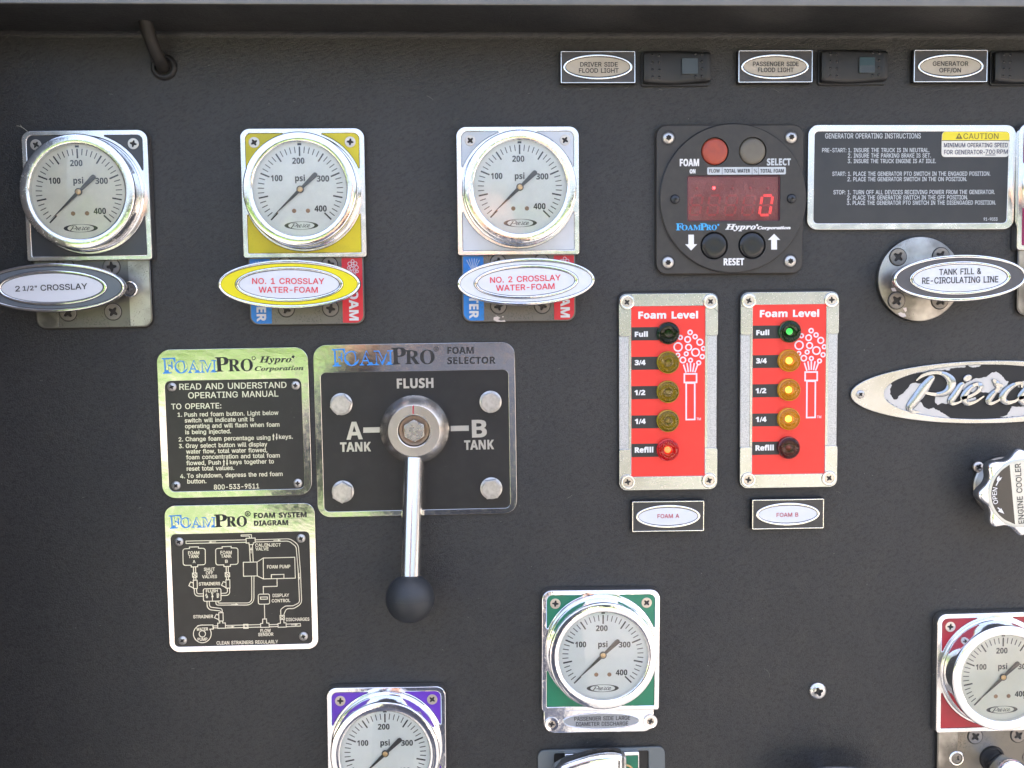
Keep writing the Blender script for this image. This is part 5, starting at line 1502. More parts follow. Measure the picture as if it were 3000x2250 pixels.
def rocker(label, c, win, name='rocker_switch'):
    h = 30
    f = Frame(name, label, 'switch', W(c[0], c[1], h), radians(0.4), h, 'black rocker switches in the top row')
    w, hh = 100, 47
    put('switch_bezel', plate([rrect(-w - 5, -hh - 6, w + 4, hh + 4, 8)], 0.5, 9, 2), BLKPLASTIC, f)
    # rocker with a concave face: cross sections along x
    mb = MB()
    n = 24
    rows = []
    for i in range(n + 1):
        x = -w + 2 * w * i / n
        hx = 22 + 13 * abs((x - 5) / w) ** 1.7
        yy = hh - 3 + 3 * cos((x + 20) / w * 2.2)
        e = 1.0
        if i in (0, n):
            hx -= 5
            yy -= 2
        sec = [(-yy - 4, 4), (-yy - 1, hx - 5), (-yy + 3, hx - 1), (-yy + 9, hx), (yy - 9, hx), (yy - 3, hx - 1), (yy + 1, hx - 5), (yy + 2, 4)]
        b = len(mb.v)
        mb.v += [(x, y, z) for y, z in sec]
        rows.append(list(range(b, b + len(sec))))
    for A, B in zip(rows[:-1], rows[1:]):
        for k in range(len(A) - 1):
            mb.f.append((A[k], B[k], B[k + 1], A[k + 1]))
    mb.f.append(tuple(rows[0]))
    mb.f.append(tuple(reversed(rows[-1])))
    put('rocker', mb.mesh(ang=60), BLKPLASTIC, f)
    hz = lambda x: 22 + 13 * abs((x - 5) / w) ** 1.7
    xs, ys = (-75, -54), (33, 12, -9, -30)
    for x in xs:
        for y in ys:
            put('grip_dimple', ('dimple', lambda: MB().lathe([(0, 1.6), (2.2, 1.3), (4.2, 0.2), (4.6, -0.6)], seg=12).mesh()), BTNBLACK, f, (x, y, hz(x)))
    for x, y in ((74, 35), (74, 14), (74, -7), (74, -28), (55, 37), (55, -29)):
        put('grip_dimple', ('dimple', None), BTNBLACK, f, (x, y, hz(x)))
    win1, win2 = win
    put('indicator_window', plate([rrect(14, -22, 62, 25, 2.5)], 20, 29.0, 0.8), win1, f)
    if win2:
        put('window_tint', plate([rrect(15.5, 0, 60.5, 24, 1.5)], 28, 29.6, 0.3), win2, f)
    return f


rocker('rocker switch with a grey green window beside the driver side label', N1(1215, 300), (LENSWIN, None))
rocker('rocker switch with a two tone green window beside the passenger side label', N2(994, 225), (LENSWIN, LENSWIN2))
rocker('rocker switch cut off by the right edge beside the generator label', (3011.5, 193), (LENSWIN, None))
# ================================================================== foam controller
CC = crop(1900, 340, 500 / 1728)
CH = 26.0
f = frame4('foam_controller', 'square black foam controller with a red digital display and round buttons', 'controller', CC(85, 88), CC(1580, 80), CC(80, 1600), CC(1565, 1592), CH)
w, hh = f.w / 2, f.hh / 2
put('housing', plate([rrect(-w, -hh, w, hh, 32, 9)], 1, CH - 6, 3), CTRL, f)
put('shadow_rim', plate([rrect(-w - 4, -hh - 4, w + 4, hh + 4, 34, 9)], 0.2, 1.6), GRIME_SHADE, f)  # dark outline standing in for the housing's contact shadow
FH = CH + 5
ca, cb = f.l(CC(858, 835), FH)
RR = 215 * (CD - FH) / FPX
# round face with openings for the buttons and the display
BT = {'r': CC(672, 358), 't': CC(1055, 355), 'd': CC(665, 1312), 'u': CC(1048, 1308)}
BR = 41.5
dx0, dy0, dx1, dy1 = rect4(f, CC(392, 603), CC(1333, 600), CC(390, 1066), CC(1333, 1062), FH)
holes = [ell(*f.l(p, FH), BR, n=40) for p in BT.values()] + [rrect(dx0, dy0, dx1, dy1, 6)]
put('round_face', plate([ell(ca, cb, RR, n=96)] + holes, CH - 12, FH, 1.2), CTRL, f)
put('face_edge', MB().lathe([(RR + 0.3, CH - 7), (RR + 3, CH - 5), (RR + 3, CH - 3), (RR + 0.2, CH - 1)], (ca, cb), 96).mesh(), CTRLEDGE, f)
for px_, py_ in ((205, 218), (1450, 212), (200, 1482), (1440, 1468)):
    a, b = f.l(CC(px_, py_), CH)
    put('screw_recess', MB().lathe([(19, CH - 7), (21, CH - 5.3), (23, CH - 5.6), (23.5, CH - 7)], (a, b), 32).mesh(), BLKPLASTIC, f)
    screw(f, a, b, CH - 8, 18, None, ZINC, 'torx')
for px_, py_ in ((268, 842), (1448, 836)):
    a, b = f.l(CC(px_, py_), FH)
    screw(f, a, b, FH - 1, 14.5, 0, RIVET, 'rivet', name='rivet')
for k, m, nm, lb, hb in (('r', BTNRED, 'button', 'dull red button', 34), ('t', BTNTAN, 'button', 'tan button', 34), ('d', BTNBLACK, 'button', 'black button above the down arrow', 33), ('u', BTNBLACK, 'button', 'black button beside the up arrow', 33)):
    a, b = f.l(BT[k], FH)
    put(nm, MB().lathe([(0, hb), (12, hb + 0.2), (26, hb + 0.8), (34, hb - 0.2), (38, hb - 3), (39.5, hb - 8), (39.5, 20.2)], (a, b), 48).mesh(ang=60), m, f, label=lb)
    put('button_seat', MB().lathe([(38, 20.4), (42.5, 20.4)], (a, b), 40).mesh(), GRIME_SHADE, f)
# display
DB = 20.6
dg = put('display', plate([rrect(dx0 - 2, dy0 - 2, dx1 + 2, dy1 + 2, 4)], DB - 3, DB), DISPBACK, f)
mb = MB()
for i in range(5):
    x0_, y0_ = 1118 - 177 * (4 - i), 0
    segs = []
    A = {'tl': CC(x0_ + 34, 805), 'tr': CC(x0_ + 142, 803), 'ml': CC(x0_ + 18, 903), 'mr': CC(x0_ + 125, 902), 'bl': CC(x0_ + 4, 1003), 'br': CC(x0_ + 108, 1000)}
    A = {k: Vector(f.l(p, DB + 1)) for k, p in A.items()}
    digit = []
    for s, e in (('tl', 'tr'), ('tl', 'ml'), ('tr', 'mr'), ('ml', 'bl'), ('mr', 'br'), ('bl', 'br'), ('ml', 'mr')):
        d = (A[e] - A[s]).normalized() * 3.6
        digit.append([tuple(A[s] + d), tuple(A[e] - d)])
    if i == 4:
        lit = MB()
        for k, sgm in enumerate(digit[:6]):
            lit.ribbon(sgm, 7.0, DB, DB + 1.2 + 0.02 * k)
        put('lit_digit', lit.mesh(smooth=False), SEGLIT, dg)
        mb.ribbon(digit[6], 6.0, DB, DB + 1.0)
    else:
        for k, sgm in enumerate(digit):
            mb.ribbon(sgm, 6.0, DB, DB + 1.0 + 0.02 * k)
for x in (490, 850, 1030, 1208):
    a, b = f.l(CC(x, 732), DB)
    mb.lathe([(0, DB + 1.3), (3.5, DB + 1.0), (4.5, DB)], (a, b), 16)
put('unlit_segments', mb.mesh(smooth=False), SEGDIM, dg)
a, b = f.l(CC(662, 728), DB)
put('lit_dot', MB().lathe([(0, DB + 2.5), (3.5, DB + 2.0), (4.8, DB)], (a, b), 16).mesh(), LEDLIT, dg)
put('display_wall', plate([rrect(dx0 + 0.2, dy0 + 0.2, dx1 - 0.2, dy1 - 0.2, 6), rrect(dx0 + 3, dy0 + 3, dx1 - 3, dy1 - 3, 4)], DB - 1, CH + 1), DISPWALL, f)
put('display_filter', plate([rrect(dx0 + 2, dy0 + 2, dx1 - 2, dy1 - 2, 4)], CH - 3.2, CH - 3), DISPGLASS, f)
t = Text(f, FH + 0.6)
t.px("FOAM", CC, 318, 506, 510, 505, 70, 'B')
t.px("RESET", CC, 762, 1510, 966, 1508, 68, 'B')
t.px("ON", CC, 418, 580, 474, 579, 40, 'B')
for pts in ([(405, 1203), (457, 1203), (457, 1300), (487, 1300), (431, 1358), (375, 1300), (405, 1300)], [(1243, 1350), (1298, 1350), (1298, 1252), (1328, 1252), (1271, 1195), (1213, 1252), (1243, 1252)]):
    t.poly([f.l(CC(*p), FH) for p in pts])
t.build('lettering', PRINTWHITE, 0.2, 0.6)
t = Text(f, FH + 0.6)
t.px("SELECT", CC, 1200, 498, 1438, 497, 66, 'B')
t.build('lettering', PRINTGREY, 0.2, 0.6)
bx0, by0, bx1, by1 = rect4(f, CC(594, 518), CC(1390, 515), CC(594, 594), CC(1390, 590), FH)
put('caption_bar', plate([rrect(bx0, by0, bx1, by1, 4)], FH, FH + 0.4), PRINTGREY, f)
t = Text(f, FH + 1.0)
for s, a0, a1, c in (("FLOW", 615, 722, 36), ("TOTAL WATER", 765, 1028, 36), ("%", 1067, 1100, 36), ("TOTAL FOAM", 1132, 1370, 36)):
    t.px(s, CC, a0, 573, a1, 572, c, 'B')
t.build('lettering', BLACKBAND, 0.2, 0.1)
mb = MB()
for x in (745, 1048, 1113):
    mb.ribbon([f.l(CC(x, 518), FH), f.l(CC(x, 592), FH)], 0.9, FH + 0.3, FH + 1.1)
put('bar_divider', mb.mesh(smooth=False), BLACKBAND, f)
t = Text(f, FH + 0.6)
t.px("F", CC, 278, 1156, 345, 1155, 66, 'S')
t.px("OAM", CC, 335, 1155, 530, 1154, 50, 'S')
t.px("P", CC, 524, 1155, 592, 1154, 66, 'S')
t.px("RO", CC, 585, 1154, 690, 1153, 50, 'S')
t.poly(ell(*f.l(CC(706, 1102), FH), 2.6, n=14))
t.build('lettering', SKYBLUE, 0.2, 0.3)
t = Text(f, FH + 0.6)
t.px("Hypro", CC, 778, 1148, 1085, 1147, 52, 'I')
t.px("Corporation", CC, 1103, 1146, 1436, 1144, 28, 'I')
t.poly(ell(*f.l(CC(1099, 1105), FH), 2.6, n=14))
t.build('lettering', PRINTWHITE, 0.2, 0.7)

# ================================================================== generator instruction plate
GN = crop(2340, 340, 660 / 2212)
h = 14
f = frame4('instruction_plate', 'generator operating instructions plate with a broad silver border', 'instruction plate', GN(98, 82), GN(2140, 86), GN(80, 1118), GN(2112, 1110), h)
w, hh = f.w / 2, f.hh / 2
x0, y0_, x1, y1 = rect4(f, GN(160, 152), GN(2066, 152), GN(145, 1053), GN(2040, 1047), h)
put('border', plate([rrect(-w, -hh, w, hh, 31, 9), rrect(x0, y0_, x1, y1, 12)], 0.5, h, 1.8), CHROME_FRAME, f)
put('dark_face', plate([rrect(x0 - 2, y0_ - 2, x1 + 2, y1 + 2, 12)], 4, h - 2.4), SIGNBLACK, f)
f.h = h - 2
t = Text(f, h - 1.8)
for s, a0, b0, a1, b1, c in (
        ("GENERATOR OPERATING INSTRUCTIONS", 260, 220, 1197, 219, 50),
        ("PRE-START:", 230, 355, 466, 355, 40), ("1.", 486, 355, 516, 355, 40), ("INSURE THE TRUCK IS IN NEUTRAL.", 540, 355, 1282, 354, 40),
        ("2.", 483, 408, 518, 408, 40), ("INSURE THE PARKING BRAKE IS SET.", 540, 408, 1297, 407, 40),
        ("3.", 481, 462, 517, 462, 40), ("INSURE THE TRUCK ENGINE IS AT IDLE.", 539, 462, 1346, 461, 40),
        ("START:", 330, 587, 463, 587, 40), ("1.", 484, 587, 513, 587, 40), ("PLACE THE GENERATOR PTO SWITCH IN THE ENGAGED POSITION.", 537, 587, 1880, 585, 40),
        ("2.", 478, 640, 514, 640, 40), ("PLACE THE GENERATOR SWITCH IN THE ON POSITION.", 536, 640, 1650, 638, 40),
        ("STOP:", 341, 768, 457, 768, 40), ("1.", 481, 768, 510, 768, 40), ("TURN OFF ALL DEVICES RECEIVING POWER FROM THE GENERATOR.", 533, 768, 1924, 765, 40),
        ("2.", 475, 820, 511, 820, 40), ("PLACE THE GENERATOR SWITCH IN THE OFF POSITION.", 532, 820, 1660, 818, 40),
        ("3.", 472, 872, 509, 872, 40), ("PLACE THE GENERATOR PTO SWITCH IN THE DISENGAGED POSITION.", 530, 872, 1934, 869, 40),
        ("91-9033", 1815, 1027, 1950, 1027, 30)):
    t.px(s, GN, a0, b0, a1, b1, c)
t.build('lettering', PRINTGREY, 0.2, 0.22)
# caution sticker on that plate
f2 = frame4('caution_sticker', 'yellow and white caution sticker in the corner of the generator plate', 'sticker', GN(1407, 152), GN(2074, 152), GN(1400, 402), GN(2064, 402), h)
w, hh = f2.w / 2, f2.hh / 2
put('sticker_base', plate([rrect(-w, -hh, w, hh, 12)], h - 2.2, h + 0.6, 0.5), STICKWHITE, f2)
ys = f2.l(GN(1700, 240), h)[1]
put('yellow_band', plate([roundpoly([(-w + 0.8, ys), (w - 0.8, ys), (w - 0.8, hh - 0.8), (-w + 0.8, hh - 0.8)], [0, 0, 11, 11], 7)], h + 0.2, h + 1.1), STICKYELLOW, f2)
f2.h = h + 1
t = Text(f2, h + 1.5)
t.px("CAUTION", GN, 1617, 225, 1960, 224, 54)
t.poly([f2.l(GN(*p)) for p in ((1540, 224), (1607, 224), (1574, 167))])
t.poly([f2.l(GN(*p)) for p in ((1569, 210), (1579, 210), (1581, 186), (1567, 186))], True)
t.build('lettering', OLIVE, 0.15, 0.1)
t = Text(f2, h + 1.2)
t.px("MINIMUM OPERATING SPEED", GN, 1427, 307, 2052, 306, 42)
t.px("FOR GENERATOR-", GN, 1427, 375, 1828, 374, 42)
t.px("700", GN, 1835, 372, 1928, 372, 42)
t.px("RPM", GN, 1945, 371, 2052, 371, 42)
t.poly([f2.l(GN(*p)) for p in ((1832, 380), (1932, 380), (1932, 385), (1832, 385))])
t.poly([f2.l(GN(*p)) for p in ((1404, 239), (2070, 238), (2070, 242), (1404, 243))])
t.build('lettering', NAVY, 0.15, 0.25)

# ================================================================== foam level gauges
LH = 20.0
C5c = crop(1800, 850, 340 / 2089)


def level_gauge(label, tl, tr, bl, br, lamps, src=None):
    f = frame4('foam_level_gauge', label, 'level gauge', tl, tr, bl, br, LH, 'red faced foam level gauges')
    w, hh = f.w / 2, f.hh / 2
    return f, w, hh


A_TL, A_TR, A_BL, A_BR = CF(74, 46), CF(727, 41), CF(77, 1340), CF(721, 1329)
fa = frame4('foam_level_gauge', 'left foam level gauge with its red refill lamp lit', 'level gauge', A_TL, A_TR, A_BL, A_BR, LH, 'red faced foam level gauges')
B_TL, B_TR, B_BL, B_BR = CF(870, 36), CF(1525, 31), CF(867, 1326), CF(1512, 1313)
fb = frame4('foam_level_gauge', 'right foam level gauge with green and amber lamps lit', 'level gauge', B_TL, B_TR, B_BL, B_BR, LH, 'red faced foam level gauges')
w, hh = fa.w / 2, fa.hh / 2
rx0, ry0, rx1, ry1 = rect4(fa, CF(155, 130), CF(641, 124), CF(158, 1248), CF(638, 1241), LH)
SCP = [fa.l(CF(*p), LH) for p in ((127, 102), (675, 97), (132, 1282), (666, 1272))]
LMP = [fa.l(CF(*p), LH + 12) for p in ((400, 305), (399, 498), (398, 691), (398, 883), (398, 1073))]
ystep = fa.l(CF(400, 325), LH)[1]
ystep2 = fa.l(CF(400, 1062), LH)[1]
fa_text = None
state = {id(fa): ('green_off', 'amber_off', 'amber_off', 'amber_off', 'red_on'), id(fb): ('green_on', 'amber_on', 'amber_on', 'amber_on', 'red_off')}

lett = Text(fa, LH - 1.4)
lett.px("Foam Level", CF, 203, 209, 592, 207, 44, 'B')
for s, a0, b0, a1, b1, c in (("Full", 180, 328, 263, 327, 31), ("3/4", 180, 514, 248, 513, 31), ("1/2", 178, 711, 246, 710, 31), ("1/4", 180, 900, 249, 899, 31), ("Refill", 180, 1089, 299, 1087, 33)):
    lett.px(s, CF, a0, b0, a1, b1, c, 'B')
lett_me = lett.mesh(0.2, 0.75)
tm = Text(fa, LH - 1.6)
tm.px("TM", CF, 584, 876, 612, 876, 16)
tm_me = tm.mesh(0.2, 0.15)
mb = MB()
i = 0
for x, y, r in ((1365, 760, 37), (1455, 838, 36), (1190, 852, 34), (1320, 888, 50), (1540, 937, 52), (1148, 1023, 73), (1338, 1030, 52), (1605, 1052, 34), (1463, 1120, 67), (1295, 1147, 34), (1145, 1170, 32), (1585, 1197, 36), (1235, 1258, 49), (1372, 1262, 34), (1520, 1308, 34)):
    a, b = fa.l(C5c(x, y), LH)
    mb.ribbon(ell(a, b, r * 0.1628 * 1.04, n=26), 4.3, LH - 2, LH - 1.5 + 0.02 * (i % 9), True)
    i += 1
for p, q in (((1245, 1340), (1292, 1485)), ((1310, 1315), (1332, 1475)), ((1372, 1310), (1372, 1470)), ((1440, 1315), (1412, 1475)), ((1500, 1345), (1450, 1480))):
    mb.ribbon([fa.l(C5c(*p), LH), fa.l(C5c(*q), LH)], 4.3, LH - 2, LH - 1.5 + 0.02 * (i % 9))
    i += 1
mb.ribbon([fa.l(CF(*p), LH) for p in ((505, 573), (585, 572), (585, 628), (505, 629))], 4.6, LH - 2, LH - 1.4, True)
mb.ribbon([fa.l(CF(*p), LH) for p in ((517, 633), (573, 633), (573, 872), (517, 873))], 4.6, LH - 2, LH - 1.45, True)
icon_me = mb.mesh(smooth=False)
bars = []
for a0, b0 in ((265, 352), (460, 545), (652, 738), (845, 930), (1031, 1118)):
    bx0, by0, bx1, by1 = rect4(fa, CF(155, a0 + 2), CF(330, a0 - 1), CF(155, b0 + 2), CF(330, b0 - 1), LH)
    bars.append([(rx0 + 0.5, by0), (bx1 + 14, by0), (bx1 + 14, by1), (rx0 + 0.5, by1)])


def cap_outline(top):
    s = 1 if top else -1
    ye, ys = s * hh, (ystep if top else ystep2)
    xi0, xi1 = rx0, rx1
    yi = ry1 if top else ry0
    pts = [(-w, ys), (-w, ye), (w, ye), (w, ys), (xi1, ys), (xi1, yi), (xi0, yi), (xi0, ys)]
    return roundpoly(pts, [7, 24, 24, 7, 0, 0, 0, 0], 8)


shadow_rim_me = plate([rrect(-w - 4, -hh - 4, w + 6, hh + 9, 28)], 0.2, 1.2)  # outline for the painted contact shadow, not a real seal
frame_me = plate([rrect(-w - 1, -hh - 1, w + 3, hh + 5, 26)], 0.5, 10, 2)
side_mes = [plate([rrect(-w + 1, ystep2 - 2, rx0, ystep + 2, 1)], 4, LH - 2.5, 1), plate([rrect(rx1, ystep2 - 2, w - 3, ystep + 2, 1)], 4, LH - 2.5, 1)]
cap_mes = [plate([cap_outline(True)], 4, LH, 1.4), plate([cap_outline(False)], 4, LH, 1.4)]
rail_mes = [plate([rrect(rx0 - 8, ystep2 + 0.2, rx0, ystep - 0.2, 0.5)], 6, LH - 0.8, 0.8), plate([rrect(rx1, ystep2 + 0.2, rx1 + 8, ystep - 0.2, 0.5)], 6, LH - 0.8, 0.8)]
face_me = plate([rrect(rx0, ry0, rx1, ry1, 1)], 6, LH - 2.2)
bar_mes = [plate([b], LH - 2.6, LH - 1.9) for b in bars]
wash_me = MB().lathe([(14.5, LH - 1), (15.5, LH + 3), (18, LH + 3.6), (21.5, LH + 3), (23.5, LH + 0.5), (23.8, LH - 1)], seg=40).mesh()


def lamp_meshes():
    R0 = 33.0
    nrib = 26
    cup = MB()
    # ribbed inner cone
    prof = [(30.5, LH + 13), (29, LH + 8), (22, LH + 5.5), (14, LH + 7.5), (13, LH + 3), (6, LH + 2)]
    rings = []
    for r, h_ in prof:
        b = len(cup.v)
        for k in range(nrib * 2):
            q = pi * k / nrib
            hb = h_ + (2.0 if k % 2 else -0.8)
            rr_ = r + (0.7 if k % 2 else -0.5)
            cup.v.append((rr_ * cos(q), rr_ * sin(q), hb))
        rings.append(b)
    for A, B in zip(rings[:-1], rings[1:]):
        for k in range(nrib * 2):
            k2 = (k + 1) % (nrib * 2)
            cup.f.append((A + k, B + k, B + k2, A + k2))
    bowl = cup.mesh(smooth=False)
    shell = MB().lathe([(31.2, LH + 14), (33.4, LH + 12), (34.2, LH + 6), (34.6, LH - 2)], seg=56).mesh()
    bulb = MB().lathe([(0, LH + 9.5), (4, LH + 9.2), (8, LH + 7.5), (9.8, LH + 4.5), (10, LH)], seg=24).mesh()
    lens = MB().lathe([(0, LH + 17.2), (10, LH + 17.0), (20, LH + 16.4), (22, LH + 16.9), (26, LH + 16.2), (29.5, LH + 14.8), (31.6, LH + 12.6)], seg=56).mesh()
    return bowl, shell, bulb, lens


LM = lamp_meshes()


def recol(me, m):
    me = me.copy()
    me.materials.clear()
    me.materials.append(m)
    return me


for f in (fa, fb):
    put('shadow_rim', shadow_rim_me, GRIME_SHADE, f)  # painted contact shadow around the level gauge
    put('back_housing', frame_me, BLKPLASTIC, f)
    for me in side_mes:
        put('grained_side', me, TEXTURED, f)
    for me in rail_mes:
        put('side_rail', me, CAPMETAL, f)
    for me in cap_mes:
        put('end_cap', me, CAPMETAL, f)
    put('red_face', face_me, FOAMRED, f)
    for me in bar_mes:
        put('black_band', me, BLACKBAND, f)
    put('lettering', lett_me, PRINTWHITE, f)
    put('trademark', tm_me, PRINTPINKWHITE, f)
    put('foam_picture', icon_me, PRINTPINKWHITE, f)
    for a, b in SCP:
        put('screw_washer', wash_me, CHROME_FRAME, f, (a, b, 0))
        screw(f, a, b, LH + 0.3, 15, None, SCREW)
    for (a, b), st in zip(LMP, state[id(f)]):
        colr, on = st.split('_')
        words = {'green': 'green', 'amber': 'amber', 'red': 'red'}[colr]
        lp = bpy.data.objects.new('indicator_lamp', recol(LM[1], CUP[st]))
        lp.data.name = 'indicator_lamp'
        lp.parent = f.root
        lp.location = V(a, b, 0)
        lp['label'] = ('lit ' if on == 'on' else 'unlit ') + words + ' lamp'
        COL.objects.link(lp)
        put('lamp_bowl', recol(LM[0], CUP[st]), None, lp)
        put('bulb', recol(LM[2], BULB[st]), None, lp)
        put('lamp_lens', recol(LM[3], LENSG[colr]), None, lp)

for f, cracks in ((fa, (((152, 72), (153, 60), (158, 47)), ((698, 140), (708, 152), (718, 155), (728, 170)))), (fb, (((902, 120), (885, 130), (869, 134)), ((1494, 108), (1508, 117), (1524, 121))))):
    for pts_ in cracks:
        put('crack', MB().ribbon([f.l(CF(*p_), LH) for p_ in pts_], 1.1, LH - 0.5, LH + 0.35).mesh(smooth=False), GRIME_SHADE, f)

# ================================================================== stamped maker's plates
PH = 9.0
LETTERM = mat('raised_plate_metal', (0.66, 0.66, 0.64), 0.30, 1, rvar=(700, 0.3, 0.45, 0.7))


def stamped(name, label, cat, cr, outer, inner, rout, rin, scr):
    f = frame4(name, label, cat, cr(*outer[0]), cr(*outer[1]), cr(*outer[2]), cr(*outer[3]), PH)
    w, hh = f.w / 2, f.hh / 2
    x0, y0_, x1, y1 = rect4(f, cr(*inner[0]), cr(*inner[1]), cr(*inner[2]), cr(*inner[3]), PH)
    put('chrome_border', plate([rrect(-w, -hh, w, hh, rout, 9), rrect(x0, y0_, x1, y1, rin, 6)], 0.5, PH, 1.2), STAMP, f)
    put('shadow_rim', plate([rrect(-w - 2.5, -hh - 3.5, w + 2.5, hh + 2, rout + 2, 9)], 0.2, 1.0), GRIME_SHADE, f)  # shadow line around the stamped plate, put in as dark colour
    put('black_field', plate([rrect(x0 - 1, y0_ - 1, x1 + 1, y1 + 1, rin, 6)], 2, PH - 2.6), PLATEBLACK, f)
    for p in scr:
        a, b = f.l(cr(*p), PH)
        screw(f, a, b, PH - 3.2, 13.8, None, ZINC, 'pan')
    f.h = PH
    return f


def foampro(f, cr, F, OAM, P, RO, caps):
    t = Text(f, PH + 0.5)
    t.px("F", cr, *F, caps[0], 'S')
    t.px("OAM", cr, *OAM, caps[1], 'S')
    t.build('blue_lettering', LOGOBLUE, 0.3, 0.5)
    lp = Text(f, PH + 1.4)
    d = caps[0] * 0.10
    lp.px("F", cr, F[0] + d, F[1] - d * 2.1, F[2] - d, F[3] - d * 2.1, caps[0] - d * 2.6, 'S')
    d = caps[1] * 0.08
    lp.px("OAM", cr, OAM[0] + d, OAM[1] - d * 2.4, OAM[2] - d, OAM[3] - d * 2.4, caps[1] - d * 2.8, 'S')
    lp.build('chrome_lettering', STAMP, 0.4, -0.85)
    t = Text(f, PH + 0.5)
    t.px("P", cr, *P, caps[2], 'S')
    t.px("RO", cr, *RO, caps[3], 'S')
    return t


C6p = crop(440, 1000, 500 / 1728)
f = stamped('instruction_plate', 'chrome foam instruction plate headed read and understand operating manual', 'instruction plate', C6p,
            ((60, 86), (1590, 56), (125, 1592), (1646, 1556)), ((146, 402), (1527, 378), (193, 1520), (1562, 1494)), 40, 18,
            ((218, 463), (1470, 447), (260, 1462), (1493, 1437)))
t = foampro(f, C6p, (128, 327, 262, 320), (252, 322, 672, 312), (662, 308, 798, 303), (792, 303, 1040, 300), (150, 118, 142, 118))
t.px("Hypro", C6p, 1105, 215, 1430, 210, 60, 'I')
t.px("Corporation", C6p, 1060, 298, 1552, 290, 42, 'I')
t.poly(ell(*f.l(C6p(1447, 157), PH), 3.8, n=16))
a, b = f.l(C6p(1048, 170), PH)
t.poly(ell(a, b, 5.8, n=20)).poly(ell(a, b, 4.4, n=20), True)
t.build('black_lettering', INK, 0.3, 0.25)
t = Text(f, PH - 1.2)
for s, a0, b0, a1, b1, c in (
        ("READ AND UNDERSTAND", 297, 490, 1380, 470, 60), ("OPERATING MANUAL", 387, 578, 1297, 558, 60), ("TO OPERATE:", 215, 688, 720, 678, 55),
        ("1.", 280, 763, 322, 762, 40), ("Push red foam button. Light below", 348, 763, 1298, 743, 42), ("switch will indicate unit is", 352, 822, 1050, 808, 42),
        ("operating and will flash when foam", 355, 880, 1308, 862, 42), ("is being injected.", 357, 940, 818, 930, 42),
        ("2.", 290, 1013, 333, 1012, 40), ("Change foam percentage using", 360, 1011, 1217, 994, 42), ("keys.", 1305, 988, 1443, 985, 42),
        ("3.", 293, 1081, 336, 1080, 40), ("Gray select button will display", 362, 1079, 1185, 1061, 42), ("water flow, total water flowed,", 366, 1137, 1185, 1120, 42),
        ("foam concentration and total foam", 366, 1195, 1312, 1175, 42), ("flowed, Push", 368, 1253, 716, 1246, 42), ("keys together to", 808, 1244, 1252, 1235, 42),
        ("reset total values.", 372, 1310, 850, 1301, 42), ("4.", 306, 1386, 352, 1385, 40), ("To shutdown, depress the red foam", 375, 1383, 1340, 1362, 42),
        ("button.", 378, 1439, 568, 1435, 42), ("800-533-9511", 647, 1500, 1103, 1488, 48)):
    t.px(s, C6p, a0, b0, a1, b1, c)
for x, y in ((1247, 968), (745, 1228)):
    for dx, s in ((0, 1), (33, -1)):
        cx, cy = x + dx, y
        t.poly([f.l(C6p(cx + px_, cy - s * py_), PH) for px_, py_ in ((-4, -32), (4, -32), (4, 6), (10, 6), (0, 32), (-10, 6), (-4, 6))])
t.build('raised_lettering', LETTERM, 0.9, 0.26)

C7 = crop(470, 1460, 480 / 1694)
f = stamped('diagram_plate', 'chrome foam system diagram plate with white line drawing on black', 'diagram plate', C7,
            ((36, 78), (1588, 46), (95, 1595), (1640, 1556)), ((104, 378), (1535, 340), (150, 1537), (1572, 1500)), 32, 14,
            ((190, 450), (1452, 415), (226, 1470), (1478, 1428)))
t = foampro(f, C7, (98, 313, 225, 305), (208, 304, 572, 298), (562, 297, 690, 292), (684, 292, 894, 288), (130, 100, 124, 100))
t.px("FOAM SYSTEM", C7, 968, 203, 1510, 193, 50, 'B')
t.px("DIAGRAM", C7, 970, 283, 1320, 275, 50, 'B')
a, b = f.l(C7(902, 160), PH)
t.poly(ell(a, b, 8.2, n=24)).poly(ell(a, b, 6.8, n=24), True)
t.px("R", C7, 892, 176, 912, 175, 26)
t.build('black_lettering', INK, 0.3, 0.5)
t = Text(f, PH - 1.2)
for s, a0, b0, a1, b1, c in (
        ("CAL/INJECT", 982, 500, 1245, 496, 32), ("VALVE", 984, 539, 1118, 537, 32),
        ("FOAM", 288, 580, 402, 577, 32), ("TANK", 292, 617, 398, 615, 32), ("A", 336, 669, 362, 668, 30),
        ("FOAM", 622, 576, 737, 574, 32), ("TANK", 628, 614, 734, 612, 32), ("B", 671, 666, 697, 665, 30),
        ("SHUT", 452, 750, 563, 747, 32), ("OFF", 472, 787, 545, 785, 32), ("VALVES", 433, 826, 585, 823, 32),
        ("STRAINERS", 398, 901, 618, 896, 32), ("FOAM PUMP", 1104, 725, 1342, 721, 34),
        ("FLUSH", 472, 972, 592, 969, 28), ("A", 464, 1010, 487, 1009, 26), ("B", 584, 1007, 608, 1006, 26),
        ("DISPLAY", 1162, 1020, 1330, 1016, 32), ("CONTROL", 1152, 1075, 1342, 1071, 32),
        ("STRAINER", 341, 1240, 545, 1236, 32), ("DISCHARGES", 1300, 1269, 1540, 1264, 32),
        ("WATER", 375, 1368, 492, 1365, 30), ("PUMP", 386, 1473, 486, 1470, 30),
        ("FLOW", 1035, 1385, 1141, 1382, 32), ("SENSOR", 1012, 1424, 1167, 1420, 32),
        ("CLEAN STRAINERS REGULARLY", 582, 1512, 1216, 1498, 34)):
    t.px(s, C7, a0, b0, a1, b1, c)
t.build('raised_lettering', LETTERM, 0.9, 0.18)
mb = MB()
cnt = [0]


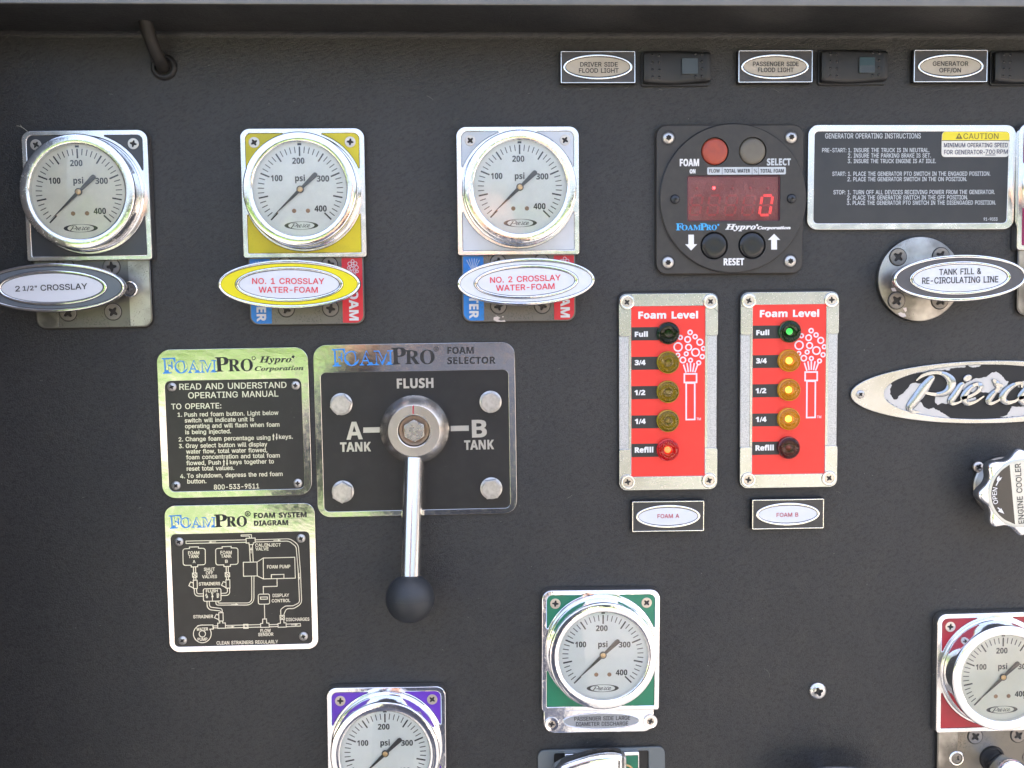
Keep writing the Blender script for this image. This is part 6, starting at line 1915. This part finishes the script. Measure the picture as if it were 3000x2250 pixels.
def line(pts, closed=False, r=0, w=2.0):
    P = [f.l(C7(*p), PH) for p in pts]
    if r:
        rr_ = [r] * len(P) if not isinstance(r, list) else r
        if not closed:
            rr_[0] = rr_[-1] = 0
        P = roundpoly(P, rr_, 5)
    mb.ribbon(P, w, PH - 3, PH - 0.5 + 0.015 * (cnt[0] % 20), closed)
    cnt[0] += 1


def boxl(x0, y0, x1, y1, r=0, sk=-0.02):
    line([(x0, y0), (x1, y0 + sk * (x1 - x0)), (x1 + 2, y1 + sk * (x1 - x0)), (x0 + 2, y1)], True, r)


def arrow(x, y, d, n=36):
    dx, dy = {'r': (1, -0.02), 'l': (-1, 0.02), 'u': (0, -1), 'd': (0, 1)}[d]
    line([(x - dx * n, y - dy * n), (x, y)], w=1.4)
    ex, ey = -dy, dx
    line([(x - dx * 14 + ex * 8, y - dy * 14 + ey * 8), (x + dx * 10, y + dy * 10), (x - dx * 14 - ex * 8, y - dy * 14 - ey * 8)], w=1.6)


line([(262, 443), (885, 430)]); line([(262, 468), (888, 455)]); line([(263, 441), (264, 470)])
line([(833, 393), (833, 380), (920, 376), (940, 378), (940, 410)]); line([(833, 392), (915, 390), (922, 410)])
line([(884, 414), (978, 411), (979, 458), (960, 460), (958, 478), (916, 480), (914, 462), (886, 464)], True)
line([(980, 430), (1340, 418), (1425, 480), (1447, 760), (1460, 1090), (1380, 1140), (1300, 1142), (1275, 1205)], r=[0, 30, 24, 0, 20, 20, 12, 0])
line([(980, 452), (1330, 442), (1402, 500), (1424, 760), (1438, 1080), (1370, 1112), (1290, 1114), (1242, 1150), (1244, 1208)], r=[0, 24, 16, 0, 12, 12, 12, 8, 0])
line([(918, 480), (928, 656)]); line([(950, 478), (958, 655)])
boxl(856, 662, 998, 806)
line([(998, 660), (1062, 618), (1388, 610), (1394, 826), (1064, 834), (1002, 804)], False); line([(1062, 618), (1064, 834)])
line([(1146, 830), (1146, 790), (1276, 787), (1276, 826)])
line([(1205, 830), (1206, 910), (1062, 914), (1064, 985)])
boxl(1010, 992, 1126, 1096, 5); boxl(1033, 1022, 1104, 1044)
line([(1074, 1097), (1078, 1246)])
for ox, oy in ((0, 0), (338, -4)):
    line([(300 + ox, 520 + oy), (298 + ox, 505 + oy), (392 + ox, 502 + oy), (392 + ox, 517 + oy), (462 + ox, 518 + oy), (464 + ox, 686 + oy), (384 + ox, 690 + oy), (384 + ox, 708 + oy), (318 + ox, 711 + oy), (316 + ox, 693 + oy), (234 + ox, 694 + oy), (231 + ox, 524 + oy)], True, [0, 0, 0, 0, 7, 7, 0, 0, 0, 0, 7, 7])
    line([(340 + ox, 712 + oy), (342 + ox, 772 + oy)]); line([(362 + ox, 711 + oy), (363 + ox, 771 + oy)])
    boxl(330 + ox, 774 + oy, 375 + ox, 816 + oy)
    line([(332 + ox, 776 + oy), (376 + ox, 814 + oy)], w=1.5); line([(374 + ox, 776 + oy), (334 + ox, 814 + oy)], w=1.5)
    line([(343 + ox, 818 + oy), (344 + ox, 846 + oy)]); line([(365 + ox, 817 + oy), (366 + ox, 845 + oy)])
    boxl(338 + ox, 848 + oy, 378 + ox, 934 + oy)
    line([(338 + ox, 876 + oy), (310 + ox, 866 + oy), (292 + ox, 904 + oy), (340 + ox, 928 + oy)])
line([(348, 936), (352, 1012), (440, 1012)], r=12); line([(372, 935), (376, 988), (440, 988)], r=6)
line([(714, 932), (716, 1004), (628, 1006)], r=12); line([(690, 932), (692, 980), (628, 984)], r=6)
boxl(442, 936, 624, 1066, 5)
line([(536, 1060), (536, 990)], w=1.6); line([(528, 1020), (536, 992), (544, 1020)], True, w=1.6)
for x, y in ((534, 984), (480, 1022), (592, 1020)):
    line([(x + 8 * cos(k * pi / 5), y + 8 * sin(k * pi / 5)) for k in range(10)], True, w=1.4)
line([(480, 1068), (484, 1150), (612, 1164), (634, 1180)], r=[0, 18, 8, 0]); line([(504, 1068), (508, 1126), (636, 1140), (638, 1178)], r=[0, 8, 12, 0])
line([(572, 1068), (574, 1104), (966, 1104), (966, 806)], r=[0, 14, 22, 0]); line([(594, 1068), (596, 1084), (944, 1082), (942, 806)], r=[0, 5, 14, 0])
boxl(602, 1184, 646, 1270)
line([(602, 1208), (576, 1200), (558, 1236), (604, 1256)])
line([(612, 1272), (614, 1290), (590, 1292), (592, 1345), (672, 1343), (670, 1290), (642, 1290), (640, 1270)])
line([(540, 1312), (546, 1350)]); line([(380, 1320), (420, 1312), (542, 1310), (546, 1352), (505, 1354)])
line([(432 + 92 * cos(k * pi / 15 - 0.5), 1402 + 92 * sin(k * pi / 15 - 0.5)) for k in range(26)])
line([(432 + 33 * cos(k * pi / 10), 1402 + 33 * sin(k * pi / 10)) for k in range(20)], True)
line([(548, 1320), (590, 1320)]); line([(548, 1340), (590, 1340)])
line([(672, 1316), (1036, 1306)]); line([(674, 1342), (1036, 1332)])
boxl(858, 1304, 904, 1346); line([(882 + 14 * cos(k * pi / 6), 1324 + 14 * sin(k * pi / 6)) for k in range(12)], True, w=1.5)
line([(1056, 1250), (1096, 1248), (1098, 1290), (1122, 1292), (1124, 1334), (1036, 1336), (1034, 1296), (1056, 1294)], True)
line([(1124, 1308), (1214, 1304)]); line([(1124, 1330), (1214, 1326)])
boxl(1236, 1212, 1280, 1254); line([(1258 + 13 * cos(k * pi / 6), 1233 + 13 * sin(k * pi / 6)) for k in range(12)], True, w=1.5)
line([(1240, 1256), (1240, 1292), (1214, 1296), (1216, 1334), (1300, 1332), (1298, 1290), (1276, 1288), (1276, 1256)])
line([(1300, 1302), (1446, 1296), (1448, 1322), (1302, 1328)])
arrow(512, 452, 'l', 60); arrow(1228, 434, 'r', 60); arrow(936, 520, 'u', 50); arrow(1432, 832, 'd', 60); arrow(790, 1098, 'r', 60)
arrow(748, 1329, 'r', 60); arrow(1405, 1309, 'r', 55)
put('line_drawing', mb.mesh(smooth=False), LETTERM, f)

# ---------------------------------------------------------------- selector plate
CS = crop(900, 980, 640 / 1207)
f = stamped('selector_plate', 'large chrome bordered foam selector plate with four corner bolts', 'selector plate', CS,
            ((33, 60), (1150, 38), (56, 1010), (1157, 990)), ((77, 212), (1112, 195), (92, 977), (1120, 960)), 40, 16, ())
t = foampro(f, CS, (142, 176, 212, 173), (206, 172, 474, 166), (468, 166, 548, 163), (542, 164, 704, 162), (92, 76, 90, 75))
t.px("FOAM", CS, 775, 107, 920, 105, 37, 'B')
t.px("SELECTOR", CS, 775, 163, 1040, 160, 37, 'B')
a, b = f.l(CS(713, 80), PH)
t.poly(ell(a, b, 7.4, n=24)).poly(ell(a, b, 6.1, n=24), True)
t.px("R", CS, 708, 87, 718, 87, 13)
t.build('black_lettering', INK, 0.3, 0.3)
t = Text(f, PH - 1.6)
t.px("FLUSH", CS, 497, 297, 697, 293, 52, 'B')
t.px("A", CS, 219, 580, 306, 577, 95, 'B')
t.px("B", CS, 912, 568, 992, 566, 95, 'B')
t.px("TANK", CS, 184, 647, 351, 644, 50, 'B')
t.px("TANK", CS, 869, 636, 1031, 632, 50, 'B')
for p in (((311, 515), (399, 513), (399, 540), (311, 542)), ((794, 506), (892, 504), (892, 531), (794, 533))):
    t.poly([f.l(CS(*q_), PH) for q_ in p])
t.build('raised_lettering', LETTERM, 2.2, 0.6)
for x, y, sp, tx in ((188, 385, 0.2, (("F593C", 2.6), ("ABP", -1.2))), (1013, 372, 0.35, (("ABP", 1.2), ("F593", -0.6))), (197, 868, 0.5, (("ABP", 3.0), ("F593", 0.4))), (1017, 850, 0.1, (("F593C", 2.4), ("ABP", -0.6)))):
    a, b = f.l(CS(x, y), PH)
    hexbolt(f, a, b, PH - 2.6, 33, sp, tx)

# ---------------------------------------------------------------- selector lever
LVH = 70.0
lv = Frame('selector_lever', 'steel selector lever with a black ball knob hanging straight down', 'lever', W(*CS(592, 528), 50), 0, 0)
k = 0.5302
cx, cy = lv.l(CS(592, 528), 45)
Ro = 192 * k * (CD - 40) / FPX
Ri = 144 * k * (CD - LVH) / FPX
hub = MB().lathe([(Ro - 3, 8), (Ro, 12), (Ro, 36), (Ro - 1.2, 38.5), (Ri + 0.8, LVH - 1.2), (Ri - 0.8, LVH), (50, LVH), (47.5, LVH - 2), (47, LVH - 12), (36, LVH - 22), (0, LVH - 23)], (cx, cy), 96)
put('hub', hub.mesh(ang=30), TURNED, lv)
put('hub_recess', MB().lathe([(45, LVH - 10), (44.5, LVH - 11.5), (36, LVH - 13.5), (35, LVH - 16), (20, LVH - 19)], (cx, cy), 64).mesh(), mat("rusty_steel", (0.30, 0.22, 0.16), 0.45, 0.8, var=(300, (0.22, 0.15, 0.10), 0.4, 0.7)), lv)
hexbolt(lv, cx + 1, cy, LVH - 22, 34, 0.55, (("OBAYC", 2.9), ("THE", -0.3)), STEEL, washer=True)
put('red_index_mark', plate([[(cx - 3, cy + 52), (cx + 1.0, cy + 52), (cx + 1.5, cy + Ri - 1), (cx - 2.5, cy + Ri - 1)]], LVH - 1, LVH + 0.5), PRINTDARKRED, lv)
RH = 44.0
p0 = lv.l(CS(586, 684), RH)
BH = 125.0
pb = lv.l(CS(568, 1457), BH)
p1 = (pb[0], pb[1] + 40)
put('rod', MB().tube([(p0[0], p0[1], RH - 4), (p1[0], p1[1], BH - 6)], [31, 30.5], 64).mesh(ang=60), ROD, lv)
rb = 137 * k * (CD - BH) / FPX
ball = []
for i in range(25):
    q = pi * i / 24
    ball.append((rb * sin(q), BH + rb * cos(q)))
put('ball_knob', MB().lathe(ball, pb, 64).mesh(), KNOBBLACK, lv)
put('knob_seam', MB().tube([(pb[0] + (rb + 0.15) * cos(q), pb[1] + 3 + 2 * sin(q), BH + (rb + 0.15) * sin(q)) for q in [pi * i / 30 for i in range(31)]], 0.7, 6).mesh(), KNOBBLACK, lv)
# ================================================================== maker's emblem
CE = crop(2450, 1030, 550 / 2212)
EH = 12.0
ec = CE(1800, 478)
f = Frame('maker_emblem', 'large oval script emblem with peeling black enamel at the right edge', 'emblem', W(*ec, EH), radians(0.3), EH)
k = (CD - EH) / FPX * (550 / 2212)
EL = lambda x, y: f.l(CE(x, y), EH)
ox, oy = EL(1735, 475)
put('emblem_rim', plate([ell(0, 0, 1682 * k, 380 * k, 128), ell(ox, oy, 1210 * k, 325 * k, 128)], 0.5, EH, 2.2, 0, 3), EMBLEM, f)
put('black_field', plate([ell(ox, oy, 1216 * k, 330 * k, 96)], 2, EH - 5), mat("cracked_black_enamel", (0.014, 0.014, 0.015), 0.6, bump=(1200, 0.3, 0.00006)), f)


def ragged(pts, amp, seed):
    r = random.Random(seed)
    out = []
    n = len(pts)
    for i in range(n):
        a, b = Vector(pts[i]), Vector(pts[(i + 1) % n])
        m = max(2, int((b - a).length / 14))
        for j in range(m):
            p = a.lerp(b, j / m)
            out.append((p.x + r.uniform(-amp, amp), p.y + r.uniform(-amp, amp)))
    return out


PATCH = [
    [(640, 360), (660, 400), (640, 440), (640, 500), (680, 560), (720, 570), (750, 520), (800, 490), (850, 430), (880, 385), (930, 370), (1000, 375), (990, 440), (960, 560), (1000, 590), (1030, 640), (1060, 670), (1110, 680), (1150, 665), (1220, 700), (1300, 750), (1345, 780), (1320, 793), (1100, 772), (950, 748), (880, 730), (780, 690), (650, 610), (580, 550), (540, 490), (565, 420), (600, 382)],
    [(925, 245), (1040, 208), (1250, 174), (1530, 158), (1530, 185), (1440, 190), (1360, 200), (1340, 220), (1280, 220), (1200, 225), (1000, 245), (935, 260)],
    [(1555, 158), (1718, 156), (1690, 180), (1620, 188), (1565, 172)],
    [(1500, 400), (1560, 360), (1640, 320), (1780, 300), (1830, 250), (1890, 240), (1950, 270), (1990, 330), (2040, 360), (2020, 400), (1960, 440), (1950, 490), (1900, 490), (1700, 480), (1500, 475)],
    [(1180, 540), (1350, 475), (1320, 620), (1250, 610), (1200, 630), (1170, 600)],
    [(1560, 560), (1650, 540), (1660, 570), (1600, 600), (1560, 590)],
    [(1935, 775), (2020, 750), (2080, 650), (2200, 650), (2400, 660), (2400, 740), (2150, 768)],
    [(2150, 360), (2300, 340), (2400, 400), (2300, 450), (2150, 420)],
    [(880, 735), (890, 728), (900, 742), (885, 748)], [(560, 560), (580, 575), (572, 590), (555, 572)], [(600, 590), (625, 615), (615, 628), (598, 605)]]
for i, p in enumerate(PATCH):
    amp = 5 if len(p) > 5 else 3
    lp = [EL(*q) for q in ragged(p, amp, i)]
    put('bare_patch', plate([lp], EH - 6, EH - 4.5), BARESILVER, f)
mb = MB()
kk = k
pierce_strokes(mb, EL, kk, EH - 6, 7.5, 1.12, 6)
a, b = EL(PDOT[0], PDOT[1])
mb2 = MB()
o_ = ell(0, 0, PDOT[2] * kk, PDOT[3] * kk, 28, 0, radians(25))
put('script_letters', mb.mesh(ang=50), EMBLEM, f)
put('letter_dot', plate([[(a + x, b + y) for x, y in o_]], EH - 6, EH + 1.2, 2.5, 0, 3), EMBLEM, f)
a, b = EL(283, 503)
put('screw_seat', MB().lathe([(13, EH - 1), (14, EH + 0.3), (20, EH + 0.3), (21, EH - 1)], (a, b), 32).mesh(), EMBLEM, f)
screw(f, a, b, EH - 2, 13.5, 0.7, ZINC, 'pan')

# ================================================================== engine cooler knob
CK = crop(2800, 1270, 200 / 1005)
KH = 132.0
f = Frame('lobed_knob', 'scalloped chrome knob lettered engine cooler with an open arrow', 'knob', W(*CK(985, 878), KH), 0, KH)
N = 192


def lobed(r, amp, ph=radians(93)):
    out = []
    for i in range(N):
        q = 2 * pi * i / N
        c = 0.5 + 0.5 * cos(8 * (q - ph))
        rr_ = r - amp + amp * 2 * (c ** 1.25)
        out.append((rr_ * cos(q), rr_ * sin(q)))
    return out


put('knob_body', plate([lobed(121, 11.5)], 82, KH - 2, 12, 0, 5), CHROME, f)
put('knob_skirt', MB().lathe([(60, 15), (62, 40), (84, 84)], (0, 0), 64).mesh(), CHROME, f)
put('base_flange', MB().lathe([(0, 14), (88, 14), (92, 10), (92, 1)], (0, 0), 64).mesh(), SATIN, f)
KR = 104.0
put('label_rim', MB().lathe([(KR - 8, KH - 1), (KR - 1, KH - 1), (KR + 1.5, KH - 2.2)], (0, 0), 80).mesh(), KNOBLABEL, f)
put('label_disc', MB().lathe([(0, KH - 1.2), (KR - 7.5, KH - 1.2)], (0, 0), 80).mesh(), KNOBLABEL, f)
sg = []
for i in range(41):
    q = radians(108) + radians(156) * i / 40
    sg.append(((KR - 9) * cos(q), (KR - 9) * sin(q)))
tl_, bl_ = f.l(CK(795, 460), KH), f.l(CK(875, 1338), KH)
sg = [p for p in sg if (p[0] - tl_[0]) * (bl_[1] - tl_[1]) - (p[1] - tl_[1]) * (bl_[0] - tl_[0]) >= 0] or sg
seg_poly = [tl_] + [p for p in sg if p[0] < min(tl_[0], bl_[0]) - 1] + [bl_]
put('dark_segment', plate([seg_poly], KH - 2, KH - 0.5), mat("dark_knob_print", (0.030, 0.030, 0.026), 0.2), f)
t = Text(f, KH)
p = [f.l(CK(*q_), KH) for q_ in ((648, 1060), (620, 770))]
out_, _, _ = t.run("OPEN")
kq = 13.5 / 509
rr0 = KR - 21
for it_ in out_:
    t.items.append([[((rr0 + py_ * kq - 4) * cos(radians(202) - px_ * kq / rr0), (rr0 + py_ * kq - 4) * sin(radians(202) - px_ * kq / rr0)) for px_, py_ in lp] for lp in it_])
for tip, s in (((712, 1178), 1), ((650, 640), -1)):
    pass
P_ = lambda *pts: t.poly([f.l(CK(*q_), KH) for q_ in pts])
P_((712, 1180), (625, 1145), (645, 1125), (612, 1095), (625, 1088), (660, 1115), (668, 1100))
P_((600, 770), (588, 762), (618, 700), (604, 690), (612, 650), (640, 622), (642, 655), (678, 645), (660, 680), (632, 705))
t.build('lettering', PRINTWHITE, 0.3, 0.25)
t = Text(f, KH - 0.6)
a0, b0 = f.l(CK(1010, 1322), KH)
a1, b1 = f.l(CK(955, 440), KH)
t.local("ENGINE COOLER", a0, b0, a1, b1, 17)
t.build('lettering', INKGREY, 0.3, 0.3)
a, b = f.l(CK(330, 490), 14)
screw(f, a, b, 12, 17, None, SCREW, 'pan')

# ================================================================== single panel screw
CB = crop(2200, 1950, 500 / 2212)
f = Frame('panel_screw', 'lone shiny pan head screw on bare vinyl between the green and red gauges', 'screw', W(*CB(870, 332), 8), 0, 8)
screw(f, 0, 0, 0.5, 27.5, 0.35, mat("bright_screw_steel", (0.66, 0.66, 0.66), 0.24, 1, rvar=(400, 0.34, 0.4, 0.7)), 'pan', name='screw_head')

# ================================================================== lower lever escutcheon
CL = crop(1500, 2150, 500 / 2212)
h = 10
f = Frame('slotted_plate', 'grey painted plate with a black slot at the bottom edge under the green gauge', 'lever plate', W(*CL(1158, 440), h), radians(0.5), h)
x0, y1 = f.l(CL(333, 215), h)
x1, _ = f.l(CL(1982, 172), h)
y1 = (f.l(CL(333, 215), h)[1] + f.l(CL(1982, 172), h)[1]) / 2
sx0, sx1 = f.l(CL(548, 400), h)[0], f.l(CL(1772, 400), h)[0]
sy = (f.l(CL(600, 255), h)[1] + f.l(CL(1700, 218), h)[1]) / 2
put('plate_face', plate([rrect(x0, y1 - 420, x1, y1, 22), rrect(sx0, y1 - 400, sx1, sy, 6)], 0.5, h, 1.5), GREYPLATE, f)
put('slot_floor', plate([rrect(sx0 - 2, y1 - 402, sx1 + 2, sy + 2, 4)], 0.6, 2), BLKPLASTIC, f)
f = Frame('lever_escutcheon', 'chrome framed green escutcheon around the big chrome lever at the bottom edge', 'escutcheon', W(*CL(1165, 440), 24), radians(0.5), 24)
h = 26
bx0, bx1 = f.l(CL(684, 400), h)[0], f.l(CL(1650, 400), h)[0]
by = (f.l(CL(690, 262), h)[1] + f.l(CL(1640, 235), h)[1]) / 2
put('chrome_frame', plate([rrect(bx0, by - 390, bx1, by, 5), rrect(bx0 + 9, by - 380, bx1 - 4, by - 12, 3)], 2, h, 2), CHROME, f)
put('green_inset', plate([rrect(bx0 + 8, by - 381, bx1 - 3, by - 11, 3)], 4, h - 3), ENA['green'], f)
a, b = f.l(CL(1462, 520), h)
put('brass_ring', plate([ell(a, b, 32, n=48), ell(a, b, 26, n=48)], h - 4, h + 3, 1.5), BRASS, f)
f = Frame('chrome_lever', 'broad arched chrome lever rising over the bottom edge', 'lever', W(*CL(1130, 440), 60), 0, 60)
AR = [(560, 470), (640, 420), (720, 385), (880, 335), (1000, 300), (1130, 277), (1240, 268), (1340, 268), (1400, 274), (1445, 290), (1447, 900), (560, 900)]
put('lever_body', plate([roundpoly([f.l(CL(*p), 100) for p in AR], [3, 30, 30, 40, 40, 40, 40, 30, 14, 8, 0, 0], 6)], 36, 104, 16, 0, 6), CHROME, f)
AR2 = [(1440, 284), (1468, 292), (1482, 315), (1482, 900), (1440, 900)]
put('lever_flank', plate([roundpoly([f.l(CL(*p), 80) for p in AR2], [0, 6, 6, 0, 0], 5)], 40, 86, 5, 0, 3), ZINC, f)

# lint on the left gauge plate
f = Frame('lint_thread', 'tiny pale thread sticking up from the corner of the far left gauge', 'thread', W(62, 372), 0, 0)
for pts in ([(80, 385), (70, 376), (58, 370), (50, 369)], [(80, 384), (66, 374), (60, 366)]):
    P = [(*f.l(p, 30), 30 + i) for i, p in enumerate(pts)]
    put('strand', MB().tube(P, 0.5, 5).mesh(), mat("lint", (0.45, 0.43, 0.35), 0.8), f)

# loose lint and pale scuffs scattered over the vinyl
r = random.Random(11)
mb = MB()
spots = [(1650, 258), (1700, 262), (1830, 258), (2170, 262), (2260, 259), (1930, 262), (1990, 260), (2640, 175), (1990, 480), (760, 640), (1120, 1410), (560, 1960), (420, 560), (2450, 1440), (1660, 1460), (2240, 1960), (1340, 900), (1250, 280)]
spots += [(r.uniform(30, 2900), r.uniform(150, 2230)) for _ in range(38)]
for i, (u_, v_) in enumerate(spots):
    x, y = W(u_, v_)
    L_ = r.uniform(3, 11)
    q0 = r.uniform(-0.5, 0.5)
    c0 = r.uniform(-0.25, 0.25)
    P = [(x + L_ * t_ * cos(q0 + c0 * t_), y + L_ * t_ * sin(q0 + c0 * t_)) for t_ in (0, 1, 2, 3)]
    if i > 17:
        P = P[:2]
    mb.ribbon(P, r.uniform(0.5, 1.1), 0.05, 0.45 + 0.01 * (i % 7))
o = put('lint', mb.mesh(smooth=False), mat("pale_lint", (0.13, 0.125, 0.11), 0.8), None, kind='stuff')

# ================================================================== the yard the panel faces (seen in the chrome)


def sheet(name, x0, y0, x1, y1, z, m, kind='structure'):
    me = bpy.data.meshes.new(name)
    me.from_pydata([(x0, y0, z), (x1, y0, z), (x1, y1, z), (x0, y1, z)], [], [(0, 1, 2, 3)])
    me.materials.append(m)
    o = bpy.data.objects.new(name, me)
    o['kind'] = kind
    COL.objects.link(o)
    return o


CONC = mat("concrete_apron", (0.25, 0.22, 0.20), 0.85, var=(1.5, (0.20, 0.178, 0.162), 0.4, 0.65), bump=(60, 0.3, 0.003))
GRASS = mat("lawn", (0.050, 0.105, 0.020), 0.9, var=(2.0, (0.078, 0.112, 0.038), 0.4, 0.65), bump=(50, 0.8, 0.03))
PATHM = mat("pale_path", (0.30, 0.26, 0.23), 0.85, var=(1.2, (0.24, 0.21, 0.185), 0.4, 0.6))
sheet('ground', -150, -250, 150, 60, GROUND_Z, CONC)
sheet('bounce_blocker', -25, -3.9, 25, 8, GROUND_Z + 0.006, mat('bounce_blocker', (0.08, 0.08, 0.08), 0.9, bump=(300, 0.5, 0.002)))  # unseen dark ground sheet, added to cut light bouncing up to the overhang
sheet('lawn', -60, -10.2, 3.5, -6.4, GROUND_Z + 0.01, GRASS)
sheet('far_lawn', -100, -60, 2.5, -16.0, GROUND_Z + 0.01, GRASS)
sheet('path', -100, -16.0, 100, -10.2, GROUND_Z + 0.008, PATHM)

LEAF = mat("hedge_leaves", (0.05, 0.11, 0.02), 0.7, var=(3, (0.09, 0.15, 0.03), 0.4, 0.6))
r = random.Random(3)
vs, fs = [], []
for i in range(9000):
    x = r.uniform(-45, 45)
    top = 2.6 + 1.5 * sin(x * 0.31) + 0.9 * sin(x * 0.83 + 1) + 0.5 * sin(x * 2.1)
    z = GROUND_Z + r.uniform(0, max(1.0, top)) ** 1.0
    y = -42 + r.uniform(-1.5, 1.5)
    s = r.uniform(0.25, 0.6)
    n = Vector((r.uniform(-1, 1), r.uniform(-0.2, 1.2), r.uniform(-0.6, 1))).normalized()
    t1 = n.orthogonal().normalized()
    t2 = n.cross(t1)
    b = len(vs)
    c = Vector((x, y, z))
    vs += [tuple(c + t1 * s), tuple(c + t2 * s * 0.7), tuple(c - t1 * s), tuple(c - t2 * s * 0.7)]
    fs.append((b, b + 1, b + 2, b + 3))
me = bpy.data.meshes.new('tree_line')
me.from_pydata(vs, [], fs)
me.materials.append(LEAF)
o = bpy.data.objects.new('tree_line', me)
o['kind'] = 'stuff'
COL.objects.link(o)

# ------------------------------------------------------------------ the photographer, who darkens the middle of the chrome
def person():
    g = GROUND_Z
    cx_, cz = CX * U - 0.03, CY * U
    J = {}
    vs, es, rs = [], [], []

    def v(name, x, y, z, r, par=None):
        J[name] = len(vs)
        vs.append((cx_ + x, y, z))
        rs.append(r)
        if par:
            es.append((J[par], J[name]))
    yb = -1.10
    g = GROUND_Z + 0.05
    v('pelvis', 0, yb, g + 0.95, (0.15, 0.11))
    v('waist', 0, yb, g + 1.10, (0.145, 0.11), 'pelvis')
    v('chest', 0, yb + 0.01, g + 1.28, (0.17, 0.12), 'waist')
    v('collar', 0, yb + 0.01, g + 1.42, (0.10, 0.085), 'chest')
    v('neck', 0, yb + 0.03, g + 1.49, (0.058, 0.058), 'collar')
    v('jaw', 0, yb + 0.06, g + 1.56, (0.070, 0.085), 'neck')
    v('brow', 0, yb + 0.05, g + 1.66, (0.078, 0.098), 'jaw')
    v('crown', 0, yb + 0.04, g + 1.72, (0.055, 0.07), 'brow')
    v('nose', 0, yb + 0.155, g + 1.60, (0.012, 0.014), 'jaw')
    for s, n in ((-1, 'l'), (1, 'r')):
        v('sh' + n, s * 0.17, yb + 0.01, g + 1.39, (0.072, 0.07), 'collar')
        v('el' + n, s * 0.27, yb + 0.12, g + 1.20, (0.05, 0.05), 'sh' + n)
        v('wr' + n, s * 0.11, yb + 0.33, g + 1.48, (0.030, 0.030), 'el' + n)
        v('pa' + n, s * 0.085, yb + 0.355, g + 1.53, (0.034, 0.018), 'wr' + n)
        v('hip' + n, s * 0.095, yb, g + 0.88, (0.10, 0.10), 'pelvis')
        v('kn' + n, s * 0.11, yb + 0.02, g + 0.48, (0.062, 0.065), 'hip' + n)
        v('an' + n, s * 0.12, yb - 0.01, g + 0.10, (0.042, 0.045), 'kn' + n)
        v('to' + n, s * 0.14, yb + 0.15, g + 0.035, (0.042, 0.030), 'an' + n)
        vs[J['to' + n]] = (vs[J['to' + n]][0], vs[J['to' + n]][1], GROUND_Z + 0.035)
        for k in range(4):
            b0 = len(vs)
            x0 = s * (0.085 - 0.0)
            zz = g + 1.565 - 0.021 * k
            v('f%s%d' % (n, k), x0 - s * 0.012, yb + 0.372, zz, (0.010, 0.010), 'pa' + n)
            v('g%s%d' % (n, k), x0 - s * (0.042 + 0.004 * (k % 2)), yb + 0.376, zz + 0.002, (0.008, 0.008), 'f%s%d' % (n, k))
        v('t' + n, s * 0.07, yb + 0.335, g + 1.52, (0.011, 0.011), 'pa' + n)
        v('u' + n, s * 0.045, yb + 0.335, g + 1.53, (0.009, 0.009), 't' + n)
    me = bpy.data.meshes.new('person')
    me.from_pydata(vs, es, [])
    o = bpy.data.objects.new('person', me)
    COL.objects.link(o)
    md = o.modifiers.new('skin', 'SKIN')
    for i, r_ in enumerate(rs):
        me.skin_vertices[0].data[i].radius = r_ if False else (r_[0], r_[1])
        me.skin_vertices[0].data[i].use_root = (i == 0)
    sb = o.modifiers.new('sub', 'SUBSURF')
    sb.levels = sb.render_levels = 2
    dg_ = bpy.context.evaluated_depsgraph_get()
    m2 = bpy.data.meshes.new_from_object(o.evaluated_get(dg_))
    o.modifiers.clear()
    o.data = m2
    m2.materials.clear()
    for m_ in (mat("navy_jacket", (0.017, 0.023, 0.042), 0.85), mat("dark_jeans", (0.03, 0.04, 0.07), 0.85), mat("skin", (0.42, 0.24, 0.17), 0.5), mat("dark_hair", (0.03, 0.02, 0.015), 0.6), mat("shoe_leather", (0.02, 0.02, 0.02), 0.5)):
        m2.materials.append(m_)
    g = GROUND_Z
    for p_ in m2.polygons:
        c_ = p_.center
        z = c_.z - g
        if z > 1.53 or (z > 1.50 and c_.y > yb + 0.32):
            k_ = 3 if (z > 1.71 or (c_.y < yb + 0.0 and z > 1.60)) and c_.y < yb + 0.13 else 2
        elif z < 0.09:
            k_ = 4
        elif z < 0.95:
            k_ = 1
        else:
            k_ = 0
        p_.material_index = k_
        p_.use_smooth = True
    o['label'] = 'photographer in a navy jacket mirrored in the middle of the chrome plates'
    o['category'] = 'person'
    # the phone held up just behind the lens
    ph = plate([rrect(CX - 340, CY - 165, CX + 340, CY + 165, 40)], CD + 12, CD + 45, 8)
    c_ = put('camera_phone', ph, mat("black_phone", (0.015, 0.015, 0.017), 0.25), None)
    c_['label'] = 'black phone held up by the photographer in the navy jacket'
    c_['category'] = 'phone'


person()
